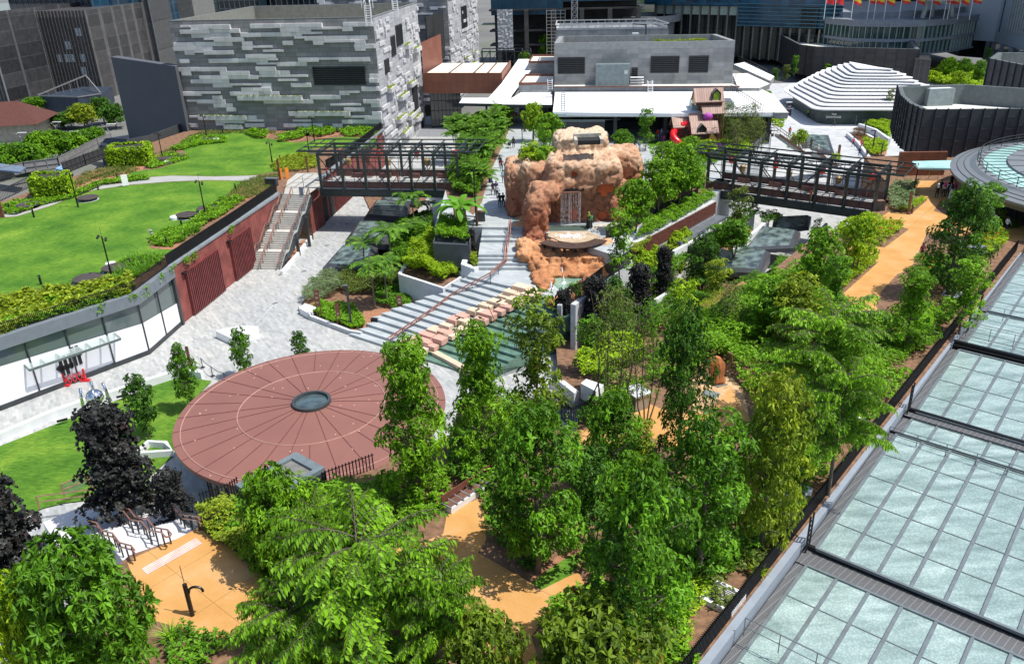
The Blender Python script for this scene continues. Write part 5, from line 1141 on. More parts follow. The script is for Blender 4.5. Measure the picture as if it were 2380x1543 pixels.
# ==== GREAT STEPS
STEPM=brickmat('step_stone',1.5,.45,(.33,.37,.39),(.43,.47,.48),(.28,.3,.32),math.radians(42),True,mortar=.006,off=.4,rough=.7,var=.08,bump=0)
RISER=plain('riser_shadow_stone',(.2,.23,.24),.8)
T=thing('great_steps',at(1160,600,-3),'broad pale grey stone steps descending from the walkway to the plaza beside the water steps','steps')
m=MB();z=0
yl=[530,538,547,557,592,601,613,624,640];zz=[0,-.3,-.6,-.9,-.9-.3,-1.5,-1.8,-2.1]
edge=[(529,0),(537,-.3),(547,-.6),(558,-.9),(592,-1.2),(601,-1.5),(612,-1.8),(622,-2.1)]
xs=lambda y:(1122-(y-529)*.16,1236+(y-529)*.25)
for i in range(1,len(edge)):
 y0,y1=edge[i][0],(edge[i+1][0]if i+1<len(edge)else 660);z=edge[i][1]
 a0,b0=xs(edge[i][0]);A=at(a0,y0-4,z);B=at(b0+14,y0-4,z)
 a1,b1=xs(y1);C_=at(b1+14,y1,z);D_=at(a1,y1,z)
 if i==len(edge)-1:D_=at(1086,642,z);C_=at(1330,700,z);m.prism([Vector(p[:2])for p in(A,B,at(1260,640,z),C_,D_)],-6,z)
 else:m.prism([Vector(p[:2])for p in(A,B,C_,D_)],-6,z)
A0,B0=at(1090,638,-2.1),at(1345,712,-2.1);A1,B1=at(812,781,-6),at(1130,885,-6);NS=13
def lin(k,t):
 a=A0.lerp(A1,k/NS);b=B0.lerp(B1,k/NS);return a.lerp(b,t)
pk0,pk1=at(1262,664,-2.1),at(975,806,-6)
def tpk(k):
 a=A0.lerp(A1,k/NS);b=B0.lerp(B1,k/NS);p=pk0.lerp(pk1,k/NS);d=(b-a);return max(.2,min(.95,(p-a).dot(d)/d.dot(d)))
wm_=MB()
offA=[0,0,.03,.05,.0,.0,-.03,-.05,-.05,-.06,-.02,0,0,0]
for k in range(NS):
 z=-2.1-.28*(k+1);t=tpk(k+.5);a,b,c,d=lin(k,offA[k]),lin(k,t),lin(k+1,t),lin(k+1,offA[k]);m.prism([Vector(p[:2])for p in(a,b,c,d)],-6,z)
 a,b,c,d=lin(k,t),lin(k,1),lin(k+1,1),lin(k+1,t);wm_.prism([Vector(p[:2])for p in(a,b,c,d)],-6,z-.05)
m.build('stone_steps',[STEPM],T)
t=NT('wet_green_stone');t.done(t.ramp(t.noise(1.2,5),[(.3,(.07,.14,.11)),(.7,(.15,.26,.2))]),.18);WETG=t.m
wm_.build('water_steps',[WETG],T)
r=random.Random(5);BC=[plain('block_cream',(.6,.47,.34),.7,var=.08),plain('block_pink',(.55,.33,.26),.7,var=.08),plain('block_sand',(.64,.5,.38),.7,var=.06)]
proto=None;cnt=0;blk=[];dirk=ang(A0,B0)
for k in range(NS+1):
 for j in(0,1,2)if k%2 else(0,2):
  t=tpk(k)+(j-1)*.06+r.uniform(-.012,.012);p=lin(min(NS,k+r.uniform(-.1,.3)),t);z=-2.1-.3*k;h=.2+r.choice((0,.08,.16));w=r.uniform(1.,1.7)
  m=MB();m.box((0,0,h/2-.1),(w,r.uniform(.8,1.15),h+.2));ci=r.randrange(3)
  o=m.build('stone_block',[BC[ci]],None,'%s %s stone block in the %s row below the pond, %s'%(['cream','pink','sandy'][ci],['small','long'][w>1.35],'first second third fourth fifth sixth seventh eighth ninth tenth eleventh twelfth thirteenth last'.split()[k],['on the grey step side','middle one','on the water side'][j]),'block','staggered pink and cream stone blocks',bevel=.02)
  o.location=Vector((p.x,p.y,z));o.rotation_euler=(0,0,dirk+PI/2*0+math.radians(3))
m=MB();a,b=at(985,803,-5.7),at(1125,872,-5.7);c_,d_=at(975,808,-5.7),at(1150,815,-5.7)
wallstrip([at(983,806,-5.6),at(1045,838,-5.6),at(1130,884,-5.6)],.6,-6,-5.45,BC[0],'pool_kerb','cream stone kerb of the pool at the foot of the water steps')
P=[at(x,y,-5.75)for x,y in((990,803),(1030,792),(1190,852),(1130,878))];m=MB();m.poly(P[::-1]);
t=NT('pool_water');t.done(t.ramp(t.noise(.8,3),[(.35,(.15,.27,.2)),(.65,(.26,.4,.32))]),.05,0,.6);t.bump(t.noise(5,3),.25,.02);POOLM=t.m
m.build('water',[POOLM],kind='structure')
def wl(pts,z0,z1,w,label,mat=CONC):return wallstrip([at(x,y,z1)for x,y in pts],w,z0,z1,mat,'planter_wall',label)
wl([Q(1,1,*p)for p in((1335,1000),(1740,1130),(1945,1005))],-6,-3.0,.35,'angular pale concrete planter wall around the bright bamboo bush',CONCW)
wl([Q(1,1,*p)for p in((1335,1000),(1365,950),(1480,760))],-6,-3.0,.35,'pale planter wall edge running up behind the bamboo bush',CONCW)
wl([Q(1,1,*p)for p in((1945,1005),(1790,940))],-6,-2.9,.3,'short return of the pale planter wall right of the bamboo bush',CONCW)
wl([Q(1,1,*p)for p in((1960,830),(1930,910),(2050,950))],-6,-1.75,.6,'white stone bench wall around the small purple tree',CONCW)
wl([Q(1,1,*p)for p in((405,1300),(500,1385),(870,1525),(980,1543))],-6,-5.55,.35,'low concrete edging of the plaza planting bed with red signs',CONC)
m=MB();P=[aq(1,1,*p,-5.3)for p in((400,1320),(455,1275),(565,1315),(500,1375))];m.prism([Vector(p[:2])for p in P],-6,-5.3);m.build('white_bench',[WHITE],None,'white block bench at the corner of the plaza planting bed','bench')
sheet('planting_bed',pv([Q(1,1,*p)for p in((1340,1000),(1740,1120),(1940,1000),(1790,900),(1500,800))],-3.3),-3.3,SOIL)
PBX=[aq(1,1,*p,-.1)for p in((1645,720),(1745,470),(2040,480),(1985,735))]
DPW=plain('dark_planter',(.06,.068,.08),.6)
m=MB();pts=[Vector(p[:2])for p in PBX];c=sum(pts,Vector((0,0)))/4;m.prism(pts,-6,-.35,bot=False)
for i in range(4):m.prism([pts[i],pts[(i+1)%4],pts[(i+1)%4].lerp(c,.04),pts[i].lerp(c,.04)],-.35,.1 if i!=3 else-.1)
m.build('planter_box',[DPW],None,'large dark grey planter box with vents at the head of the great steps','planter')
m=MB();
for u in(1815,1875,1938):P=aq(1,1,u,800,-1.5);m.box((P.x,P.y-.15,-1.5),(.7,.5,.3),math.radians(-6))
rail=[((1186,530),0),((1184,560),-.9),((1178,592),-1.2),((1176,622),-2.1),((1140,655),-2.1),((1056,700),-3.9),((1000,742),-4.8),((905,806),-6)]
T=thing('long_handrail',at(1050,720,-4),'long double copper handrail on dark posts running down the great steps','handrail')
rp=[at(p[0],p[1],z)for p,z in rail]
for dxx in(-.12,.12):
 m=MB();m.tube([p+Vector((dxx,dxx,.95))for p in rp],.045,6);m.tube([p+Vector((dxx,dxx,.7))for p in rp],.035,6);m.build('rail',[COPPER],T)
m=MB()
for a,b in zip(rp,rp[1:]):
 k=max(1,round((b-a).length/1.9))
 for j in range(k):p=a.lerp(b,j/k);m.beam(p-Vector((0,0,.4)),p+Vector((0,0,.9)),.07)
m.each('rail_post',[DGREY],T)
# ==== ROCK
def remeshed(mb,vox,name='tmp'):
 me=mb.mesh(name,[]);o=bpy.data.objects.new(name,me);COL.objects.link(o);md=o.modifiers.new('r','REMESH');md.mode='VOXEL';md.voxel_size=vox
 dg=bpy.context.evaluated_depsgraph_get();r_=bpy.data.meshes.new_from_object(o.evaluated_get(dg));bpy.data.objects.remove(o);return r_
def rockify(me,amp=.35,sc=.55,seed=0,fine=.08):
 n=len(me.vertices);co=np.empty(n*3,np.float32);me.vertices.foreach_get('co',co);co=co.reshape(-1,3);no=np.empty(n*3,np.float32);me.vertices.foreach_get('normal',no);no=no.reshape(-1,3)
 d=np.empty(n)
 for i in range(n):
  p=Vector(co[i].tolist())+Vector((seed,seed*2,0));a=mnoise.noise(p*sc);b=1-abs(mnoise.noise(p*sc*2.1+Vector((7,3,1))))*2.4;c=mnoise.noise(p*sc*5.5);q=p.copy();q.z*=.35;crk=1-min(1,abs(mnoise.noise(q*1.1+Vector((3,9,4))))*9)
  vd=mnoise.voronoi(p*sc*1.15)[0];vk=max(0,.14-(vd[1]-vd[0]))/.14;vf=vd[0]-.35
  d[i]=amp*a+amp*.22*b+fine*c*.8+fine*.5*mnoise.noise(p*7)-crk*amp*.6-vk*amp*.75-vf*amp*.8
 co+=no*d[:,None];me.vertices.foreach_set('co',co.ravel());me.update();return co
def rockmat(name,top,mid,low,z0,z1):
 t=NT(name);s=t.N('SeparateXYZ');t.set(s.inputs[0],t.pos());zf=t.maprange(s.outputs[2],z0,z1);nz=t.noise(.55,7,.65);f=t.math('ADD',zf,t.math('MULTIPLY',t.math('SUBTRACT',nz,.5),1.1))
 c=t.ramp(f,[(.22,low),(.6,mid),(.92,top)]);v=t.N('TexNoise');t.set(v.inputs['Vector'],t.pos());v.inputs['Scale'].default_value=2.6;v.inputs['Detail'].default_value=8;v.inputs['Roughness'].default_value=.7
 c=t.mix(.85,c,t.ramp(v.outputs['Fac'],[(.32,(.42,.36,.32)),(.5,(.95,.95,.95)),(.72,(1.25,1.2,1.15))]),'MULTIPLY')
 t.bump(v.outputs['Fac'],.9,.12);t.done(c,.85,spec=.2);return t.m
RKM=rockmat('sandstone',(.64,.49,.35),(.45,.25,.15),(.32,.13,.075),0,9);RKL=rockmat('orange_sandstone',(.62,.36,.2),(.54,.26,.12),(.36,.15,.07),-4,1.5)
def rp_(u,v,z=0):return at(1185.4+u*.24837,313.8+v*.2484,z)
O=rp_(600,822,0);S_=1/83.
def RX(u):return O.x+(u-600)*S_*1.0
HB=zt(1335,518,0,372)
m=MB();y0=O.y
m.blob((RX(690),y0+4.2,3.1),(4.2,4.3,HB-3.0),.3,32,14)
m.blob((RX(250),y0+4.3,2.9),(1.6,3.2,HB-3.45),.4,18,12)
m.blob((RX(95),y0+5.8,2.6),(1.5,3.4,HB-3.7),.42,18,12)
m.blob((RX(1125),y0+7.3,3.),(2.1,3.2,HB-3.3),.45,18,12)
m.blob((RX(1010),y0+2.6,1.6),(1.3,2.2,2.8),.6)
m.blob((RX(700),y0+6.6,HB+.55),(3.15,2.9,1.2),.4,24,10)
m.blob((RX(250),y0-2.0,1.7),(1.45,1.4,2.6),.5,16,10);m.blob((RX(225),y0-2.4,-.8),(1.5,1.4,1.3),.7)
m.blob((RX(690),y0+1.3,5.3),(4.1,2.5,1.75),.4,28,12);m.blob((RX(330),y0-1.0,4.0),(1.7,1.7,1.0),.6,16,8);m.blob((RX(400),y0-.1,4.1),(1.4,1.6,.8),.6,16,8);m.blob((RX(570),y0+.3,4.25),(1.7,1.,.55),.45,16,8);m.blob((RX(730),y0+.1,4.0),(.9,.9,1.0),.7)
m.blob((RX(820),y0+.3,4.6),(1.6,.8,1.2),.7);m.blob((RX(985),y0+.8,1.2),(.8,1.2,1.8),.6)
me=remeshed(m,.17)
co=rockify(me,.26,.55,3,.1)
OPEN=[([(570,335),(605,330),(630,355),(622,385),(570,390)],4.9),([(835,450),(945,447),(963,482),(945,528),(905,530),(905,562),(852,560),(850,532),(815,520),(802,490)],3.3),([(845,728),(920,740),(918,800),(850,812),(818,790)],.5),([(590,700),(650,705),(668,760),(640,830),(560,838),(530,770)],.6),([(232,250),(262,245),(262,285),(236,300)],5.6)]
ORG=plain('orange_paint',(.68,.13,.035),.5,var=.12,scale=1.5)
n=len(me.vertices);openm=[]
for pts,zc in OPEN:
 yy=y0;
 W3=[]
 for u,v in pts:
  X_=1185.4+u*.24837;Y_=313.8+v*.2484;a=X_-CXP;b=Y_-CYP;a2=a*KR-b*KQ;b2=a*KQ+b*KR;Rr=Vector((a2,F_*KP-b2*KS,-F_*KS-b2*KP));t_=(yy)/Rr.y;W3.append((Rr.x*t_,CAMH+Rr.z*t_))
 P2=np.c_[co[:,0],co[:,2]];inside=inpoly(P2,W3)&(co[:,1]<y0+2.4)&(co[:,1]>y0-3.2)
 if inside.any():
  fr=np.percentile(co[inside,1],30);co[inside,1]=np.maximum(co[inside,1],fr+.75);openm.append((W3,fr+.62))
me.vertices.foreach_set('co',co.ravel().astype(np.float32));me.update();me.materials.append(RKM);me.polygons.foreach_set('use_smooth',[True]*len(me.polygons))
T=thing('rock_formation',(O.x,O.y,0),'large artificial sandstone rock with waterfall, flat cap and orange window openings','rock')
o=bpy.data.objects.new('rock',me);COL.objects.link(o);o.parent=T;o.location=-Vector((O.x,O.y,0))
for W3,yb in openm:
 m=MB();c=np.mean(W3,0);m.poly([(c[0]+(x-c[0])*1.12,yb,c[1]+(z-c[1])*1.12)for x,z in W3]);m.build('orange_opening',[ORG],T)
a=rp_(632,104,HB+1.45);b=rp_(850,104,HB+1.45);m=MB();m.box(((a.x+b.x)/2,a.y+1.0,HB+1.75),(b.x-a.x,1.9,.45));m.build('roof_vent_trough',[DARKIN],T)
m=MB();m.box(((a.x+b.x)/2,a.y+2.1,HB+1.9),(b.x-a.x+.5,.7,.9));m.box((a.x-.15,a.y+1.1,HB+1.85),(.35,2.3,.5));m.box((b.x+.15,a.y+1.1,HB+1.85),(.35,2.3,.5));m.build('vent_rim',[plain('grey_rock_rim',(.42,.38,.32),.9,var=.3,scale=2,bump=.6,bscale=5)],T)
m=MB();a=RX(458);b=RX(680);m.box(((a+b)/2,y0-.75,4.05),(b-a,.9,.32));m.build('waterfall_slot',[DARKIN],T);m=MB();m.box(((a+b)/2-.2,y0-1.15,3.85),((b-a)*.8,.5,.1));m.build('waterfall_lip',[plain('lip_stone',(.25,.12,.08),.4)],T)
t=NT('falling_water');t.done((.85,.9,.92),.12);t.b.inputs['Alpha'].default_value=.5;t.b.inputs['Transmission Weight'].default_value=.2;FALL=t.m
m=MB();r=random.Random(3);wx0,wx1=RX(475),RX(642)
for i in range(44):
 x=r.uniform(wx0,wx1)if i>8 else(wx0 if i%2 else wx1)+r.uniform(-.08,.08);y=y0-1.35+r.uniform(-.12,.12);z0_=3.8 if i%3 else r.uniform(1.2,3.2);zz_=z0_
 while zz_>-.4:
  l=r.uniform(.08,.5)if zz_<2.2 else r.uniform(.3,.9);w=r.uniform(.012,.03);m.box((x+r.uniform(-.02,.02),y,zz_-l/2),(w,w,l));zz_-=l+r.uniform(.05,.35)*(1 if zz_<2.2 else.6)
m.build('waterfall',[FALL],None,'thin curtain waterfall falling from the rock slot into the pool','waterfall')
pl=[Q(2,1,*p)for p in((350,610),(700,605),(830,660),(800,690),(600,720),(450,700),(330,650))]
sheet('water',pv(pl,.03),.03,POOLM if 0 else None or(lambda t:(t.bump(t.noise(4,4),.4,.04),t.done(t.ramp(t.noise(1.,4),[(.3,(.4,.28,.16)),(.7,(.62,.52,.38))]),.08),t.m)[2])(NT('sandy_pool_water')))
m=MB();P=aq(2,1,530,650,.05)
for i in range(260):a=r.uniform(0,2*PI);q=abs(r.gauss(0,.55));m.blob((P.x+q*1.7*math.cos(a),P.y+q*.8*math.sin(a),.05),(r.uniform(.03,.12),r.uniform(.03,.1),r.uniform(.02,.1)),1,6,4)
m.build('splash_foam',[WHITE],None,'white foam where the waterfall hits the pool','foam',kind='stuff')
sheet('rubber_paving',pv([Q(2,1,*p)for p in((325,560),(700,545),(740,560),(700,602),(330,605))],.012),.012,plain('dark_green_rubber',(.05,.08,.065),.8))
sheet('rubber_paving',pv([Q(2,1,*p)for p in((0,450),(60,430),(140,455),(140,540),(60,545),(0,520))],.012),.012,plain('grey_green_rubber',(.2,.27,.24),.8))
sheet('pavement',pv([Q(2,1,*p)for p in((740,560),(820,540),(985,525),(960,600),(760,600))],.014),.014,plain('pale_beige_paving',(.5,.47,.4),.8))
bi=[aq(2,1,*p,.38)for p in((345,683),(430,705),(540,714),(640,711),(720,695),(770,674))];bo=[aq(2,1,*p,.38)for p in((250,712),(380,748),(520,765),(660,760),(790,730),(888,690))]
T=thing('curved_bench',bi[2],'dark wooden curved bench around the front of the waterfall pool','bench')
def arcint(P,k):
 out=[]
 n=len(P)-1
 for i in range(k+1):
  f=i/k*n;j=min(n-1,int(f));w=f-j;p0,p1,p2,p3=P[max(j-1,0)],P[j],P[j+1],P[min(j+2,n)]
  out.append(.5*((2*p1)+(p2-p0)*w+(2*p0-5*p1+4*p2-p3)*w*w+(3*p1-p0-3*p2+p3)*w**3))
 return out
BI,BO=arcint(bi,60),arcint(bo,60);m=MB()
for i in range(60):g=.06;a,b,c,d=BI[i].lerp(BI[i+1],g),BI[i].lerp(BI[i+1],1-g),BO[i].lerp(BO[i+1],1-g),BO[i].lerp(BO[i+1],g);m.prism([Vector(p[:2])for p in(a,b,c,d)],.3,.38)
m.build('slat_top',[WOOD],T);m=MB()
for i in range(60):a,b,c,d=BI[i].lerp(BO[i],.2),BI[i+1].lerp(BO[i+1],.2),BI[i+1].lerp(BO[i+1],.8),BI[i].lerp(BO[i],.8);m.prism([Vector(p[:2])for p in(a,b,c,d)],.12,.3)
for i in range(0,61,10):a=BI[i].lerp(BO[i],.5);m.box((a.x,a.y,-.1),(.3,.3,.5))
m.build('bench_frame',[BLACK],T)
m=MB();r=random.Random(21)
zone=[Q(2,1,*p)for p in((90,690),(250,700),(560,770),(900,690),(930,800),(905,950),(760,960),(560,975),(350,960),(240,930),(150,880),(130,790))]
def czf(y):return-.1-2.1*max(0,min(1,(y-565)/75))
cnt=0
while cnt<95:
 x=r.uniform(1210,1432);y=r.uniform(556,640)
 if not inpoly(np.array([(x,y)]),zone)[0]:continue
 z=czf(y);p=at(x,y,z);s=r.uniform(.5,1.15);m.blob((p.x,p.y,z-.3),(s*r.uniform(.8,1.3),s*r.uniform(.7,1.1),s*r.uniform(.6,.9)),.75,12,8,r.uniform(0,3));cnt+=1
zp=pv(zone,-.8);m.prism([Vector(p[:2])for p in pv([(1215,560),(1440,560),(1425,600),(1260,600)],-.7)],-6,-.6);m.prism([Vector(p[:2])for p in pv([(1235,590),(1425,590),(1400,640),(1262,640)],-1.8)],-6,-1.7)
for x,y,s in((1225,548,1.1),(1212,562,1.),(1256,642,1.),(1262,655,.9),(1390,640,.9),(1372,650,.8),(1355,662,.75),(1340,672,.7),(1325,682,.7),(1312,690,.7),(1300,697,.6),(1285,700,.55),(1262,668,.7)):
 p=at(x,y,-2.0);m.blob((p.x,p.y,-2.2 if y>600 else-.5),(s*1.3,s*1.1,s*.75),.75,12,8,r.uniform(0,3))
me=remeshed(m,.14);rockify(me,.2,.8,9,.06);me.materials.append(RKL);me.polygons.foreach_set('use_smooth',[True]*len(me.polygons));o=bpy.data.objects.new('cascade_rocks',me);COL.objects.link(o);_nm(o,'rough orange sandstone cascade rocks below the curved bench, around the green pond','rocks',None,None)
sheet('water',pv([Q(2,1,*p)for p in((300,975),(740,970),(700,1060),(560,1120),(440,1190),(330,1230),(200,1200),(180,1120))],-2.15),-2.15,POOLM)
for i,(u,v)in enumerate(((570,985),(465,1005),(478,1085),(363,1140))):
 P=aq(2,1,u,v,-2.15);m=MB();m.lathe((P.x,P.y,P.z),[(.28,0),(.14,.12),(.1,.45),(.03,.75)],8);m.build('fountain_jet',[WHITE],None,['white fountain jet at the back of the pond beside the rocks','white fountain jet, left one at the back of the pond','white fountain jet in the middle of the pond','white fountain jet nearest the water steps'][i],'fountain','pond fountain jets')
for i,((u0,v0),(u1,v1))in enumerate((((40,1095),(100,1290)),((397,1085),(350,1205)),((-220,1280),(-150,1460)),((-75,1400),(-20,1540)))):
 P=aq(2,1,u1,v1,-2.4-.9*(i!=1));z=zt(*Q(2,1,u1,v1),P.z,Q(2,1,u0,v0)[1]);m=MB();t0=Q(2,1,u0,v0);E_=at(t0[0],t0[1],z);m.tube([P,Vector((E_.x,P.y,P.z+1.7))],.045,6);m.build('leaning_pole',[plain('corten_pole',(.3,.13,.07),.6)],None,['leaning rust pole at the left edge of the pond','leaning rust pole standing in the pond front','leaning rust pole on the green water steps, upper','leaning rust pole on the green water steps, lower'][i],'pole','leaning rust poles')
wl([(1332,708),(1400,655),(1466,604)],-6,-.6,.5,'grey board marked concrete retaining wall under the black fence right of the pond',CONC)
picket('pond_fence',[at(x,y,-.5)for x,y in((1315,712),(1322,700),(1355,688),(1400,652),(1466,610))],-.6,.9,.16,'black picket fence along the retaining wall right of the pond',w=.05)
wallstrip([at(1300,745,-3),at(1322,706,-3)],.4,-6,-1.5,CONC,'planter_wall','end face of the grey retaining wall beside the water steps')
# ==== BRIDGES
LANR=plain('lantern_red',(.65,.03,.02),.45);LANG=plain('lantern_gold',(.3,.2,.07),.5);PANB=plain('brown_bridge_panel',(.13,.06,.05),.6,.1)
def bridge(A,B,Wd,H,label,lab2,n=6,lanterns=7):
 d=(B-A);d.z=0;L=d.length;d.normalize();nn=Vector((-d.y,d.x,0));T=thing('footbridge',A,label,'bridge')
 P=lambda s,w,z:A+d*s+nn*w+Vector((0,0,z-A.z))
 m=MB();m.prism([P(-.6,0.1,0).xy,P(L+.6,.1,0).xy,P(L+.6,Wd-.1,0).xy,P(-.6,Wd-.1,0).xy],-.35,.0);m.build('deck_floor',[plain('bridge_floor',(.4,.4,.38),.8,var=.1)],T)
 for w in(0,Wd):
  m=MB();m.beam(P(-.3,w,-.45),P(L+.3,w,-.45),.3,.75);m.beam(P(-.3,w,-.95),P(L+.3,w,-.95),.4,.12);m.beam(P(-.2,w,H),P(L+.2,w,H),.24,.3);m.beam(P(0,w,H*.57),P(L,w,H*.57),.1,.12);m.build('girder',[STEEL],T)
  for i in range(n+1):s=i*L/n;m=MB();m.beam(P(s,w,-.5),P(s,w,H),.32,.34);m.build('post',[STEEL],T)
  m=MB()
  for i in range(n):
   s0,s1=i*L/n,(i+1)*L/n;a,b=(s0,s1)if i<n/2 else(s1,s0);m.beam(P(a,w,H*.95),P(b,w,.1),.09)
   m.beam(P((s0+s1)/2,w,0),P((s0+s1)/2,w,H*.97),.06)
  m.beam(P(0,w,H*.8),P(L,w,H*.8),.06);m.build('bracing',[plain('brace_brown',(.09,.05,.045),.5,.2)],T)
  m=MB();off=.08 if w==0 else-.08
  for i in range(n):
   s0,s1=i*L/n+.18,(i+1)*L/n-.18;m.quad(P(s0,w+off,.06),P(s1,w+off,.06),P(s1,w+off,.92),P(s0,w+off,.92))
  m.build('side_panels',[PANB],T)
  m=MB();m.beam(P(0,w,1.1),P(L,w,1.1),.06);m.beam(P(0,w,.95),P(L,w,.95),.05);m.build('handrail',[GREYM],T)
 m=MB()
 for i in range(n+1):
  s=i*L/n;m.beam(P(s,-.1,H+.1),P(s,Wd+.1,H+.1),.18,.26);m.beam(P(s,-.5,H+.45),P(s,Wd+.5,H+.45),.1,.14)
  if i<n:m.beam(P(s,0,H+.1),P(s+L/n,Wd,H+.1),.06);m.beam(P(s,Wd,H+.1),P(s+L/n,0,H+.1),.06)
 for w in(-.5,.02,Wd*.33,Wd*.66,Wd+.5):m.beam(P(-2.6,w,H+.5),P(L+2.6,w,H+.5),.11,.14)
 for s in(-2.6,-1.3,L+1.3,L+2.6):m.beam(P(s,-.5,H+.5),P(s,Wd+.5,H+.5),.09)
 m.build('roof_frame',[STEEL],T)
 m=MB();
 for i in range(int(L/2)):
  if i%2:m.box(P(i*2.+1,Wd-.55,.3),(1.5,.5,.6),ang(A,B))
 m.each('planter_trough',[PANB],T)
 for i in range(lanterns):
  s=(i+.45)*L/lanterns;w=.7 if i%2 else Wd-.8;c=P(s,w,H-1.05);red=i%2==0
  TT=thing('lantern',c,('%s hexagonal lantern hanging in %s, %s bay from the left'%('red' if red else 'gold',lab2,['first','second','third','fourth','fifth','sixth','seventh'][i])),'lantern','hanging bridge lanterns')
  m=MB();m.lathe(c,[(.16,-.5),(.34,-.38),(.38,.3),(.2,.45)],6);m.build('shade',[LANR if red else LANG],TT);m=MB();m.tube([c+Vector((0,0,.45)),P(s,w,H)],.015,4);m.lathe(c-Vector((0,0,1.0)),[(.03,0),(.05,.35),(.02,.5)],6);m.build('tassel',[LANG],TT)
 return T
b1a,b1b=at(748,438,0),at(1066,442,0)
bridge(b1a,b1b,(at(765,322,4.6)-at(738,352,4.6)).length*.8,4.45,'left dark steel truss footbridge with open roof frame between lawn terrace and walkway','the left footbridge')
b2a,b2b=at(1643,438,0),at(2030,491,0)
bridge(b2a,b2b,5.2,3.9,'right dark steel truss footbridge with open roof frame leading to the orange path','the right footbridge')
# ==== SKYLIGHT BOXES
SKG=NT('skylight_glass');SKG.done(SKG.ramp(SKG.noise(1.1,5),[(.38,(.04,.055,.055)),(.62,(.17,.23,.22))]),.06,0,.8);SKG=SKG.m;SKD=brickmat('skylight_granite',1.5,1.5,(.05,.053,.062),(.058,.06,.07),(.02,.02,.02),0,True,mortar=.01,off=0,rough=.35,bump=0);
def skylight(px,z0,zs,label,g=.25):
 b=[at(x,y,z0)for x,y in px];c=sum(b,Vector((0,0,0)))/4;T=thing('skylight_box',V3(c,z0),label,'skylight','angular dark skylight boxes')
 top=[V3(p.lerp(c,g),z0+zs[i])for i,p in enumerate(b)];rim=[V3(p.lerp(c,.03),z0+zs[i]*.72)for i,p in enumerate(b)]
 m=MB();m.add(b+rim,[(i,(i+1)%4,4+(i+1)%4,4+i)for i in range(4)]);
 m.add(rim+top,[(i,(i+1)%4,4+(i+1)%4,4+i)for i in range(4)]);m.build('granite_skirt',[SKD],T)
 m=MB();m.quad(*top);m.build('glass_top',[SKG],T);m=MB()
 for t_ in(.33,.66):m.beam(top[0].lerp(top[3],t_)+Vector((0,0,.02)),top[1].lerp(top[2],t_)+Vector((0,0,.02)),.05)
 m.build('glazing_bars',[plain('bar_green_grey',(.2,.26,.25),.4)],T)
def qp(c,r,L_):return[Q(c,r,*p)for p in L_]
skylight(qp(1,1,((620,1020),(1050,1050),(1150,860),(800,850))),-6,(1.3,1.3,1.9,1.9),'dark skylight box with glass top nearest the grey green bush, first beside the plaza')
skylight(qp(1,1,((830,760),(1240,800),(1340,640),(960,610))),-6,(1.3,1.3,1.9,1.9),'dark skylight box second from the grey green bush, beside the plaza palms')
skylight(qp(1,1,((1003,545),(1400,580),(1440,440),(1110,420))),-6,(1.3,1.3,1.9,1.9),'dark skylight box with pale reflections just in front of the left footbridge')
skylight(qp(1,1,((1150,380),(1500,405),(1530,300),(1190,310))),-6,(1.,1.,1.4,1.4),'farthest dark skylight box, partly under the left footbridge')
skylight(qp(3,1,((-180,1040),(80,1050),(200,900),(-200,830)))if 0 else[Q(2,1,*p)for p in((1840,1010),(2310,1060),(2400,900),(2080,800))],-4.2,(.7,.9,1.6,1.4),'lowest grey skylight wedge beside the rosette of dark strap leaves right of the valley')
skylight([Q(2,1,*p)for p in((2120,815),(2620,800),(2680,700),(2290,640))],-4.0,(.5,.6,1.5,1.4),'middle grey skylight wedge in the planted valley left of the orange path')
skylight([Q(2,1,*p)for p in((2400,640),(2760,600),(2780,540),(2420,560))],-4.,(.5,.6,1.3,1.3),'upper dark skylight wedge just below the right footbridge')
skylight([Q(3,0,*p)for p in((290,1310),(560,1330),(620,1410),(330,1420))]if 0 else[Q(3,0,*p)for p in((340,1420),(620,1440),(560,1300),(300,1290))],-8,(.4,.4,1.2,1.2),'grey skylight wedge on the far plaza beyond the right footbridge')
# ==== VALLEY right of the rock
T=thing('slatted_planter',at(1560,530,0),'long raised planter with brown vertical slatted side below the black screen fence','planter')
sA,sB=at(1466,575,-.1),at(1663,470,-.1);d=(sB-sA).normalized();nn=Vector((-d.y,d.x,0));L=(sB-sA).length
m=MB();m.prism([sA.xy,sB.xy,(sB+nn*2.6).xy,(sA+nn*2.6).xy],-2.2,.05);m.build('planter_body',[CONC],T)
m=MB();k=int(L/.16)
for i in range(k):p=sA+d*(i+.5)*.16-nn*.1;m.box((p.x,p.y,-.75+random.uniform(-.02,.02)),(.1,.08,1.45),ang(sA,sB))
m.build('slats',[plain('slat_brown',(.15,.05,.035),.6,var=.45,scale=4)],T)
m=MB();a=sA-nn*.3+Vector((0,0,-1.6));b=sB-nn*.3+Vector((0,0,-1.6));a2=a.lerp(b,.42)
m.prism([a2.xy,b.xy,(b-nn*1.2).xy,(a2-nn*1.2).xy],-6,-1.6);m.build('grey_ledge',[GREYM],T)
m=MB();
for i in range(34):p=a2.lerp(b,i/34)-nn*2.0;q=a2.lerp(b,(i+.62)/34)-nn*2.0;m.prism([p.xy,q.xy,(q-nn*1.2).xy,(p-nn*1.2).xy],-6,-1.9)
m.build('dark_louvres',[DGREY],T)
picket('screen_fence',[sA+nn*2.7+Vector((-.2,.6,.1)),sB+nn*2.7+Vector((.4,.3,0))],-.1,1.1,.12,'black screen fence above the long slatted planter right of the rock',solid=SOL)
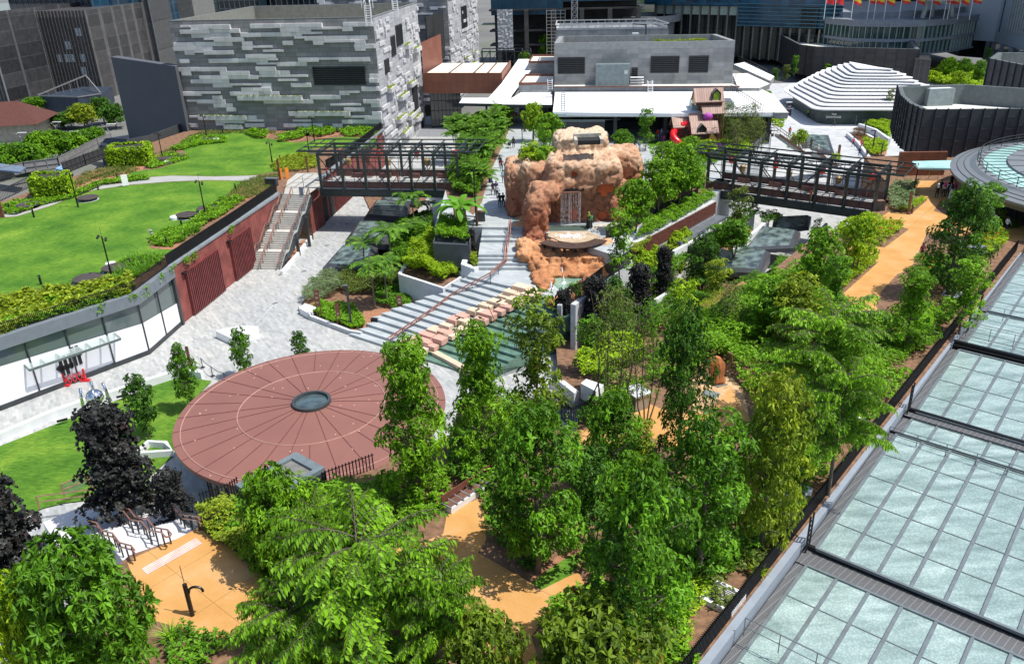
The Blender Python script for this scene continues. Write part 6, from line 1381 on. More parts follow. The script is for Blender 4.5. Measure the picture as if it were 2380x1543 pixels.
for pts,z0,z1,w,lb in(([Q(2,1,*p)for p in((1500,790),(1780,640),(2010,480))],-6,-2.0,.35,'pale concrete planter wall just below the dark louvres'),([Q(2,1,*p)for p in((1180,950),(1235,985),(1450,960),(1650,840))],-6,-2.9,.35,'pale concrete wall behind the dark strap plants in the valley'),([Q(2,1,*p)for p in((1880,680),(2010,610),(2250,420))],-6,-2.4,.3,'short concrete wall left of the orange mulch planter'),([Q(2,1,*p)for p in((1930,770),(2040,790),(2380,500))],-6,-2.6,.35,'pale concrete planter rim with orange mulch by the middle skylight'),([Q(2,1,*p)for p in((1840,930),(2000,830))],-6,-3.4,.35,'low concrete kerb beside the lowest skylight wedge'),([Q(2,1,*p)for p in((1330,1240),(1500,1140),(1640,1060))],-6,-3.2,.3,'short pale wall showing between the shrubs below the dark purple trees'),([Q(3,1,*p)for p in((-20,1000),(100,930),(210,860))],-6,-3.3,.3,'white kerb beside the orange path planting, left of the skylights'),([Q(3,1,*p)for p in((420,670),(480,600),(545,530))],-6,-3.,.3,'white kerb strip under the near end of the right footbridge')):
 wl(pts,z0,z1,w,lb,CONCW)
sheet('planting_bed',pv([Q(2,1,*p)for p in((1950,760),(2040,785),(2250,600),(2150,560))],-2.7),-2.75,MULCH)
gf=[at(x,y,0)for x,y in((1262,932),(1330,985),(1372,962),(1412,875),(1520,830))]
picket('garden_fence',gf[:3],-.3,1.2,.16,'black picket fence behind the white box at the garden corner',w=.05)
picket('garden_fence',gf[2:],-.3,1.2,.16,'black picket fence from the white box towards the rusty sculpture',w=.05)
picket('garden_fence',[at(x,y,0)for x,y in((1612,762),(1750,672),(1800,640))],-.4,.9,.14,'long black fence along the straw coloured grass strip',w=.04,solid=SOL)
picket('garden_fence',[at(x,y,0)for x,y in((690,1128+30),(765,1128),(872,1088))],-.3,1.1,.2,'black picket fence in front of the lower rim of the round pavilion',w=.06)
m=MB();P=[at(x,y,.9)for x,y in((1352,880),(1408,893),(1385,915),(1325,905))];m.prism([Vector(p[:2])for p in[aq(2,2,*q,1.)for q in((640,475),(690,435),(855,490),(780,550))]],-.2,1.0);m.build('white_block',[WHITE],None,'white rendered block behind the garden picket fence','wall')
wallstrip([aq(2,2,*q,.3)for q in((290,530),(330,430),(470,460),(600,560))],.4,-.5,.3,CONCW,'white_kerb_wall','low white wall left of the white rendered block')
picket('pond_fence',[at(x,y,-3)for x,y in((1195,810),(1290,780),(1305,700))],-3.2,-1.9,.16,'black picket fence beside the lowest water steps',w=.05)
m=MB();P=aq(2,2,1170,735,0);m.box((P.x,P.y+.6,.55),(1.1,1.2,1.2),.5);m.mi=1;m.box((P.x,P.y+.6,1.2),(1.35,1.5,.1),.5);m.build('service_cabinet',[plain('cabinet_steel',(.3,.3,.29),.4,.5),CONC],None,'grey steel service cabinet on the orange path near the garden fence','cabinet')
T=thing('leaf_sculpture',aq(2,2,1920,485,0),'tall folded rusty steel sculpture standing on a grey slab on the sand','sculpture');c=aq(2,2,1920,480,.02)
m=MB();CORT=plain('corten_steel',(.42,.15,.05),.7,var=.4,scale=1.5)
hz_=zt(*Q(2,2,1920,480),0,Q(2,2,1900,215)[1])
rings=[(0,.45,.3),(.12*hz_,.62,.36),(.3*hz_,.5,.3),(.5*hz_,.66,.25),(.75*hz_,.62,.2),(.93*hz_,.4,.14),(hz_,.12,.08)];ox=[.0,-.1,-.2,-.25,-.4,-.5,-.55]
vs=[]
for i,(z,a,b)in enumerate(rings):
 for k in range(6):t=2*PI*k/6+i*.22;vs.append((c.x+ox[i]*.8+a*math.cos(t),c.y+b*math.sin(t),z))
m.add(vs,[(i*6+k,i*6+(k+1)%6,(i+1)*6+(k+1)%6,(i+1)*6+k)for i in range(6)for k in range(6)if not(k==5 and i in(2,3))]);m.build('folded_blade',[CORT],T)
m=MB();m.tube([(c.x+.35,c.y,1.1),(c.x+.75,c.y,1.7),(c.x+.7,c.y,2.3),(c.x+.4,c.y,2.5)],[.14,.12,.1,.05],6);m.build('curl',[plain('corten_dark',(.13,.055,.03),.7)],T)
SLB=plain('grey_slab',(.17,.19,.2),.7)
for i,q in enumerate((((1835,480),(1915,512),(2008,485),(1925,455)),((1760,575),(1885,620),(1938,572),(1810,533)))):
 m=MB();m.prism([Vector(p[:2])for p in[aq(2,2,*k,.05)for k in q]],0,.06+.01*i);m.build('stone_slab',[SLB],None,['grey stone slab under the rusty sculpture','square grey stone slab on the sand in front of the rusty sculpture'][i],'slab')
CHR=plain('polished_steel',(.75,.76,.77),.06,1,var=.02);P=aq(0,2,965,905,-5.9);ht=zt(*Q(0,2,965,905),-5.9,Q(0,2,930,545)[1])+5.9
T=thing('chrome_sculpture',P,'polished steel globe held by tall curved prongs on a round base on the lower lawn','sculpture')
m=MB();m.lathe(P,[(1.0,0),(1.0,.25),(.75,.4),(.5,.8),(.3,1.)],24);m.build('base',[CHR],T)
m=MB();R0=.62;m.blob((P.x,P.y,P.z+ht-R0*.9),(R0*1.1,R0*1.1,R0),1,24,14);m.build('globe',[CHR],T,smooth=True)
for k in range(4):
 a=k*PI/2+.5;m=MB();pts=[(P.x+r_*math.cos(a),P.y+r_*math.sin(a),P.z+z)for r_,z in((.25,.9),(.35,1.5),(.75,ht*.5),(.95,ht*.72),(.9,ht*.9),(.8,ht*1.12))];m.tube(pts,[.2,.17,.16,.15,.13,.12],6);m.build('prong',[CHR],T,smooth=True)
for k in range(3):a=k*2.1;m=MB();m.tube([(P.x,P.y,P.z+ht-1.5),(P.x+.5*math.cos(a),P.y+.5*math.sin(a),P.z+1.2)],[.05,.09],6);m.build('inner_rod',[CHR],T)
# ==== PLAYHOUSE
WRF=brickmat('timber_shingles',.35,3,(.33,.2,.16),(.42,.28,.22),(.2,.11,.09),0,False,mortar=.03,off=.5,var=.15);WDK=plain('dark_red_timber',(.1,.035,.025),.6,var=.3);TAN=plain('tan_board',(.55,.3,.08),.6,var=.12)
T=thing('playhouse',aq(2,0,1800,1350,0),'crooked dark timber play tower of stacked little houses with pink and tan roofs','playhouse')
def house(P,w,d,h,rh,rz,z,name='house_block',side=None):
 c,s=math.cos(rz),math.sin(rz);f=lambda x,y,zz:(P.x+x*c-y*s,P.y+x*s+y*c,zz)
 m=MB();m.mi=0;pts=[f(-w/2,-d/2,z),f(w/2,-d/2,z),f(w/2,d/2,z),f(-w/2,d/2,z)];tp_=[f(-w/2,-d/2,z+h),f(w/2,-d/2,z+h),f(w/2,d/2,z+h),f(-w/2,d/2,z+h)];r0,r1=f(-w/2,0,z+h+rh),f(w/2,0,z+h+rh)
 m.add(pts+tp_+[r0,r1],[(3,2,1,0),(0,1,5,4),(2,3,7,6)]);m.mi=2;m.add(pts+tp_+[r0,r1],[(1,2,6,9,5),(3,0,4,8,7)]);o=m.build(name,[WDK,WRF,side or WDK],T)
 m=MB();e=.25
 a0,a1,b0,b1,q0,q1=f(-w/2-e,-d/2-e,z+h-e*rh/(d/2)),f(w/2+e,-d/2-e,z+h-e*rh/(d/2)),f(-w/2-e,d/2+e,z+h-e*rh/(d/2)),f(w/2+e,d/2+e,z+h-e*rh/(d/2)),f(-w/2-e,0,z+h+rh+.08),f(w/2+e,0,z+h+rh+.08)
 dn=Vector((0,0,-.12));V_=lambda p:Vector(p)
 m.add([a0,a1,q1,q0,b0,b1]+[V_(p)+dn for p in(a0,a1,q1,q0,b0,b1)],[(0,1,2,3),(3,2,5,4),(6,7,1,0),(7,8,2,1),(0,3,9,6),(10,4,5,11),(2,8,11,5),(3,4,10,9)]);oo=m.build('roof',[WRF],o);return o,f
pt=aq(2,0,1850,1350,0);mz=1/(F_/dist(pt))
K=mz/4
def PH(u):return pt.x+(u-1850)*K
zf=lambda v:zt(*Q(2,0,1850,1350),0,Q(2,0,1850,v)[1])
house(Vector((PH(1862),pt.y+.6)),(2.6),2.4,zf(1060)-.0,1.3,PI/2-1.2*0,0,'tower_block',TAN)if 0 else None
m=MB();m.box((PH(1850),pt.y+1.2,zf(1040)/2),((1945-1765)*K,2.6,zf(1040)));m.build('tower_shaft',[WDK],T)
m=MB();x1=PH(1945);m.box((x1+.05,pt.y+1.2,zf(1030)/2),(.12,2.7,zf(1030)));m.build('tan_side',[TAN],T)
house(Vector((PH(1855),pt.y+1.2)),(1950-1765)*K,2.8,.15,1.5,0,zf(1045),'upper_house',TAN)
house(Vector((PH(1812),pt.y+1.6)),(1930-1690)*K,2.4,zf(935)-zf(990)+.0,1.4,0,zf(985),'top_house',TAN)
house(Vector((PH(1750),pt.y-1.2)),(1860-1640)*K,2.6,zf(1190)-.0,1.2,0,0,'front_house')
house(Vector((PH(1745),pt.y+.8)),(1840-1650)*K,2.4,zf(1130),1.1,0,0,'middle_house')
house(Vector((PH(1610),pt.y+1.4)),(1650-1570)*K,2.,zf(1150),1.0,0,0,'side_house');house(Vector((PH(1535),pt.y+1.2)),(1575-1500)*K,2.,zf(1160),1.0,.1,0,'small_house')
for u,z,lb in((1722,zf(1215),'dormer'),(1873,zf(930),'dormer')):
 yy=pt.y-2.7 if u<1800 else pt.y+.2;m=MB();w=.62;m.add([(PH(u)-w,yy,z-.3),(PH(u)+w,yy,z-.3),(PH(u)+w,yy,z+.9),(PH(u),yy,z+1.5),(PH(u)-w,yy,z+.9),(PH(u)-w,yy+1.2,z-.3),(PH(u)+w,yy+1.2,z-.3),(PH(u)+w,yy+1.2,z+.9),(PH(u),yy+1.2,z+1.5),(PH(u)-w,yy+1.2,z+.9)],[(1,6,7,2),(2,7,8,3),(3,8,9,4),(4,9,5,0),(0,5,6,1),(5,9,8,7,6)]);o=m.build('dormer_window',[plain('dormer_grey',(.1,.11,.11),.5)],T)
 m=MB();m.add([(PH(u)-w*.75,yy+.1,z-.15),(PH(u)+w*.75,yy+.1,z-.15),(PH(u)+w*.75,yy+.1,z+.8),(PH(u),yy+.1,z+1.25),(PH(u)-w*.75,yy+.1,z+.8)],[(0,1,2,3,4)]);m.build('dormer_pane',[plain('lime_pane',(.2,.3,.02),.5)if u>1800 else DARKIN],o)
m=MB();m.add([(PH(1750),pt.y-3.2,.0),(PH(1850),pt.y-3.2,0.),(PH(1850),pt.y-3.2,zf(1250)*1.),(PH(1800),pt.y-3.2,zf(1225)+.6),(PH(1750),pt.y-3.2,.6)],[(0,1,2,3,4)]);m.beam((PH(1750),pt.y-3.3,.3),(PH(1805),pt.y-3.3,1.7),.3,.2);m.beam((PH(1805),pt.y-3.3,1.7),(PH(1850),pt.y-3.3,.8),.3,.2);m.build('tan_gable',[TAN],T)
PURP=plain('purple_net',(.4,.06,.4),.6);m=MB();m.blob((PH(1798),pt.y-.3,zf(1080)),(.75,.5,.6),1,10,8);m.build('purple_dome',[PURP],T);m=MB();m.blob((PH(1870),pt.y-3.4,.4),(.6,.6,.7),1,10,8);m.build('purple_dome',[PURP],T)
m=MB();sp_=[(1640,1150,2.6),(1580,1170,2.4),(1520,1205,1.9),(1497,1250,1.4),(1510,1290,.9),(1550,1325,.5),(1600,1345,.25)];pts=[]
raw=[]
for u,v,z in sp_:p=at(*Q(2,0,u,v),z);raw.append(Vector((p.x,p.y,z)))
zs_=[zf(1150)*.0+3.2,2.9,2.4,1.9,1.4,.9,.5];raw=[]
for(u,v,_),z in zip(sp_,zs_):p=at(*Q(2,0,u,v),z);raw.append(p)
m.tube(arcint(raw,40),.5,14);
for i in range(0,41,8):pass
m.build('tube_slide',[plain('slide_red',(.72,.012,.02),.25,var=.04)],None,'bright red curved tube slide coming out of the timber play tower','slide',smooth=True)
m=MB();
S_=arcint(raw,40)
for i in range(6,40,9):m.tube([S_[i]-(S_[i+1]-S_[i]).normalized()*.06,S_[i]+(S_[i+1]-S_[i]).normalized()*.06],.545,14)
m.build('slide_ribs',[bpy.data.materials['slide_red']],bpy.data.objects['tube_slide'],smooth=True)
sheet('turf',pv([Q(2,0,*p)for p in((1255,1330),(1290,1310),(1360,1305),(1370,1330),(1340,1360),(1280,1370))],.02),.02,LAWN)
m=MB();kb=[Vector(p[:2])for p in[aq(2,0,*q,0)for q in((425,1300+20),(860,1320),(870,1250),(440,1240))]];kz=zt(*Q(2,0,665,1320),0,Q(2,0,665,1135)[1])
T=thing('dark_kiosk',V3(kb[0],0),'dark ivy covered box kiosk with flat grey roof behind the rock','building');m.prism(kb,0,kz);m.build('wall',[plain('kiosk_panel',(.04,.044,.05),.6,var=.15)],T)
m=MB();c=sum(kb,Vector((0,0)))/4
for i in range(4):m.prism([kb[i],kb[(i+1)%4],kb[(i+1)%4].lerp(c,.06),kb[i].lerp(c,.06)],kz,kz+.35)
m.mi=1;m.box((c.x+3.,c.y,kz+.1),(5.5,5,.15));m.mi=2;m.box((c.x-3.,c.y,kz+.06),(3.5,3.5,.05));m.build('roof',[plain('kiosk_rim',(.16,.2,.2),.5),plain('kiosk_slats',(.13,.14,.14),.6),TAN],T)
m=MB();
for s in(.33,.5,.66,.83):p=kb[0].lerp(kb[1],.5+s*.5);m.beam((p.x,p.y-.05,0),(p.x,p.y-.05,kz),.1)
m.build('panel_ribs',[DGREY],T)
# ==== GLASS ROOF, right
f0=at(1612,1543,0);f1=at(2362,582,0);fd=Vector((f1.x-f0.x,f1.y-f0.y,0)).normalized();fn=Vector((fd.y,-fd.x,0));f00=f0-fd*14
picket('roof_edge_fence',[f00,f0.lerp(f1,.5),f1],-.15,1.05,.13,'long black vertical fin fence between the garden and the glass roof',w=.035,dep=.11)
def FP(s,w,z):p=f0+fd*s+fn*w;return Vector((p.x,p.y,z))
Lf=(f1-f0).length
m=MB();m.prism([FP(-14,.1,0).xy,FP(Lf,.1,0).xy,FP(Lf,.5,0).xy,FP(-14,.5,0).xy],-2.2,-.1);m.build('parapet_wall',[plain('parapet_blue_grey',(.24,.28,.33),.7,var=.06)],None,'long blue grey parapet wall beside the glass roof','wall')
t=NT('fritted_glass');fr=t.N('TexWave',wave_type='BANDS');mp=t.N('Mapping');t.set(mp.inputs[0],t.pos());mp.inputs['Rotation'].default_value=(0,0,math.radians(-28));mp.inputs['Scale'].default_value=(.35,1.5,1);nz=t.noise(1.0,4,.55,vec=mp.outputs[0])
c=t.ramp(nz,[(.3,(.2,.275,.265)),(.5,(.3,.4,.385)),(.72,(.42,.53,.515))]);bb=t.brick(t.wallvec(ang(f0,f1),True),2.5,1.53,(.86,.88,.88),(1.1,1.08,1.08),(1,1,1),0,0,0,1);c=t.mix(1.,c,bb.outputs[0],'MULTIPLY');vo=t.N('TexVoronoi');t.set(vo.inputs['Vector'],t.pos());vo.inputs['Scale'].default_value=9;c=t.mix(.45,c,t.ramp(vo.outputs['Distance'],[(.25,(1.15,1.15,1.15)),(.55,(.55,.6,.6))]),'MULTIPLY');t.done(c,.16,0,.6);FRIT=t.m
GRT=NT('steel_grating');w1=GRT.brick(GRT.wallvec(ang(f0,f1),True),.3,.06,(.02,.02,.02),(.03,.03,.03),(.26,.27,.28),.014,0,0,1);GRT=GRT.done(w1.outputs[0],.5,.3)
MUL=plain('mullion_grey',(.17,.2,.215),.45,.3)
def sw(x,y,z=-.5):p=at(x,y,z)-f0;return p.dot(fd),p.dot(fn)
bays=[]
s_a=sw(1877,1295)[0];s_b=sw(1895,1280)[0];s_c=sw(2045,1012)[0];s_d=sw(2124,958)[0];s_e=sw(2205,817)[0];s_f=sw(2270,722)[0];s_g=sw(2335,611)[0]
wst=sw(1895,1280)[1]
T=thing('glass_roof',FP(10,6,-1),'huge sloping roof of pale green fritted glass panels with grey bars filling the lower right','roof')
spec=[(-16,s_a-.35,-.75,-.75),(s_b+.1,s_c,-.45,-.05),(s_c-.0,s_d-.6,-.7,-.7),(s_d,s_e-.1,-.5,-.15),(s_e+.7,s_f-.3,-.4,-.4),(s_f,s_g+1.2,-.35,-.05)]
bars=MB();W0=wst;NW=16;SP=1.53
for bi_,(sa,sb,za,zb)in enumerate(spec):
 g=MB();g.quad(FP(sa,W0,za),FP(sa,W0+NW*SP*(1 if bi_<3 else 1.6),za),FP(sb,W0+NW*SP*(1 if bi_<3 else 1.6),zb),FP(sb,W0,zb));g.build('glass_panels',[FRIT],T)
 for i in range(int(NW*(1 if bi_<3 else 1.6))+1):w=W0+i*SP;bars.beam(FP(sa,w,za+.03),FP(sb,w,zb+.03),.16,.09)
 k=max(1,round(abs(sb-sa)/2.55));
 for j in range(k+1):t_=j/k;s=sa+(sb-sa)*t_;z=za+(zb-za)*t_;bars.beam(FP(s,W0,z+.015),FP(s,W0+26*SP,z+.015),.05 if 0<j<k else.14,.04 if 0<j<k else.16)
 g=MB();g.quad(FP(sa,.6,za-.02),FP(sa,W0-.06,za-.02),FP(sb,W0-.06,zb-.02),FP(sb,.6,zb-.02));g.build('grating_walkway',[GRT],T)
bars.build('glazing_bars',[MUL],T)
for sa,sb,z in((s_a-.4,s_b+.15,-.7),(s_d-.65,s_d+.05,-.55)):
 g=MB();g.quad(FP(sa,.6,z),FP(sa,45,z),FP(sb,45,z),FP(sb,.6,z));g.build('gutter_grating',[GRT],T);g=MB();g.box((0,0,0),(0,0,0))if 0 else g.beam(FP(sb+.05,.7,z+.12),FP(sb+.05,45,z+.12),.2,.25);g.build('black_gutter_edge',[BLACK],T)
g=MB();
for z,ss in((-.1,s_e+.25),(.15,s_e+.5)):g.beam(FP(ss,.6,z),FP(ss,45,z),.22,.35)
g.beam(FP(s_c+.05,.7,-.02),FP(s_c+.05,45,-.02),.1,.2);g.build('cross_beams',[BLACK],T)
m=MB();m.poly([FP(-16,.4,-1.2),FP(-16,60,-1.2),FP(Lf+1,60,-1.2),FP(Lf+1,.4,-1.2)]);m.build('roof_underlay',[plain('underlay_dark',(.04,.045,.05),.7)],T)
g=MB();g.prism([FP(Lf-1.5,.6,0).xy,FP(Lf-1.5,40,0).xy,FP(Lf+3,40,0).xy,FP(Lf+3,.6,0).xy],-6,-.25);g.build('end_wall',[plain('end_wall_slate',(.06,.075,.09),.6)],T)
for ss,lb in((s_c-.7,'thin wire railing crossing the glass roof at the step between large bays'),(s_a-7.,'grey wire railing crossing the glass roof at the bottom edge'),(s_f-1.6,'thin wire railing crossing the glass roof near its far end'),(s_e+3,'thin wire railing beside the dark cross beams of the glass roof')):
 z=-.3;railing('roof_wire_railing',[FP(ss,W0-.3,z),FP(ss,W0+24,z)],1.05,lb,1.53,MUL,.022,rails=(1.,.5))
for k,s in enumerate((s_b-.2,s_d-.4,s_f-2,s_e+4)):
 m=MB()
 for o_ in(0,.45):m.beam(FP(s+o_,.72,-1.1),FP(s+o_,.72,1.6),.07)
 for i in range(8):m.beam(FP(s,.72,-.9+i*.3),FP(s+.45,.72,-.9+i*.3),.05)
 m.build('wall_ladder',[BLACK],None,['black ladder on the parapet at the lowest gutter of the glass roof','black ladder on the parapet at the middle gutter of the glass roof','black ladder near the far bay of the glass roof','black ladder behind the cross beams of the glass roof'][k],'ladder')
for u0,c_,r_,lb in(((1965,930),2,3,'white framed drain grate beside the fence at the bottom of the garden'),((780,850),3,2,'white framed drain grate under the hanging branches by the fence'),((240,1490),3,2,'white framed drain grate by the fence, between the shrubs'),((1740,1210),3,1,'white framed drain grate near the dry shrub by the fence')):
 P=at(*Q(c_,r_,u0[0]-10,u0[1]),.1);m=MB();A_=ang(f0,f1);m.mi=0
 for dx,dy,w,h in((0,.75,1.5,.18),(0,-.75,1.5,.18),(.7,0,.18,1.5),(-.7,0,.18,1.5)):c=Vector((dx*math.cos(A_)-dy*math.sin(A_),dx*math.sin(A_)+dy*math.cos(A_),0));m.box((P.x+c.x,P.y+c.y,.15),(w,h,.3),A_)
 for i in range(12):dx=-.6+i*.11;m.box((P.x+dx*math.cos(A_),P.y+dx*math.sin(A_),.22),(.03,1.3,.04),A_)
 m.mi=1;m.box((P.x,P.y,.08),(1.3,1.3,.03),A_);m.build('drain_grate',[WHITE,DARKIN],None,lb,'drain')
# ==== LOWER LEFT STAIRS
sA,sB=at(322,1300,0),at(458,1236,0);dA=(sB-sA).normalized();dn_=Vector((-dA.y,dA.x,0))
w=(sB-sA).length;T=thing('garden_stairs',sA,'pale garden stairs with copper handrails descending from the orange path to the lower lawn landing','staircase')
m=MB();runs=[(8,.32),(1,1.1),(8,.32),(1,1.1),(8,.32)];s=0;z=0;prof2=[(0,0)]
for n_,tr in runs:
 for i in range(n_):
  if n_>1:z-=.165
  m.prism([(sA+dn_*s-dA*.3).xy,(sB+dn_*s+dA*.3).xy,(sB+dn_*(s+tr)+dA*.3).xy,(sA+dn_*(s+tr)-dA*.3).xy],-6,z);s+=tr
 prof2.append((s,z))
m.prism([(sA+dn_*s-dA*2.).xy,(sB+dn_*s+dA*.3).xy,(sB+dn_*(s+3.4)+dA*.3).xy,(sA+dn_*(s+3.4)-dA*2).xy],-6,z-.02)
m.build('steps',[plain('pale_granite',(.6,.6,.61),.7,var=.08,scale=4)],T)
def gp(f,h):return[sA.lerp(sB,f)+dn_*s_+Vector((0,0,z_+h))for s_,z_ in prof2]
for f,hs in((1.05,(1.0,.72)),(.45,(.95,)),(.55,(.95,)),(-.05,(1.0,.72))):
 for h in hs:
  m=MB();pts=gp(f,h);pts=[pts[0]-dn_*.5]+pts;m.tube(pts,.045,6)
  m.build('handrail',[COPPER],T)
 m=MB();pts=gp(f,0)
 for a,b in zip(pts,pts[1:]):
  for t_ in(0,.5):p=a.lerp(b,t_);m.beam(p,p+Vector((0,0,.95)),.06)
 m.each('rail_post',[DGREY],T)
for e in(0,-1):
 a=gp(.45,.95)[e];b=gp(.55,.95)[e];o_=-dn_*.5 if e==0 else dn_*.0;m=MB();m.tube([a+o_,(a+b)/2+o_*1.3,b+o_],.045,6);m.build('handrail_loop',[COPPER],T)
m=MB();p1,p0=gp(1.06,1.1),gp(1.06,.05)
for i in range(len(p1)-1):m.quad(p0[i],p0[i+1],p1[i+1],p1[i])
m.build('glass_balustrade',[STG],T);m=MB();m.tube(p1,.05,6);m.build('top_rail',[DGREY],T)
m=MB();c4=[Q(0,3,*p)for p in((1315,655),(1370,710),(1880,420),(1820,368))];P=[at(x,y,.03)for x,y in c4];m.mi=0;m.poly([V3(p,.034)for p in P]);m.mi=1
for i in range(40):
 for j in range(5):a=P[0].lerp(P[3],(i+.5)/40);b=P[1].lerp(P[2],(i+.5)/40);q=a.lerp(b,(j+.5)/5);m.lathe((q.x,q.y,.034),[(.045,0),(.03,.02)],6)
m.build('tactile_strip',[plain('tactile_pink',(.5,.3,.24),.7),plain('tactile_dot',(.66,.56,.52),.6)],None,'studded tactile warning strip across the orange path at the stair head','paving')
L0=gp(-.05,0)[-1];railing('landing_railing',[aq(0,3,370,100,-5)+Vector((0,0,0)),aq(0,3,850,35,-5)],1.0,'copper railing with dark posts along the lawn side of the lower landing',1.8,COPPER,.04)
railing('landing_railing',[aq(0,2,600,1530,-5.2),aq(0,2,830,1430,-5.2),aq(0,2,900,1540,-5.2)],1.,'corner of copper railing where the landing meets the lower lawn',1.3,COPPER,.04,fill=STG)
picket('stair_fence',[at(x,y,0)for x,y in((470,1190),(540,1165),(560,1150))],-.2,1.3,.16,'black picket fence behind the yellow green shrub at the stair head',w=.05)
picket('corner_fence',[aq(0,3,*p,0)for p in((-60,1070),(60,960),(300,820),(520,740))],-.1,1.5,.3,'tall grey picket fence crossing in front of the dark purple tree at the left edge',mat=GREYM,w=.05)
picket('corner_fence',[aq(0,3,*p,0)for p in((-50,1130),(100,1290),(300,1540),(380,1640))],-.1,.7,.22,'low black spiked fence at the bottom left corner',w=.05,solid=SOL)
m=MB();m.prism([Vector(p[:2])for p in[aq(0,3,*q,-.6)for q in((-200,1140),(0,1150),(290,1560),(250,1800),(-200,1800))]],-8,-.6);m.build('paved_ledge',[plain('ledge_blue_grey',(.3,.33,.36),.8)],kind='structure')
m=MB();P=aq(0,3,130,1110,0);m.box((P.x,P.y,.3),(.9,1.,.6),.6);m.build('speckled_block',[plain('terrazzo',(.55,.5,.4),.8,var=.4,scale=9)],None,'speckled pale stone block among the shrubs at the left edge','block')
T=thing('long_bench',aq(1,2,1900,1450,.2),'long brown slatted bench on a white base curving beside the garden path','bench')
pa,pb2=aq(1,3,1690,50,.45),aq(1,2,2240,1290,.45)
bl=[aq(1,2,1720,1535,.8),aq(1,2,2170,1240,.8)]
m=MB();
for k in range(4):m.beam(bl[0]+Vector((0,0,-.12*k)),bl[1]+Vector((0,0,-.12*k)),.06,.09)
m.build('backrest',[RUST],T)
nb=(bl[1]-bl[0]).normalized();nq=Vector((nb.y,-nb.x,0));m=MB()
for k in range(4):m.beam(bl[0]+nq*(.2+k*.13)-Vector((0,0,.38)),bl[1]+nq*(.2+k*.13)-Vector((0,0,.38)),.11,.05)
m.build('seat',[plain('seat_timber',(.16,.08,.06),.6,var=.3,scale=5)],T)
m=MB();
for i in range(9):p=bl[0].lerp(bl[1],i/8)+nq*.4;m.box((p.x,p.y,.43),(.08,.75,.06),ang(bl[0],bl[1])+PI/2*0)
m.build('armrests',[LG],T);m=MB();m.prism([(bl[0]+nq*.15).xy,(bl[1]+nq*.15).xy,(bl[1]+nq*.75).xy,(bl[0]+nq*.75).xy],0,.36);m.build('base',[CONCW],T)
# ==== FAR PLAZA ITEMS
T=thing('totem_sign',aq(3,0,185,1075,-8),'dark totem sign with a white top edge at the left of the white pavilion','sign')
P=aq(3,0,185,1078,-8);hz_=zt(*Q(3,0,185,1078),-8,Q(3,0,195,955)[1]);m=MB();wd=(212-160)/4*dist(P)/F_;m.box((P.x,P.y,(hz_-8)/2),(wd,.4,hz_+8));m.build('panel',[plain('totem_plum',(.035,.03,.045),.5)],T);m=MB();m.box((P.x,P.y,hz_+.06),(wd,.44,.14));m.build('cap',[WHITE],T)
text('THE\nEXCHANGE',(P.x,P.y-.22,hz_-1.0),.42,0,WHITE,T);m=MB()
for i in range(3):m.box((P.x-wd*.12,P.y-.22,hz_-2.2-i*.55),(wd*.5,.02,.1));m.box((P.x-wd*.4,P.y-.22,hz_-2.2-i*.55),(.14,.02,.14))
m.build('direction_lines',[WHITE],T)
for u,v0,v1,lb in((885,1320,1120,'tall thin lamp post in the far planting bed, left one'),(965,1430,1218,'tall thin lamp post in the far planting bed, right one'),(1045,1480,1340,'short thin lamp post beside the dark panelled building')):
 P=at(*Q(3,0,u,v0),-8);hz_=zt(*Q(3,0,u,v0),-8,Q(3,0,u,v1)[1]);T=thing('lamp_post',P,lb,'lamp post','slim black lamp posts');m=MB();m.beam(P,(P.x,P.y,hz_),.16);m.build('pole',[BLACK],T);m=MB();m.box((P.x-.3,P.y,hz_),(1.,.3,.12));m.build('lamp_head',[BLACK],T)
def wlf(pts,z0,z1,w,label):return wallstrip([at(*Q(3,0,*p),z1)for p in pts],w,z0,z1,CONCW,'planter_wall',label)
wlf(((740,1235),(850,1330),(1000,1540)),-8,-7.3,.5,'white kerb wall of the far planting bed with the brown shrub')
wlf(((740,1225),(860,1225),(1100,1330)),-8,-7.3,.4,'back kerb of the far planting bed')
wlf(((850,1150),(1000,1200),(1130,1290)),-8,-6.9,.5,'white planter wall with small vents in front of the dark building')
sheet('planting_bed',pv([Q(3,0,*p)for p in((780,1240),(860,1235),(1110,1330),(1100,1440),(1000,1440),(900,1400),(850,1320))],-7.6),-7.6,MULCH)
sheet('planting_bed',pv([Q(3,0,*p)for p in((880,1150),(960,1130),(1150,1130),(1140,1280),(1000,1200))],-7.2),-7.2,LAWN)
m=MB();pts=[aq(3,0,*p,-8)for p in((815,1160),(870,1080),(1020,1100),(1150,1095))]
for a,b in zip(pts,pts[1:]):m.prism([a.xy,b.xy,(b+Vector((0,.15,0))).xy,(a+Vector((0,.15,0))).xy],-8,-6.2)
m.build('white_screen',[plain('crinkled_white',(.66,.67,.68),.6,var=.1,bump=.8,bscale=3)],None,'white fabric hoarding screen beside the white pavilion','screen')
for i,u in enumerate((470,492,525)):
 P=aq(3,0,u,1135,-8);m=MB();YB=plain('warning_yellow',(.75,.3,.02),.5)
 for s in(-1,1):m.beam((P.x-.3,P.y+s*.25,-8),(P.x-.3,P.y,-6.9),.08);m.beam((P.x+.3,P.y+s*.25,-8),(P.x+.3,P.y,-6.9),.08)
 m.box((P.x,P.y-.05,-7.2),(.7,.06,.6));m.build('caution_stand',[YB],None,['leftmost yellow folding caution stand by the hoarding','middle yellow folding caution stand by the hoarding','rightmost yellow caution stand, standing slightly apart'][i],'sign','yellow caution stands')
T=thing('brown_staircase',aq(3,0,200,1350,-4),'brown railed outdoor staircase descending to the far plaza beyond the right footbridge','staircase')
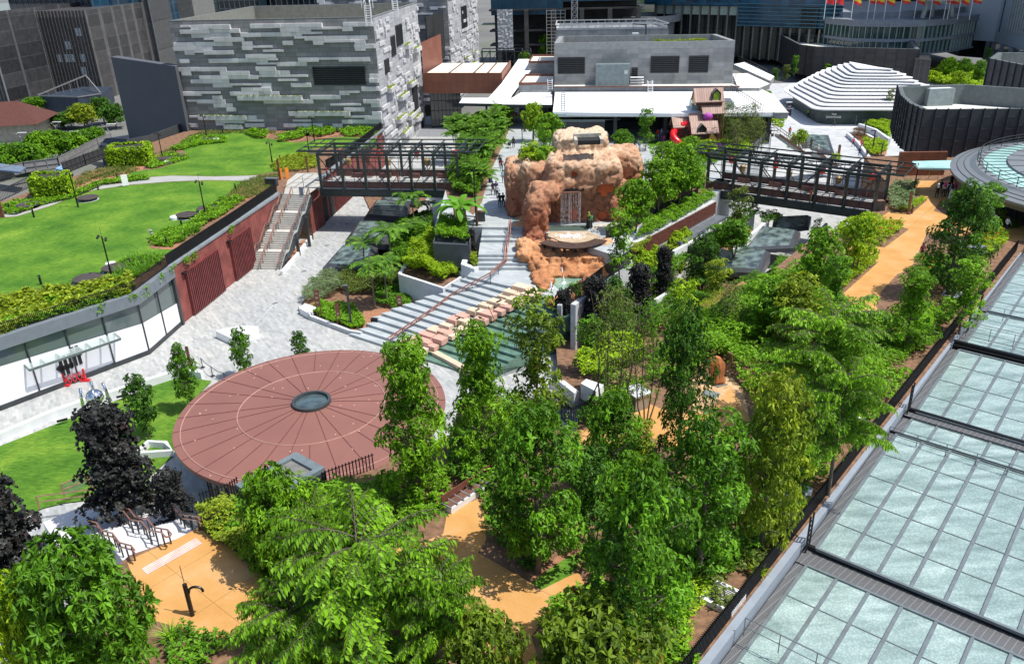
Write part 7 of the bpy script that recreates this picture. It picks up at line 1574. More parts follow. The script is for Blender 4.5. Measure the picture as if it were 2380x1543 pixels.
fl_=[(aq(3,0,0,1230,0),aq(3,0,70,1235,0)),(aq(3,0,70,1235,0),aq(3,0,300,1400,-3.2)),(aq(3,0,300,1400,-3.2),aq(3,0,400,1400,-3.2)),(aq(3,0,400,1400,-3.2),aq(3,0,590,1530,-6.2))]
m=MB();
for a,b in fl_:
 k=18 if abs(a.z-b.z)>1 else 1;d=(b-a);d.z=0;d.normalize();nn=Vector((-d.y,d.x,0))*1.3
 for i in range(k):p=a.lerp(b,i/k);q=a.lerp(b,(i+1)/k);z=p.z+(q.z-p.z)*.5;m.prism([(p-nn).xy,(q-nn).xy,(q+nn).xy,(p+nn).xy],z-.4,z)
m.build('steps',[CONC],T)
for s in(-1.3,1.3):
 for a,b in fl_:
  d=(b-a);d.z=0;d.normalize();nn=Vector((-d.y,d.x,0))*s;m=MB();m.beam(a+nn+Vector((0,0,1)),b+nn+Vector((0,0,1)),.09);m.beam(a+nn-Vector((0,0,.1)),b+nn-Vector((0,0,.1)),.12,.4)
  k=max(1,int((b-a).length/1.2))
  for i in range(k+1):p=a.lerp(b,i/k)+nn;m.beam(p,p+Vector((0,0,1)),.05)
  m.build('balustrade',[plain('brown_rail',(.13,.075,.06),.5)],T)
m=MB();cw=[(1175,1770)];pts=arcint([at(*Q(2,0,u,v),.4)for u,v in((2380,1150),(2350,1260),(2300,1330),(2250,1380))],16)
for a,b in zip(pts,pts[1:]):m.prism([a.xy,b.xy,(b+Vector((.2,.1,0))).xy,(a+Vector((.2,.1,0))).xy],-1,1.2)
m.build('curved_wall',[plain('curved_steel',(.13,.14,.15),.5,.3)],None,'curved grey steel wall beside the greenery behind the right footbridge','wall')
# ==== LAWN FURNITURE
def lamp_post(P,h,label,spot=2,mast=.9,mat=BLACK,thick=.07):
 T=thing('lamp_post',P,label,'lamp post','black lamp posts with twin spotlights');P=Vector(P)
 m=MB();m.tube([P,P+Vector((0,0,1.3))],thick*1.5,8);m.tube([P+Vector((0,0,1.3)),P+Vector((0,0,h))],thick,8);m.build('pole',[mat],T)
 for s in(-1,1)[:spot]:m=MB();m.tube([P+Vector((0,0,h-.1-.12*s)),P+Vector((s*.32,-.05,h-.05-.12*s))],.03,5);m.tube([P+Vector((s*.32,.1,h-.12*s)),P+Vector((s*.38,-.22,h-.2-.12*s))],.11,8);m.build('spotlight',[mat],T)
 if mast:m=MB();m.tube([P+Vector((0,0,h)),P+Vector((0,0,h+mast))],.015,4);m.build('mast',[mat],T)
 return T
for c,r,u,v,vt,lb in((0,1,1045,1050,660,'black lamp post with twin spotlights beside the two wooden discs nearest the yellow hedge'),(0,1,1912,465,145,'black lamp post with twin spotlights beside the pair of discs below the curved path'),(0,1,728,385,70,'black lamp post with twin spotlights beside the disc on the curved path'),(0,0,1515,1478,1240,'black lamp post beside the white seat discs near the far ivy block'),(0,0,1925,1290,1075,'black lamp post standing at the disc in front of the stone building'),(1,0,545,1320,1090,'black lamp post close to the stone building, right of the brown patch'),(1,0,497,1445,1225,'black lamp post at the left end of the left footbridge'),(1,0,155,1540,1330,'black lamp post in the middle of the far lawn')):
 P=aq(c,r,u,v,0);lamp_post(P,zt(*Q(c,r,u,v),0,Q(c,r,u,vt)[1]),lb)
P=aq(0,3,1790,1090,0);hz_=zt(*Q(0,3,1790,1090),0,Q(0,3,1715,800)[1])
T=thing('lamp_post',P,'black lamp post with a curled hook arm on the orange path at the lower left','lamp post');m=MB();m.tube([P,P+Vector((0,0,hz_))],.11,10);m.build('pole',[BLACK],T)
m=MB();m.tube([P+Vector((.08,0,hz_*.7))]+[P+Vector((.45+.32*math.cos(t),0,hz_*.78+.25*math.sin(t)))for t in[PI-.3*k for k in range(12)]],.06,8);m.build('hook_arm',[BLACK],T);m=MB();m.tube([P+Vector((0,0,hz_)),P+Vector((0,0,hz_+1.1))],.02,5);m.build('mast',[COPPER],T)
def disc_table(P,R_,label,h=.45):
 T=thing('disc_seat',P,label,'seat','round dark wooden disc seats on the upper lawn');P=Vector(P)
 m=MB();m.lathe(P,[(R_,h-.14),(R_+.02,h-.04),(R_-.03,h),(.01,h+.005)],40);m.build('disc_top',[brickmat('disc_planks',3,.14,(.06,.047,.042),(.085,.065,.06),(.02,.015,.015),.2,True,mortar=.012,off=.4,bump=.2)if 'disc_planks' not in bpy.data.materials else bpy.data.materials['disc_planks']],T)
 for k in range(8):a=k*PI/4;m=MB();m.beam(P+Vector((R_*.8*math.cos(a),R_*.8*math.sin(a),0)),P+Vector((R_*.8*math.cos(a),R_*.8*math.sin(a),h-.1)),.09);m.build('leg',[BLACK],T)
 m=MB();m.lathe(P,[(R_*1.02,0),(R_*1.02,.02)],32);m.build('base_pad',[CONC],T);return T
discs=[(0,1,265,385,98,'disc seat straddling the curved path below the nearer ivy block'),(0,1,820,318,92,'disc seat on the path beside the lamp post near the nearer ivy block'),(0,1,1925,420,90,'disc seat at the lamp post, upper right of the pair below the path'),(0,1,1735,480,92,'disc seat with a white round stool at its left'),(0,1,1068,975,110,'disc seat behind the nearest lamp post, by the strap leaf planting'),(0,1,820,1075,128,'disc seat half hidden by the yellow hedge, nearest to the camera'),(0,0,1530,1495,70,'disc seat left of the white one near the far ivy block'),(0,0,1648,1470,74,'disc seat with a white rim near the far ivy block'),(0,0,1945,1305,62,'disc seat in front of the stone building planting'),(1,0,520,1450,48,'disc seat at the left end of the left footbridge')]
for c,r,u,v,w,lb in discs:
 P=aq(c,r,u,v,0);disc_table(P,max(1.0,w/4*dist(P)/F_),'dark wooden '+lb)
for c,r,u,v,lb in((0,1,1625,498,'white round stool beside the lower left disc of the pair'),(0,0,1565,1520,'white round stool in front of the far disc seats'),(0,0,2015,1312,'white round stool beside the disc near the stone building'),(0,1,1035,935,'white round stool behind the disc by the nearest lamp post')):
 P=aq(c,r,u,v,0);m=MB();m.lathe(P,[(.5,0),(.52,.35),(.46,.42),(.01,.42)],24);m.build('round_stool',[WHITE],None,lb,'stool','white round stools on the lawn')
for i,(c,r,u,v,vt)in enumerate(((0,1,90,410,345),(0,1,318,480,395),(0,1,915,225,178),(0,1,1090,115,68),(0,1,385,1105,1015),(0,1,1215,935,862),(0,1,1690,560,492),(0,1,2050,370,312),(0,1,2192,228,165),(0,1,1555,745,660),(0,0,1775,1355,1298),(0,0,1635,1412,1378),(0,0,2075,1242,1190),(1,0,290,1238,1188),(1,0,752,1235,1188),(1,0,225,1495,1445),(3,1,812,835,755),(3,1,1130,545,475),(3,1,1335,445,360),(2,3,755,485,345))):
 P=aq(c,r,u,v,0);h=zt(*Q(c,r,u,v),0,Q(c,r,u,vt)[1]);m=MB();m.box((P.x,P.y,h/2),(.16,.16,h));m.mi=1;m.box((P.x,P.y-.01,h-.14),(.13,.165,.1))
 m.build('bollard_light',[BLACK if i<16 else plain('bollard_brown',(.1,.045,.03),.5),plain('bollard_lens',(.25,.24,.2),.3)],None,'short dark bollard light '+['in the hedge at the left end of the curved path','on the lawn side of the leftmost disc seat','in the hedge left of the white board','right behind the white board','at the front edge of the lawn by the yellow hedge','in the strap leaves by the nearest lamp post','in front of the lower left disc of the pair','beside the hedge behind the disc pair','by the path at the right end of the lawn','in the strap leaf bed near the black screen fence','in the planting left of the far disc','by the far ivy block','at the foot of the stone building, left one','at the foot of the stone building, middle one','at the foot of the stone building, right one','on the far lawn near the left footbridge','in the hedge corner beside the orange path','on the orange path island near the right footbridge','beside the tall rust post by the orange path','under the trees beside the small lawn triangle'][i],'bollard','short bollard lights')
P=aq(0,1,1150,190,0);m=MB();a=aq(0,1,1143,195,0);b=aq(0,1,1197,187,0);h=zt(*Q(0,1,1170,190),0,Q(0,1,1130,82)[1]);m.prism([a.xy,b.xy,(b+Vector((0,.12,0))).xy,(a+Vector((0,.12,0))).xy],.1,h);m.build('white_board',[WHITE],None,'white upright notice board leaning beside the curved path','board')
m=MB();P=aq(0,1,1415,680,0)
for k in range(2):m.lathe((P.x,P.y,.0),[(.08,0),(.08,1.)],8);m.lathe((P.x,P.y,.6+.35*k),[(.2,0),(.22,.08),(.05,.14)],12)
m.build('mushroom_light',[plain('galv_cap',(.5,.5,.5),.4,.5)],None,'stacked round capped silver lights at the hedge tip on the lawn','lamp')
for c,r,u,v,vt,lb,w in((0,1,25,480,290,'thick rust brown post at the left frame edge by the path',.45),(1,1,225,130,-60,'rust brown post beside the yellow sign at the stair head',.25),(1,1,482,60,-80,'rust brown post left of the left footbridge',.22),(3,1,1300,450,240,'tall rust brown post beside the orange path bed near the round roof',.22),(3,0,655,1450,1350,'short rust brown post by the far plaza stairs',.4),(0,2,1775,330,140,'rust brown post behind the left small tree of the lower lawn',.25),(1,1,2060,560,380,'rust brown lamp pole at the head of the great steps',.16)):
 P=aq(c,r,u,v,0 if(c,r)!=(0,2)and(c,r)!=(3,0)else(-6 if c==0 else-8));h=zt(*Q(c,r,u,v),P.z,Q(c,r,u,vt)[1]);m=MB();m.box((P.x,P.y,(P.z+h)/2),(w,w*.6,h-P.z));m.mi=1;m.box((P.x,P.y,h+.02),(w*.8,w*.5,.05));m.build('rust_post',[RUST,DARKIN],None,lb,'post')
def totem(P,w,h,h0,label,lines):
 T=thing('sign_post',P,label,'sign','rust brown information signs');m=MB();
 m.box((P[0],P[1],P[2]+(h+h0)/2),(w,.08,h-h0));m.build('sign_panel',[RUST],T);m=MB()
 for s in(-1,1):m.beam((P[0]+s*w*.4,P[1]+.02,P[2]),(P[0]+s*w*.4,P[1]+.02,P[2]+h0),.07)
 m.build('legs',[RUST],T);m=MB()
 for z,ww,x in lines:m.box((P[0]+x*w,P[1]-.045,P[2]+h0+(h-h0)*z),(ww*w,.012,.035))
 m.build('printed_lines',[plain('print_pale',(.6,.5,.45),.6)],T)
for c,r,u,v,vt,w,h0,lb,ln in((1,1,590,1395,1155,.5,1.1,'rust information sign in the ground cover nearest the grey green bush',[(.82,.15,-.2),(.8,.4,.05),(.55,.5,0),(.5,.4,-.05),(.25,.6,0),(.2,.4,0)]),(1,1,775,1470,1270,.42,.9,'narrow rust sign with a dark slot, left of the dark lamp post',[(.2,.5,0),(.15,.3,0)]),(1,1,1345,1400,1205,.5,1.,'rust information sign with a white picture beside the lowest grey steps',[(.72,.5,.05),(.66,.65,.05),(.5,.6,0),(.42,.5,0),(.36,.6,0)])):
 P=aq(c,r,u,v,-5.6);totem(P,w,zt(*Q(c,r,u,v),-5.6,Q(c,r,u,vt)[1])+5.6,h0,lb,ln)
P=aq(1,1,885,1475,-5.6);h=zt(*Q(1,1,885,1475),-5.6,Q(1,1,845,1110)[1]);T=thing('lamp_post',P,'thick dark grey lamp column with a small head in the plaza planting bed','lamp post');m=MB();m.box((P.x,P.y,(h-5.6)/2),(.2,.2,h+5.6));m.build('pole',[DGREY],T);m=MB();m.box((P.x-.15,P.y,h),(.5,.24,.1));m.build('lamp_head',[GREYM],T)
P=aq(1,1,1108,1480,-5.6);m=MB();m.box((P.x,P.y,-5.2),(.7,.35,.7),-.3);m.mi=1;m.box((P.x,P.y-.01,-5.2),(.6,.36,.6),-.3);m.build('floodlight',[BLACK,DARKIN],None,'square black floodlight box on the mulch by the lowest steps','lamp')
for u,v0,v1,c,r,lb in((2048,560,60,1,1,'thin dark lamp pole in front of the banana plants'),(1350,260,-10,3,1,'black pole with a small white top beside the brown entrance'),(95,1300,1215,2,0,'short dark lamp pole on the walkway near the palms'),(1385,1230,1100,2,0,'dark lamp pole with spotlights in front of the dark hall')):
 P=aq(c,r,u,v0,0);h=zt(*Q(c,r,u,v0),0,Q(c,r,u,v1)[1]);T=thing('lamp_post',P,lb,'lamp post');m=MB();m.tube([P,P+Vector((0,0,h))],.07,7);m.build('pole',[BLACK],T);m=MB();m.lathe((P.x,P.y,h),[(.1,0),(.12,.3),(.02,.35)],8);m.build('lamp_head',[WHITE if 'white' in lb else BLACK],T)
for i,(u,v,vt)in enumerate(((205,1330,1240),(510,1530,1320),(160,1535,1390),(835,1430,1225),(1055,1360,1160),(865,1200,1070),(530,1240,1140))):
 P=aq(0,0,u,v,-10);h=zt(*Q(0,0,u,v),-10,Q(0,0,u,vt)[1]);T=thing('street_lamp',P,'pale grey curved street lamp '+['beside the old house','in front of the street trees, centre','nearest the left edge by the carport','right of the second street tree','beside the low navy shed','among the dark trees below the blue shed','thin one rising from the dark trees'][i],'street lamp','curved street lamps on the left');m=MB();m.tube([P,P+Vector((0,0,(h+10)*.6)),P+Vector((-.8,0,(h+10)*.95)),P+Vector((-1.6,0,h+10))],[.16,.12,.1,.08],6);m.build('pole',[LG],T);m=MB();m.box((P.x-.4+(-1.8 if i%2 else 1.0),P.y,h+.1),(2.,.35,.15));m.build('lamp_head',[WHITE],T)
m=MB();P=aq(1,1,265,120,0)
for dx in(-.4,.4):m.box((P.x+dx,P.y+dx*.5,.75),(.5,.1,1.5),.4)
m.build('caution_stand',[plain('warning_orange',(.75,.25,.02),.5)],None,'pair of orange yellow folding boards beside the rust post at the stair head','sign')
P=aq(1,1,150,185,0);m=MB();m.box((P.x,P.y,.5),(1.6,.6,1.),-.2);m.mi=1;m.box((P.x,P.y,1.03),(1.7,.7,.08),-.2);m.build('litter_bin',[DGREY,GREYM],None,'dark grey bin at the stair head beside the screen fence','bin')
for c,r,u,v,lb in((1,1,2090,510,'dark square planter bin at the top of the great steps'),(3,1,1030,410,'dark box planter at the right end of the right footbridge'),(2,1,1745,205,'dark bin at the left end of the right footbridge')):
 P=aq(c,r,u,v,0);m=MB();m.box((P.x,P.y,.55),(1.,.8,1.1));m.mi=1;m.box((P.x,P.y,1.12),(.8,.6,.04));m.build('litter_bin',[DGREY,SOIL],None,lb,'bin')
P=aq(3,1,1880,900,0);m=MB();
for k in(0,.75):m.box((P.x+k,P.y+k*.4,1.5),(.75,.9,.08),.5);m.beam((P.x+k,P.y+k*.4,0),(P.x+k,P.y+k*.4,1.5),.15)
m.build('meter_cabinet',[GREYM],None,'grey topped twin boxes on posts above the shrubs by the glass roof','box')
P=aq(3,1,1530,850,.45);m=MB()
for k in range(5):m.box((P.x+k*.02,P.y+k*.14,.45),(1.7,.11,.05),.5)
for s in(-.7,.7):m.box((P.x+s*.9,P.y+.3+s*.4,.22),(.08,.5,.45),.5)
m.build('garden_bench',[WOOD],None,'small dark slatted bench beside the dark tree on the orange path','bench')
rp_pts=[aq(0,2,*p,-6)for p in((1885,330),(1978,410),(2095,470),(2190,540))];m=MB()
for p in rp_pts:m.tube([p,p+Vector((0,0,1))],.04,6);m.lathe(p,[(.2,0),(.2,.04)],10)
for a,b in zip(rp_pts,rp_pts[1:]):m.tube([a+Vector((0,0,.95)),(a+b)/2+Vector((0,0,.8)),b+Vector((0,0,.95))],.03,5)
m.build('rope_barrier',[DGREY],None,'dark post and rope barrier on the plaza behind the copper roof','barrier')
wallstrip([aq(0,2,*p,-5.4)for p in((1270,1110),(1375,1010),(1540,1020),(1600,1095),(1300,1115))],.3,-5.9,-5.4,CONCW,'planter_wall','white planter frame at the foot of the dark purple tree by the copper roof')
def ivy_block(c4,h,label):
 P=[Vector(p[:2])for p in c4];T=thing('ivy_block',V3(sum(P,Vector((0,0)))/4,0),label,'planted box','ivy covered boxes on the upper lawn');m=MB();m.prism(P,0,h);m.build('core_box',[plain('ivy_core_dark',(.03,.035,.02),.9)],T)
 pts=[];nr=[]
 for i in range(4):
  a,b=P[i],P[(i+1)%4];L=(b-a).length;n=int(L*h*34);d=(b-a).normalized();c=sum(P,Vector((0,0)))/4;nn=Vector((d.y,-d.x));nn=nn if nn.dot(a-c)>0 else-nn
  for _ in range(n):s=RNG.random()*L;z=RNG.random()**.8*h*1.03;q=a+d*s+nn*(.12+.25*abs(mnoise.noise((s,z,i))));pts.append((q.x,q.y,z));nr.append((nn.x,nn.y,.5))
  for _ in range(int(L*18)):s=RNG.random()*L;q=a+d*s-nn*RNG.random()*.5;pts.append((q.x,q.y,h+RNG.random()*.35));nr.append((0,0,1))
 C=np.array(pts)-np.array(WL[T.name]);cc,d,Ls,Ws=rosettes(C,np.array(nr)+RNG.normal(0,.3,(len(C),3)),4,.28,.2,1.,.6);o=bpy.data.objects.new('ivy',leafmesh('ivy',cc,d,Ls,Ws,G_LIME,v=np.clip(np.repeat(RNG.random(len(C)),4)*.8,0,1)));COL.objects.link(o);o.parent=T
ivy_block([aq(0,1,*p,0)for p in((320,320),(640,300),(690,240),(380,250))],2.6,'ivy covered dark box nearest the left edge of the lawn')
ivy_block([aq(0,0,*p,0)for p in((1020,1560),(1380,1540),(1430,1480),(1080,1500))],2.5,'ivy covered dark box farther back, below the plain grey wall')
# ==== PLANTING BEDS
def CV(name,px,h,leaf,label,**k):
 z=k.pop('z',0);return cover(name,[tuple(p[:2])for p in pv(px,z)],h,leaf,label,z=z,**k)
def GB(name,px,h,leaf,label,**k):
 z=k.pop('z',0);return grassbed(name,[tuple(p[:2])for p in pv(px,z)],h,leaf,label,z=z,**k)
TL=[(-40,745),(0,705),(60,690),(150,680),(250,665),(300,648),(312,672),(300,690),(200,715),(100,748),(0,785),(-60,800)]
CV('hedge',TL,1.0,G_YEL,'yellow green broad leaved hedge along the terrace edge above the shop',dens=42,L=.42,W_=.19,k=6,sc=.9,cat='hedge')
CV('hedge',[(0,745),(100,715),(200,690),(290,672),(300,690),(200,722),(100,752),(0,785)],.75,G_BRIGHT,'brighter green lower fringe of the terrace hedge above the shop',dens=40,L=.36,W_=.16,k=6,cat='hedge')
GB('grass_border',[(-30,712),(0,690),(60,680),(130,666),(185,664),(180,675),(60,692),(0,704)],.5,G_OLIVE,'low olive grass border between lawn and yellow hedge',dens=120,W_=.03)
GB('strap_planting',[(262,660),(285,610),(330,600),(380,595),(375,612),(330,640),(300,655)],1.0,G_MID,'dark strap leaf planting by the nearest disc seats',dens=110,W_=.07,clump=10,lean=.9)
CV('ground_cover',[(350,560),(368,545),(440,520),(505,470),(520,462),(572,465),(520,500),(440,545),(400,575),(352,572)],.6,G_BRIGHT,'bright green ground cover strip along the black screen fence on the lawn',dens=60,L=.22,W_=.13,k=5)
GB('strap_planting',[(352,575),(410,545),(460,530),(470,535),(430,560),(400,572)],.9,G_MID,'narrow strap leaf strip beside the black screen fence',dens=60,W_=.06,clump=10,lean=.9)
sheet('mulch',pv([(345,560),(352,575),(378,580),(408,580),(420,570),(400,566),(370,572)]),.018,MULCH)
GB('grass_border',[(520,462),(560,425),(600,410),(650,405),(640,430),(600,455),(560,468)],.55,G_OLIVE,'tawny olive grasses at the right end of the lawn above the red wall',dens=120,W_=.03)
sheet('mulch',pv([(520,462),(555,440),(600,430),(640,425),(600,455),(560,470)]),.015,MULCH)
CV('ground_cover',[(5,500),(10,478),(60,465),(100,465),(180,445),(240,425),(300,412),(340,412),(350,418),(240,432),(170,462),(100,478),(40,500)],.55,G_BRIGHT,'green ground cover hedge along the far side of the curved path',dens=42,L=.26,W_=.15,k=5)
GB('grass_border',[(165,430),(200,400),(262,390),(262,380),(300,390),(330,395),(290,408),(220,418),(175,440)],.6,G_OLIVE,'dry olive grass bank between the two ivy boxes',dens=70,W_=.035)
sheet('mulch',pv([(165,430),(200,400),(300,390),(345,380),(420,345),(350,365),(330,398),(290,410),(220,420),(180,440)]),.008,MULCH)
CV('ground_cover',[(338,392),(350,372),(400,358),(432,362),(438,370),(400,382),(360,392)],.5,G_BRIGHT,'green ground cover around the far white stools',dens=35,L=.28,W_=.16)
GB('grass_border',[(350,362),(400,345),(440,318),(470,305),(560,302),(640,306),(640,312),(560,310),(480,315),(440,330),(400,352)],.55,G_OLIVE,'olive grasses along the foot of the stone building',dens=60,W_=.04)
CV('ground_cover',[(395,350),(440,325),(500,318),(530,322),(525,332),(470,338),(420,350)],.5,G_BRIGHT,'green ground cover near the disc by the stone building',dens=35,L=.28,W_=.16)
for px,lb in(([(595,306),(625,310),(620,322),(600,325),(570,312)],'small green bush patch at the foot of the stone building, left'),([(645,322),(705,308),(718,314),(700,325),(650,332)],'low green mound in the middle of the far lawn edge'),([(683,300),(760,298),(780,302),(782,312),(740,322),(700,312)],'green bush patch at the foot of the stone building, middle'),([(785,304),(870,298),(880,308),(870,322),(800,318)],'green bush patch at the foot of the stone building, right')):
 CV('ground_cover',px,.9,G_BRIGHT,lb,dens=30,L=.32,W_=.18)
 sheet('mulch',pv([((x-sum(p[0]for p in px)/len(px))*1.12+sum(p[0]for p in px)/len(px),(y-sum(p[1]for p in px)/len(px))*1.2+sum(p[1]for p in px)/len(px))for x,y in px]),.009,MULCH)
CV('ground_cover',[(630,385),(650,372),(700,362),(738,355),(738,390),(690,400),(640,400)],.6,G_YEL,'yellow green ground cover left of the left footbridge',dens=40,L=.26,W_=.14)
pts=[];nr=[]
for a,b in list(zip(sh,sh[1:]))[1:]+[(RW[3],RW[4])]:
 L=(b-a).length
 for k in range(int(L/1.1)):
  if random.random()<.5:continue
  s=random.uniform(0,L);ln=random.uniform(.3,1.6 if b is RW[3]else.9)
  for j in range(int(ln*55)):q=wallpt(a,b,s+random.gauss(0,.18+.1*ln),.4-random.random()*ln,.2+random.random()*.25);pts.append(tuple(q));nr.append((1,0,-.3))
C=np.array(pts);ctr=C.mean(0);c,d,Ls,Ws=rosettes(C-ctr,np.array(nr)+RNG.normal(0,.4,C.shape),3,.16,.1);o=bpy.data.objects.new('trailing_plants',leafmesh('trailing_plants',c,d,Ls,Ws,G_BRIGHT));COL.objects.link(o);o.location=ctr;_nm(o,'green trailing plants hanging in tufts over the shop fascia and red wall','plants',None,'stuff')
zb=-5.75
sheet('planting_bed',pv([Q(1,1,*p)for p in((430,1260),(620,1020),(1050,1050),(1360,900),(1500,780),(1640,720),(1500,400),(1620,250),(1000,270),(1330,1000),(1740,1140),(1500,1190),(1330,1430),(1150,1480),(1080,1543),(870,1520),(500,1380))],zb),zb-.05,SOIL)
sheet('planting_bed',pv([Q(1,1,*p)for p in((1000,1350),(1450,1290),(1330,1450),(1150,1450),(1090,1543),(930,1500))],zb),zb-.04,MULCH)
CV('grey_green_bush',[Q(1,1,*p)for p in((430,1250),(530,1100),(640,1030),(780,1050),(830,1150),(760,1220),(560,1260),(480,1290))],1.5,G_GREY,'mounded grey green bush at the plaza corner of the planting bed',z=zb,dens=130,L=.2,W_=.035,k=6,sc=.45,cat='bush')
CV('ground_cover',[Q(1,1,*p)for p in((510,1370),(570,1280),(800,1290),(900,1300),(1000,1440),(1010,1510),(870,1510),(680,1440))],.5,G_BRIGHT,'bright green ground cover around the rust signs',z=zb,dens=110,L=.2,W_=.12,k=5)
CV('shrub_mass',[Q(1,1,*p)for p in((800,1020),(1050,1020),(1350,900),(1340,1000),(1320,1150),(1100,1200),(850,1200),(780,1150))],1.5,G_OLIVE,'mixed olive green shrubs under the plaza palms',z=zb,dens=110,L=.18,W_=.08,k=5,sc=.6,cat='shrubs')
CV('shrub_mass',[Q(1,1,*p)for p in((1150,1050),(1320,1060),(1560,1100),(1570,1170),(1450,1230),(1440,1380),(1250,1330),(1110,1290))],1.1,G_MID,'dark green shrubs beside the lowest rust sign and grey steps',z=zb,dens=120,L=.16,W_=.08,k=5,sc=.8,cat='shrubs')
CV('shrub_mass',[Q(1,1,*p)for p in((1260,950),(1240,760),(1310,560),(1440,520),(1640,480),(1660,700),(1540,780),(1400,920))],1.4,G_MID,'green shrub mass between the skylight boxes and the sloping path',z=zb+1,dens=110,L=.2,W_=.09,k=5,sc=.6,cat='shrubs')
CV('shrub_mass',[Q(1,1,*p)for p in((1380,1010),(1400,900),(1500,780),(1640,720),(1760,750),(1790,900),(1940,1000),(1740,1110))],2.0,G_LIME,'bright bamboo like bush inside the angular concrete planter',z=-3.4,dens=130,L=.26,W_=.07,k=6,sc=.5,cat='bush')
CV('shrub_mass',[Q(1,1,*p)for p in((1665,700),(1720,520),(1960,520),(1960,600),(1985,720))],1.2,G_BRIGHT,'bright green bush filling the dark planter box',z=-.3,dens=120,L=.18,W_=.1,k=5,sc=.7,cat='bush')
CV('shrub_mass',[Q(1,1,*p)for p in((1990,910),(2000,840),(2060,830),(2070,930),(2030,950))],.8,G_YEL,'small yellow green bush below the little purple tree',z=-1.9,dens=120,L=.16,W_=.08)
sheet('planting_bed',pv([(1035,440),(1062,335),(1088,277),(1180,248),(1195,270),(1172,330),(1140,400),(1120,470),(1100,500),(1040,460)]),.01,SOIL)
CV('shrub_mass',[(1045,430),(1065,345),(1100,285),(1180,262),(1188,275),(1160,330),(1130,400),(1110,460),(1060,455)],1.6,G_PALM,'dense low tropical foliage under the walkway palms',dens=60,L=.45,W_=.1,k=6,sc=.5,cat='shrubs')
CV('shrub_mass',[(1500,520),(1600,468),(1655,448),(1662,462),(1600,500),(1520,545),(1478,560)],.85,G_BRIGHT,'row of green herb like shrubs in the long slatted planter',z=.05,dens=110,L=.2,W_=.07,k=5,sc=1.,cat='shrubs')
CV('shrub_mass',[(1466,590),(1462,575),(1500,560),(1515,560),(1500,575),(1480,590)],.6,G_YEL,'yellow green low plants at the near end of the slatted planter',z=-.4,dens=90,L=.18,W_=.08)
sheet('planting_bed',pv([(1440,520),(1500,470),(1640,400),(1660,440),(1500,510),(1450,560)]),.02,SOIL)
CV('shrub_mass',[(1460,510),(1540,480),(1620,430),(1640,400),(1700,350),(1780,320),(1700,300),(1580,380),(1480,450)],.8,G_MID,'low dark green planting under the trees right of the rock',dens=40,L=.22,W_=.1,cat='shrubs')
def bed(px,h,leaf,label,z=-3,**k):CV('shrub_mass',[Q(2,1,*p)for p in px],h,leaf,label,z=z,cat='shrubs',**k)
bed(((1320,870),(1480,780),(1640,820),(1700,860),(1560,1010),(1480,1100),(1300,1080),(1260,1000)),1.4,G_MID,'green shrubs behind the pond wall in the valley',z=-3.6,dens=90,L=.2,W_=.09)
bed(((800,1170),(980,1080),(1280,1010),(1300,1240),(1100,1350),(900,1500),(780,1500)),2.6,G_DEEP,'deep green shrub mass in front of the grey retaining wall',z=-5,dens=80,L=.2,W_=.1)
bed(((1290,1240),(1500,1150),(1900,1100),(1950,1250),(1700,1543),(1100,1543),(1150,1350)),2.0,G_MID,'loose mixed shrub mass in the middle of the valley',z=-4.4,dens=70,L=.2,W_=.08,sc=.4)
bed(((1640,1350),(1900,1200),(2150,1120),(2200,1150),(1900,1340),(1700,1460)),.45,G_YEL,'pale yellow grass on the straw coloured slope by the long black fence',z=-1.2,dens=60,L=.25,W_=.03)
sheet('planting_bed',pv([Q(2,1,*p)for p in((1600,1400),(1950,1180),(2150,1070),(2230,1130),(1900,1360),(1650,1500))],-1.3),-1.3,MULCH)
bed(((2080,1090),(2250,1030),(2330,1060),(2300,1110),(2130,1130)),.7,G_MID,'dark green low patch beside the lowest skylight wedge',z=-3,dens=80,L=.18,W_=.06)
bed(((1880,640),(1980,560),(2250,420),(2300,470),(2050,620),(1940,680)),1.2,G_DEEP,'dark glossy shrubs between the concrete walls under the right footbridge',z=-2.6,dens=80,L=.22,W_=.11)
bed(((2290,500),(2380,440),(2520,480),(2440,560),(2330,560)),1.0,G_MID,'green plants under the right footbridge beside the upper skylight',z=-3,dens=70,L=.2,W_=.09)
CV('shrub_mass',[Q(3,1,*p)for p in((10,990),(90,870),(190,860),(180,900),(60,1000))],.7,G_MID,'green strip beside the white kerb left of the orange path',z=-3,dens=80,L=.18,W_=.06,cat='shrubs')
CV('shrub_mass',[Q(3,1,*p)for p in((390,620),(430,540),(500,525),(480,590),(420,680))],.6,G_MID,'green strip beside the skylight under the right footbridge',z=-3,dens=80,L=.18,W_=.06,cat='shrubs')
def gbed(c,r,px,h,leaf,label,z=0,name='shrub_mass',cat='shrubs',**k):CV(name,[Q(c,r,*p)for p in px],h,leaf,label,z=z,cat=cat,**k)
gbed(2,2,((590,300),(700,200),(850,110),(1000,60),(1200,120),(1250,300),(1000,420),(850,470),(650,400)),1.0,G_LIME,'bright green ground cover slope behind the white block',z=-.6,dens=90,L=.22,W_=.12,k=5)
gbed(2,2,((1600,150),(1560,50),(1750,-50),(2000,-60),(2150,60),(2100,200),(2000,280),(1700,330)),2.0,G_BRIGHT,'tall bright green bush bank behind the rusty sculpture',dens=90,L=.2,W_=.1,sc=.4)
gbed(2,1,((1950,1540),(1960,1400),(2150,1330),(2250,1200),(2380,1150),(2500,1300),(2450,1560),(2200,1700)),2.0,G_BRIGHT,'bright green creeper mound beside the long black fence',dens=80,L=.22,W_=.12,sc=.4)
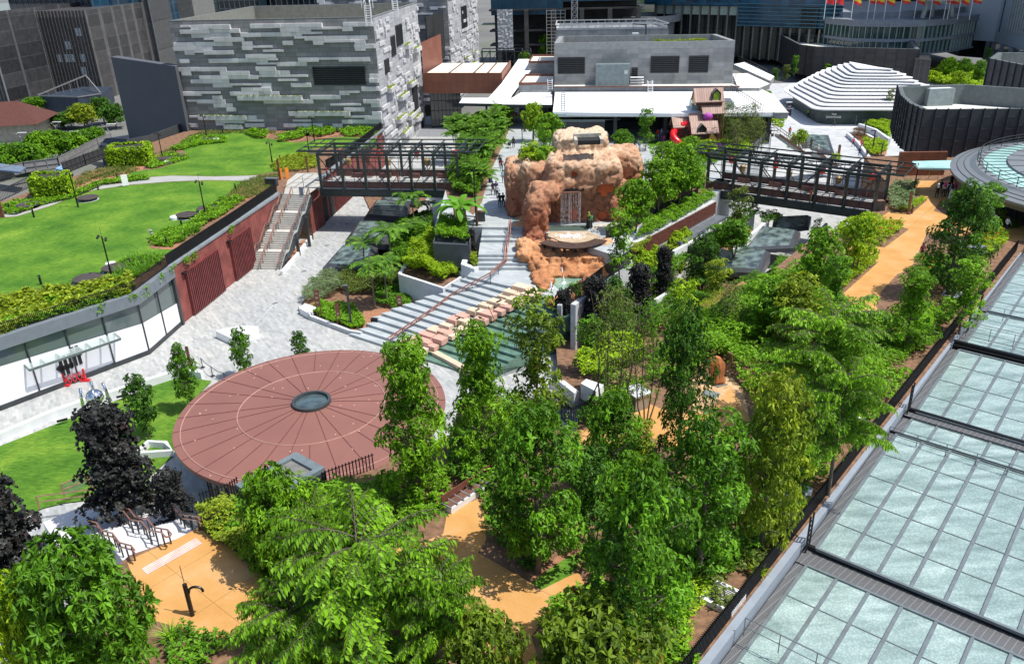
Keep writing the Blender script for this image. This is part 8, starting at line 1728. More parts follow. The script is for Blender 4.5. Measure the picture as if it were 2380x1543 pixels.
gbed(3,1,((620,640),(700,540),(850,520),(1000,520),(1130,560),(1270,590),(1200,640),(1070,750),(880,700),(780,700)),1.2,G_LIME,'bright green hedge bed with orange flowers between the two path arms',dens=80,L=.2,W_=.1,cat='hedge')
gbed(3,1,((870,840),(960,800),(1020,880),(1000,920),(880,1010),(700,1150),(640,1140),(640,1000),(760,880)),.9,G_LIME,'bright green hedge bed along the left side of the orange path',dens=80,L=.2,W_=.09,cat='hedge')
gbed(3,1,((1130,400),(1120,250),(1200,170),(1380,180),(1400,200),(1360,260),(1320,440),(1180,440)),1.0,G_GREY,'grey green shrubs beside the tall rust post at the bridge end',dens=70,L=.2,W_=.09)
gbed(3,1,((1180,430),(1330,330),(1440,290),(1475,310),(1330,440)),.5,G_LIME,'bright fern like ground cover by the orange path near the round roof',dens=100,L=.2,W_=.06)
gbed(3,1,((1900,690),(2100,640),(2240,660),(2200,760),(2000,900),(1850,900),(1700,860),(1650,830),(1800,760)),.9,G_LIME,'bright hedge with orange flowers in the corner by the glass roof fence',dens=80,L=.18,W_=.08,cat='hedge')
gbed(3,1,((1330,960),(1550,880),(1900,900),(1980,960),(1850,1100),(1700,1180),(1550,1180),(1380,1120)),1.3,G_MID,'green shrub mass below the dark two stemmed tree',dens=80,L=.2,W_=.09)
gbed(3,1,((1430,1230),(1700,1160),(1760,1180),(1640,1330),(1450,1400),(1420,1330)),.8,G_DRY,'dry brownish thin shrub patch next to the fence',dens=40,L=.2,W_=.03)
gbed(3,1,((1000,1420),(1200,1440),(1450,1400),(1640,1340),(1500,1543),(1000,1543)),.9,G_BRIGHT,'bright green shrub strip below the dry patch by the fence',dens=80,L=.18,W_=.08)
gbed(3,2,((1050,160),(1200,60),(1500,0),(1350,200),(1250,320),(1100,330)),1.1,G_BRIGHT,'bright green shrubs with red flowers between hanging branches and fence',dens=80,L=.18,W_=.08)
gbed(3,2,((0,1050),(250,1000),(520,1020),(700,1060),(550,1250),(400,1400),(200,1450),(0,1450)),1.2,G_BRIGHT,'bright green dense shrubs along the fence, lower right',dens=80,L=.18,W_=.09)
gbed(3,1,((-100,1150),(100,1050),(400,1100),(600,1200),(700,1350),(300,1400),(0,1500),(-150,1400)),1.6,G_BRIGHT,'bright green shrub mass left of the orange path foot',dens=70,L=.2,W_=.1,sc=.5)
gbed(2,1,((2200,1350),(2380,1200),(2600,1200),(2650,1400),(2450,1540),(2250,1500)),2.0,G_MID,'green shrub mass around the hidden dark roof',dens=60,L=.22,W_=.1,sc=.5)
gbed(2,3,((1180,1150),(1450,1050),(1750,800),(1900,880),(1700,1200),(1640,1400),(1600,1560),(1150,1560)),.75,G_LIME,'yellow green small leaved shrubs on the slope beside the bottom fence',dens=70,L=.14,W_=.07)
gbed(3,3,((-100,160),(0,100),(200,30),(330,60),(330,160),(200,330),(60,330)),.5,G_LIME,'sparse bright ground plants near the fence at the right end of the garden',dens=50,L=.16,W_=.08)
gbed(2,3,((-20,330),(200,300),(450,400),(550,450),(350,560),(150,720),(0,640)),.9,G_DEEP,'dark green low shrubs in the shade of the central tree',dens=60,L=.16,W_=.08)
gbed(1,2,((1900,1000),(2200,900),(2380,950),(2380,1150),(2150,1240),(1900,1380),(1780,1400),(1800,1150)),.8,G_OLIVE,'sparse olive shrubs in brown soil behind the long slatted bench',dens=40,L=.17,W_=.08)
gbed(2,2,((0,900),(100,640),(300,620),(500,640),(600,760),(450,800),(200,1000),(0,1100)),1.0,G_OLIVE,'shaded olive shrubs left of the garden fence',dens=45,L=.18,W_=.09)
gbed(1,3,((400,-60),(600,-20),(900,-30),(1150,0),(1240,160),(1200,420),(900,300),(600,300)),1.5,G_BRIGHT,'green shrub mass in front of the round pavilion fence',dens=60,L=.24,W_=.07,k=6,sc=.5)
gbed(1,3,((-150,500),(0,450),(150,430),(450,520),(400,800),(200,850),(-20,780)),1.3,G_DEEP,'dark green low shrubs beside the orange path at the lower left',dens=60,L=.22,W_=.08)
gbed(0,3,((1850,170),(1950,60),(2200,60),(2260,300),(2380,500),(2300,640),(2100,520),(1900,330)),1.5,G_YEL,'yellow green shrub bank at the head of the garden stairs',dens=80,L=.2,W_=.1,sc=.7)
gbed(0,3,((200,1350),(350,1250),(600,1300),(700,1560),(330,1560),(250,1450)),1.1,G_YEL,'yellow green leafy shrubs at the bottom left corner',dens=70,L=.24,W_=.1)
gbed(0,3,((20,1100),(150,1000),(450,850),(520,900),(480,1150),(300,1250),(120,1250)),1.6,G_LIME,'feathery bright green bush in front of the grey picket fence',dens=80,L=.2,W_=.07,k=7,sc=.6)
gbed(0,2,((1250,1490),(1450,1480),(1500,1540),(1500,1640),(1300,1640)),1.2,G_BRIGHT,'bright green bush below the dark purple tree beside the pavilion',z=-3.5,dens=80,L=.2,W_=.12)
gbed(3,0,((880,1300),(1100,1330),(1110,1400),(1040,1440),(960,1440),(900,1400)),.8,G_LIME,'yellow green planting in the far bed',z=-7.6,dens=30,L=.35,W_=.15)
gbed(3,0,((790,1245),(900,1240),(920,1290),(880,1310),(800,1290)),1.3,plain('x',(.1,.1,.1))and leafmat('leaf_brown_twig',(.08,.05,.04),(.2,.13,.1)),'brown twiggy bush in the far planting bed',z=-7.6,dens=40,L=.4,W_=.06)
gbed(3,0,((900,1160),(1000,1130),(1140,1150),(1130,1260),(1010,1200)),.8,G_LIME,'green planting behind the white planter wall in front of the dark building',z=-7.2,dens=30,L=.35,W_=.15)
gbed(3,0,((0,1160),(80,1110),(150,1140),(140,1200),(60,1200)),1.6,G_LIME,'round bright green bush left of the far totem sign',z=-3,dens=40,L=.35,W_=.18)
gbed(2,0,((1700,1380),(1900,1350),(2150,1340),(2250,1400),(2100,1500),(1750,1480)),1.2,G_LIME,'yellow green shrubs behind the roof frame of the right footbridge',dens=30,L=.3,W_=.14)
gbed(3,0,((1500,720),(1650,620),(2000,700),(2020,800),(1900,850),(1500,780)),2.0,G_LIME,'sunlit green planting beyond the dark sunken roof building',z=-8,dens=12,L=.8,W_=.35)
m_=[]
for c,r,px,n in((3,1,((900,600),(1270,590),(1070,750),(880,700)),34),(3,1,((1900,690),(2200,680),(2000,860)),22),(3,1,((1380,950),(1600,900),(1600,1100),(1400,1100)),10),(3,2,((1080,200),(1200,180),(1190,260)),9)):
 S0=scatter([tuple(p[:2])for p in pv([Q(c,r,*q)for q in px])],3,0)[:n];S0[:,2]=1.0+RNG.random(len(S0))*.35;m_.append(S0)
S0=np.concatenate(m_);ctr=S0.mean(0);c,d,Ls,Ws=rosettes(S0-ctr,np.c_[RNG.normal(0,.3,(len(S0),2)),np.ones(len(S0))],12,.12,.1,1.,0);o=bpy.data.objects.new('flowers',leafmesh('flowers',c,d,Ls,Ws,G_FLOW));COL.objects.link(o);o.location=ctr;_nm(o,'scattered small orange red flower heads on the hedges by the orange path','flowers',None,'stuff')
# ==== TREES
class Proto:
 def __init__(s,root,H,Wd):s.r=root;s.H=H;s.W=Wd;s.used=False
 def put(s,P,h,w,label,group=None,rz=None,leaf=None,name=None):
  sc=(w/s.W,w/s.W,h/s.H);rz=random.uniform(0,6.28)if rz is None else rz
  if not s.used:o=s.r;s.used=True;o.location=P;o.rotation_euler=(0,0,rz);o.scale=sc;o['label']=label
  else:o=copy_tree(s.r,P,rz,sc,label)
  if group:o['group']=group
  elif 'group' in o:del o['group']
  if name:o.name=name
  for c in bpy.data.objects:
   if c.parent==o and c.name.split('.')[0]in('crown','fronds','foliage','leaves'):
    sl_=c.material_slots[0];sl_.link='OBJECT';sl_.material=leaf or c.data.materials[0]
  return o
def TR(pr,bx,by,yt,wpx,label,z=0,group=None,leaf=None,rz=None,hs=1.0,name=None):
 P=at(bx,by,z);h=(zt(bx,by,z,yt)-z)*hs;w=WK*wpx*dist(P+Vector((0,0,h*.6)))/F_
 return pr.put(P,h,w,label,group,rz,leaf,name)
def mk(kind,H,R,**k):return Proto(make_tree(kind,'tree',k.pop('leaf'),H=H,R=R,**k),H,2*(.85*R+.8*k.get('crad',.75)+.15))
WK=1.15
colum=lambda R:(lambda t:R*(.55+.45*math.sin(PI*min(1,t*1.05)))*(.25 if t>.93 else 1))
lay=lambda R:(lambda t:R*(1.05-.65*t)*(.78+.22*math.cos(t*PI*4.2+.5)))
ovl=lambda R:(lambda t:R*math.sin(PI*(.13+.82*t))**.65)
pA=mk('layered_tree',11,3.2,leaf=G_BRIGHT,prof=lay(3.2),h0=.08,nclump=46,crad=1.0,nros=38,k=7,L=.34,W_=.13,spread=1.05,droop=.4,seed=1,trunk=.15,up=.5)
pA2=mk('layered_tree',11,3.2,leaf=G_MID,prof=lambda t:3.2*(.7+.3*math.sin(t*7))*(1.05-.5*t*t),h0=.1,nclump=48,crad=1.1,nros=32,k=7,L=.36,W_=.13,spread=1.05,droop=.4,seed=12,trunk=.15,up=.5)
pB=mk('broad_tree',9,3.2,leaf=G_MID,prof=ovl(3.2),h0=.15,nclump=50,crad=.95,nros=38,k=6,L=.32,W_=.14,spread=1.05,droop=.35,seed=2,trunk=.16,multi=1)
pB2=mk('broad_tree',9,3.0,leaf=G_MID,prof=ovl(3.0),h0=.12,nclump=46,crad=.95,nros=34,k=6,L=.32,W_=.13,spread=1.1,droop=.3,seed=22,trunk=.15,multi=2)
pC=mk('purple_leaf_tree',8,2.6,leaf=G_PURP,prof=lambda t:2.6*(1.05-.75*t)*(.85+.15*math.cos(t*14)),h0=.05,nclump=60,crad=.9,nros=34,k=6,L=.26,W_=.22,spread=1.05,droop=.6,seed=4,trunk=.13)
pD=mk('rosette_tree',6,3.0,leaf=G_MID,prof=ovl(3.0),h0=.04,nclump=74,crad=.95,nros=22,k=9,L=.36,W_=.13,spread=.95,droop=.05,seed=5,trunk=.15,multi=2,up=.8)
pE=mk('young_tree',5,1.1,leaf=G_DEEP,prof=ovl(1.1),h0=.18,nclump=38,crad=.42,nros=24,k=6,L=.2,W_=.085,droop=.35,seed=6,trunk=.05)
pF=mk('wispy_tree',8,1.8,leaf=G_OLIVE,prof=ovl(1.8),h0=.25,nclump=44,crad=.7,nros=14,k=5,L=.22,W_=.06,droop=.5,seed=7,trunk=.06,multi=4)
pG=mk('round_tree',7,2.6,leaf=G_BRIGHT,prof=ovl(2.6),h0=.3,nclump=46,crad=.9,nros=22,k=6,L=.34,W_=.16,droop=.25,seed=8,trunk=.11,multi=2)
pH=mk('slender_tree',7,1.2,leaf=G_MID,prof=lambda t:1.2*(.75+.35*math.sin(t*9+1)),h0=.18,nclump=40,crad=.5,nros=16,k=5,L=.24,W_=.11,droop=.4,seed=9,trunk=.06)
pI=mk('street_tree',9,4.5,leaf=G_HAZE,prof=ovl(4.5),h0=.3,nclump=46,crad=1.5,nros=22,k=6,L=.6,W_=.34,droop=.2,seed=10,trunk=.2)
pJ=mk('drooping_tree',9,2.9,leaf=G_YEL,prof=ovl(2.9),h0=.12,nclump=60,crad=.9,nros=26,k=6,L=.36,W_=.14,spread=.9,droop=1.2,seed=13,trunk=.14,up=-.1)
pR=mk('red_tipped_tree',4.5,2.6,leaf=G_RED,prof=ovl(2.6),h0=.05,nclump=50,crad=.8,nros=24,k=6,L=.34,W_=.16,spread=1.,droop=.5,seed=14,trunk=.1)
pP=Proto(make_pinnate('spreading_tree','tree',G_BRIGHT,H=6.5,R=4.3,nb=40,L=.32,W_=.15,seed=3),6.8,10.6)
pP2=Proto(make_pinnate('spreading_tree','tree',G_BRIGHT,H=7.5,R=3.8,nb=38,L=.29,W_=.13,seed=31),8.,9.6)
EX=[[tuple(p[:2])for p in pv(q)]for q in(PA,PB,PC,PD,[(1605,880),(1640,872),(1700,878),(1725,900),(1740,960),(1720,1000),(1660,1000),(1610,960)],[Q(2,3,*p)for p in((160,760),(240,690),(750,270),(830,300),(620,600),(500,800),(380,915))])]
for k_,(px,h,lf,lb)in enumerate((([(470,1230),(560,1180),(640,1250),(700,1400),(640,1560),(380,1560),(400,1460),(620,1420),(600,1330)],.9,G_MID,'low mixed green understory beside the lower left orange path'),([(640,1200),(800,1130),(1040,1090),(1050,1180),(880,1280),(870,1350),(1080,1430),(1090,1570),(640,1570)],1.0,G_BRIGHT,'green understory under the wide spreading foreground tree'),([(1045,1010),(1120,905),(1262,935),(1330,1010),(1410,880),(1440,980),(1340,1060),(1350,1200),(1250,1330),(1130,1250),(1120,1160),(1040,1120)],1.1,G_MID,'mixed shrubs under the trees left of the garden fence'),([(1350,1060),(1500,1020),(1640,1040),(1740,990),(1800,1060),(1760,1300),(1600,1400),(1400,1330),(1240,1350),(1300,1200)],1.1,G_MID,'mixed shrubs under the trees in the middle of the garden'),([(1240,1480),(1300,1400),(1400,1330),(1600,1400),(1640,1560),(1240,1570)],1.0,G_BRIGHT,'shrubs around the red tipped trees at the bottom edge'),([(1410,880),(1520,828),(1615,752),(1750,668),(1900,600),(1950,700),(1900,900),(1740,960),(1700,870),(1600,880),(1500,935),(1440,980)],1.5,G_BRIGHT,'dense bright understory between the long black fence and the orange path'),([(1740,980),(1900,900),(1960,690),(2050,735),(2140,720),(2230,640),(2300,640),(2200,760),(2080,930),(1890,1160),(1780,1240),(1760,1060)],1.1,G_BRIGHT,'dense bright understory along the middle of the glass roof fence'),([(1760,1240),(1870,1160),(1800,1290),(1700,1420),(1660,1420),(1640,1330)],.7,G_OLIVE,'thin olive plants on the brown slope by the fence'))):
 cover('understory',[tuple(p[:2])for p in pv(px)],h,lf,lb,excl=EX,gap=3.+k_,dens=34,L=.24,W_=.11,k=6,sc=.55,deep=.7,cat='shrubs',maxn=16000)
TR(pA,975,1165,778,225,'tall layered bright green tree overlapping the right side of the copper roof')
TR(pA2,1125,1075,745,185,'tall layered green tree just right of the copper roof, in front of the water steps',leaf=G_BRIGHT)
TR(pH,1250,1010,680,150,'slender tree with orange red leaf tips in front of the lowest water steps',leaf=G_RED,hs=1.)
TR(pB,1250,1330,930,250,'large green tree left of centre foreground, beside the orange path end of the long bench')
TR(pB,1420,1170,905,160,'green tree in front of the white block and garden fence',leaf=G_MID)
TR(pB2,1575,1085,700,150,'dark green feathery tree standing left of the rusty sculpture',leaf=G_DEEP)
TR(pF,1425,990,655,150,'tall wispy tree with bare stems rising behind the garden fence',leaf=G_OLIVE)
TR(pF,1500,985,690,110,'second wispy thin tree behind the garden fence, right of the first',leaf=G_MID)
TR(pB2,1625,1330,960,250,'bushy green tree with pale glossy leaves left of the yellow green one')
TR(pJ,1765,1280,862,185,'yellow green tree with drooping leaves right of the sand patch')
TR(pB,1470,1560,1065,280,'largest foreground tree with pale undersides of leaves, bottom centre right',leaf=G_MID)
TR(pH,1370,1270,1040,110,'small dark tree between two larger trees over the shaded path',leaf=G_DEEP)
TR(pH,1490,1120,975,70,'thin yellow green tree in the gap above the orange path',leaf=G_YEL)
TR(pR,1390,1640,1400,330,'red tipped glossy shrub tree at the bottom edge, centre right')
TR(pR,1130,1640,1430,210,'glossy bright shrub tree with few red clusters at the bottom edge, centre',leaf=G_RED)
TR(pP,870,1560,1165,470,'wide spreading tree with hanging leaf rows filling the bottom centre')
TR(pP,720,1640,1350,300,'wide spreading tree with hanging leaf rows cut by the bottom edge left of centre')
TR(pP,745,1320,1140,150,'smaller spreading tree behind the rosette leaved tree')
TR(pP,1030,1560,1300,230,'spreading tree with hanging leaf rows at the bottom, right of the widest one')
TR(pP2,1900,980,665,290,'wide spreading tree with hanging leaf rows right of the rusty sculpture')
TR(pP2,1925,1150,790,210,'second spreading tree with hanging leaf rows beside the glass roof fence')
TR(pD,665,1320,1085,185,'round glossy rosette leaved tree in front of the copper roof plant room',leaf=G_BRIGHT)
TR(pD,250,1590,1245,300,'large glossy rosette leaved tree at the bottom left',leaf=G_MID)
TR(pD,100,1600,1330,150,'smaller rosette leaved tree at the bottom left edge',leaf=G_LIME)
TR(pC,300,1195,935,215,'large dark purple leaved tree in front of the chrome sculpture',z=-3.5)
TR(pC,40,1350,1095,220,'dark purple leaved tree cut by the left frame edge',z=-3)
TR(pC,420,1235,1090,120,'small dark purple tree under the left rim of the copper roof',z=-3)
TR(pE,445,955,800,72,'young column tree on the lower lawn beside the rust post, left of the copper roof',z=-5.9,leaf=G_MID)
TR(pE,345,1015,872,82,'young column tree on the lower lawn behind the dark purple tree',z=-5.9)
TR(pE,572,880,762,60,'young column tree on the plaza behind the copper roof, left one',z=-6,leaf=G_MID)
TR(pE,703,850,770,48,'smallest young column tree on the plaza behind the copper roof, right one',z=-6)
TR(pA2,2105,815,628,125,'bushy drooping leaved tree between orange path and dry shrub',leaf=G_BRIGHT)
TR(pB2,2205,690,425,150,'dark two stemmed tree on the right side of the orange path',leaf=G_DEEP)
TR(pH,2270,560,430,95,'lighter slender tree behind the dark two stemmed tree, by the round roof',leaf=G_MID)
TR(pH,2300,520,425,60,'slim tree standing against the round roof glass wall')
TR(pG,1895,690,530,120,'bright bushy tree left of the orange path, below the right footbridge')
TR(pG,1985,640,500,90,'small bright tree at the edge of the flowering hedge bed',leaf=G_LIME)
TR(pH,1930,740,590,80,'slender green tree inside the shrubs left of the orange path')
TR(pG,1845,810,640,150,'yellow green bushy tree over the shrubs left of the orange path foot',leaf=G_YEL)
TR(pG,1790,780,650,140,'green rounded tree above the hidden dark roof in the garden')
TR(pH,2230,775,600,100,'slender bright tree at the right edge of the orange path bend',leaf=G_BRIGHT)
TR(pH,1440,650,485,75,'slender light green tree in front of the waterfall rock, right side',z=-1,leaf=G_BRIGHT)
TR(pC,1385,800,640,100,'dark purple tree second from the left in the valley group',z=-5)
TR(pC,1310,790,670,75,'dark purple tree nearest the water steps',z=-5.5)
TR(pC,1482,760,610,92,'dark purple tree in front of the grey retaining wall end',z=-4.5)
TR(pC,1540,690,570,62,'slim dark purple tree among strap plants in the valley',z=-4)
TR(pC,1097,590,532,34,'tiny dark purple tree in the white bench planter on the great steps',z=-1.9)
TR(pB2,1425,790,640,85,'dark green heart leaved tree between two purple trees',z=-5,leaf=G_DEEP)
TR(pB2,1628,680,545,95,'dark green broad leaved tree beside the lowest skylight wedge',z=-4,leaf=G_DEEP)
TR(pH,1660,600,520,55,'slender tree left of the middle skylight wedge',z=-3,leaf=G_MID)
TR(pH,1708,570,432,65,'slender olive tree in front of the left end of the right footbridge',z=-3,leaf=G_OLIVE)
TR(pG,1705,600,510,90,'small round bright tree in the orange mulch planter',z=-3,leaf=G_MID)
TR(pH,1580,860,650,85,'bright big leaved slender tree in the middle of the valley',z=-4.5,leaf=G_LIME)
TR(pH,1660,720,600,70,'thin yellow green tree by the lowest skylight wedge',z=-3.5,leaf=G_YEL)
TR(pF,1690,800,650,90,'nearly bare thin stemmed tree on the straw slope',z=-1,leaf=G_OLIVE)
TR(pB,1440,870,720,110,'pale green tree behind the wispy stems in the valley',z=-5,leaf=G_MID)
TR(pH,1370,880,735,80,'light green tree beside the gravel path',z=-5.5,leaf=G_MID)
TR(pG,1475,540,415,100,'bright green tree against the right side of the rock',leaf=G_BRIGHT)
TR(pG,1530,500,365,110,'bright green tree behind the one beside the rock')
TR(pG,1575,480,335,120,'bright green tree left of the right footbridge, upper one',leaf=G_BRIGHT)
TR(pG,1605,450,390,80,'smaller green tree next to the left end of the right footbridge',leaf=G_MID)
TR(pG,1545,385,330,80,'rounded tree right behind the rock and below the red slide')
TR(pG,1600,390,318,75,'rounded tree directly below the tall play tower',leaf=G_BRIGHT)
TR(pH,1500,350,250,46,'slender tree in front of the dark mall hall',leaf=G_MID)
TR(pG,1445,360,302,60,'small round tree on the crowd square behind the rock cap',leaf=G_MID)
TR(pG,1240,330,238,60,'bright tree beside the walkway left of the ivy kiosk, taller',leaf=G_LIME)
TR(pG,1275,350,262,80,'bright tree beside the walkway left of the ivy kiosk, lower',leaf=G_BRIGHT)
TR(pH,1265,372,285,40,'thin airy tree between walkway and rock top',leaf=G_BRIGHT)
TR(pG,1640,370,325,60,'bright bush tree in front of the play tower foot',leaf=G_LIME)
for i,(bx,by,yt_,w,lb)in enumerate(((1690,350,232,55,'tall bare twiggy tree right of the play tower, first'),(1720,350,240,60,'tall bare twiggy tree right of the play tower, second'),(1745,345,235,55,'tall bare twiggy tree right of the play tower, third'),(1705,370,275,60,'lower twiggy tree in front of the group right of the play tower'),(1755,365,270,60,'lower twiggy tree nearest the white roof corner'))):
 TR(pF,bx,by,yt_,w,lb,leaf=G_OLIVE)
TR(pG,1775,270,210,50,'bright green tree behind the white mall roof corner',leaf=G_BRIGHT)
TR(pG,1745,250,215,40,'green tree left of the one behind the mall roof corner',leaf=G_MID)
for bx,by,yt_,w,lb,z,lf in((1895,175,120,24,'slender tree in front of the long dark ribbed building, first',-8,G_MID),(1845,180,128,20,'slender tree at the left end of the dark ribbed building',-8,G_MID),(1921,180,148,22,'small bright tree behind the top of the white pavilion',-8,G_BRIGHT),(1825,190,150,22,'olive tree left of the white pavilion',-8,G_OLIVE),(1800,192,158,22,'dull green tree farther left of the white pavilion',-8,G_DEEP),(2200,190,132,40,'green tree right of the dark ribbed building, first',-8,G_BRIGHT),(2235,195,135,38,'green tree right of the dark ribbed building, second',-8,G_MID),(2270,200,140,42,'green tree right of the dark ribbed building, third',-8,G_MID),(2290,160,110,22,'lone slender tree in front of the pale tower columns',-8,G_MID),(2060,285,205,22,'thin sparse tree at the left corner of the dark sunken roof building',-8,G_OLIVE),(1860,345,300,32,'bright tree beside the brown staircase',-6,G_LIME),(2255,180,150,24,'dark olive tree in the sunlit planting',-8,G_DEEP),(2225,215,165,40,'bushy tree at the front of the sunlit planting',-8,G_LIME)):
 TR(pH if w<30 else pG,bx,by,yt_,w,lb,z=z,leaf=lf)
TR(pI,1275,145,78,50,'tree between the construction tower and the mall building',z=-8,leaf=G_BRIGHT)
TR(pI,1220,150,118,30,'small tree beside the covered walkway roof end',z=-8,leaf=G_BRIGHT)
for i,(bx,by,yt_,w)in enumerate(((40,262,240,70),(85,262,225,60),(20,395,335,95),(70,405,330,95),(105,385,305,80),(140,375,300,75),(175,365,305,70),(200,350,300,70),(228,345,295,55),(150,300,262,80),(110,305,268,60),(200,300,240,70),(245,290,225,60),(270,300,240,60),(180,280,245,50),(5,420,360,60))):
 TR(pI,bx,by,yt_,w,'leafy street tree '+['behind the old house, left','behind the old house, right','nearest the left edge in the front row','second from the left in the front row','third in the front row, under a street lamp','fourth in the front row','fifth in the front row','sixth in the front row','last in the front row beside the navy shed','dark one right below the blue shed','dark one left below the blue shed','yellowish one at the right corner of the blue shed','beside the plain grey wall, left','touching the plain grey wall','in front of the blue shed centre','behind the carport at the left edge'][i],z=-10,leaf=[G_HAZE,G_MID,G_MID,G_MID,G_BRIGHT,G_MID,G_BRIGHT,G_MID,G_MID,G_DEEP,G_DEEP,G_YEL,G_DEEP,G_DEEP,G_HAZE,G_MID][i],group='street trees on the left')
pm=Proto(make_palm('palm','palm',G_PALM,H=5,nf=12,FL=1.9,seed=2,trunk=.07,pl=.6,pw=.1),5.8,2.9)
pm2=Proto(make_palm('palm','palm',G_PALM,H=1.6,nf=15,FL=2.4,seed=5,trunk=.08,pl=.6,pw=.1,stems=3,arch=.6),3.6,3.6)
for c,r,u,v,vt,w,lb in((1,1,1105,1300,860,300,'slim palm nearest the rust signs, left of the pair'),(1,1,1220,1260,830,260,'slim palm right of the pair nearest the rust signs'),(1,1,1020,1010,665,250,'palm in front of the second skylight box, left one'),(1,1,1270,1000,555,290,'tallest palm in front of the second skylight box'),(1,1,1290,880,560,200,'palm just behind the tallest plaza palm'),(1,1,1480,640,235,240,'palm in front of the left footbridge, left one'),(1,1,1600,480,330,180,'small palm by the sloping path near the left footbridge'),(1,1,1455,760,500,200,'low palm between the third skylight and the sloping path'),(1,1,1210,1160,960,170,'small palm below the pair near the rust signs')):
 P=Q(c,r,u,v);TR(pm,P[0],P[1],Q(c,r,u,vt)[1],w/4,lb,z=-5.5)
for i,(x,y,yt_,w)in enumerate(((1075,300,275,42),(1105,300,278,40),(1130,340,295,46),(1150,310,268,44),(1165,300,258,40),(1120,385,335,52),(1100,370,328,50),(1090,415,375,56),(1140,365,318,46),(1160,335,292,42),(1085,330,300,42),(1175,280,255,36),(1062,330,300,38),(1105,440,395,60),(1060,300,278,36))):
 TR(pm2,x,y,yt_,w*1.05,'bushy palm '+['at the far left end of the palm hedge','near the far end of the palm hedge, second','in the middle of the palm hedge by the walkway','on the walkway side, far third of the hedge','on the walkway side near the canopy','behind the banana plants, walkway side','between the left footbridge and the walkway','closest to the right end of the left footbridge','on the walkway side at mid hedge','on the walkway side, second from far end','on the bridge side, far part of the hedge','last one before the canopy on the walkway side','far left beside the dark paving','next to the banana plants','beside the glass front of the link block'][i],hs=1.5,group='palms lining the walkway')
T=thing('banana_plant',aq(1,1,1900,540,0),'large banana clump with broad torn leaves beside the walkway','plant');P=aq(1,1,1900,545,0);r=np.random.default_rng(5);hb=zt(*Q(1,1,1900,545),0,Q(1,1,1900,280)[1])
m=MB()
for i in range(9):a=i*.7;m.tube([(P.x+.5*math.cos(a),P.y+.5*math.sin(a),0),(P.x+.62*math.cos(a),P.y+.62*math.sin(a),hb*.62)],[.16,.11],8)
m.build('stems',[plain('banana_stem',(.2,.19,.07),.7,var=.4,scale=6)],T)
for i in range(22):
 a=i*2.4;el=r.uniform(.25,1.25);Ln=r.uniform(2.1,3.1);w=.38;base=Vector((P.x+.6*math.cos(a),P.y+.6*math.sin(a),hb*.62));pts=[base]
 for s_ in range(1,11):e=el-1.5*(s_/10)**1.3;pts.append(pts[-1]+Vector((math.cos(a)*math.cos(e),math.sin(a)*math.cos(e),math.sin(e)))*Ln/10)
 m=MB();sd_=Vector((-math.sin(a),math.cos(a),0));vs=[]
 for s_,p in enumerate(pts):ww=w*math.sin(PI*min(1,(s_/10)*.93+.05))**.6;vs+=[p+sd_*ww+Vector((0,0,-.1*ww)),p+Vector((0,0,.03)),p-sd_*ww+Vector((0,0,-.1*ww))]
 m.add(vs,[(s_*3+k,s_*3+k+1,s_*3+k+4,s_*3+k+3)for s_ in range(10)for k in range(2)]);o=m.build('leaf',[leafmat('leaf_banana',(.12,.32,.02),(.12,.32,.02))],T,smooth=True)
sh1=Proto(make_shrub('round_bush','bush',G_LIME,R=1.,H=1.,n=900,k=5,L=.14,W_=.08,seed=2),1.1,2.2);sh2=Proto(make_shrub('loose_bush','bush',G_MID,R=1.,H=1.2,n=420,k=6,L=.22,W_=.09,seed=7,lump=.5),1.35,2.3)
for c,r,u,v,vt,w,lb,z,lf,pr in((2,1,1200,950,770,230,'clipped bright round bush, left of the pair by the slatted planter',-2.8,G_LIME,sh1),(2,1,1290,830,720,190,'clipped bright round bush, upper one behind the left bush',-2.4,G_LIME,sh1),(2,1,1120,980,860,90,'small clipped bright bush at the end of the black pond fence',-2.8,G_LIME,sh1),(2,1,1520,720,610,200,'clipped bright round bush in front of the slatted planter, left half',-2.2,G_LIME,sh1),(2,1,1605,690,585,150,'clipped bright round bush in front of the dark louvres',-2.2,G_LIME,sh1),(2,1,1440,760,700,170,'yellow leaved low bush between the clipped bushes',-2.4,G_YEL,sh2),(2,1,1290,1000,850,130,'yellow green bush behind the dark purple tree in the valley',-3.4,G_YEL,sh2),(2,1,1320,1220,1120,110,'lime yellow bush at the foot of the valley purple trees',-4,G_YEL,sh2),(2,1,590,1180,1080,130,'small green bush between pond rocks and black fence',-2,G_MID,sh2),(2,1,2100,690,580,180,'glossy green bush below the slender olive tree',-2.6,G_BRIGHT,sh2),(2,1,1730,800,700,170,'grey green bush behind the concrete valley wall',-3,G_OLIVE,sh2),(2,1,2000,740,690,80,'small yellow green plant in the orange mulch',-2.7,G_YEL,sh2),(3,1,2080,560,470,130,'dark bush at the foot of the round roof wall',0,G_DEEP,sh2),(3,1,2240,560,490,140,'dark bush right of the two walkers by the round roof',0,G_DEEP,sh2),(3,0,235,1370,1230,110,'bright bush beside the brown stairs',-6,G_LIME,sh2),(3,0,625,1480,1420,90,'bright bush at the foot of the far brown stairs',-8,G_LIME,sh2),(2,0,170,1480,1310,200,'bright green planting on the left shoulder of the rock, back',HB-.9,G_LIME,sh2),(2,0,260,1480,1350,230,'feathery plant on the left shoulder of the rock, middle',HB-.9,G_BRIGHT,sh2),(2,0,380,1470,1360,190,'bright plant on the left shoulder of the rock beside the cap',HB-.9,G_LIME,sh2)):
 P=Q(c,r,u,v);TR(pr,P[0],P[1],Q(c,r,u,vt)[1],w/4,lb,z=z,leaf=lf)
stp=Proto(make_strap('strap_leaf_plant','plant',G_MID,H=1.2,n=70,W_=.07,lean=.9),1.0,1.8)
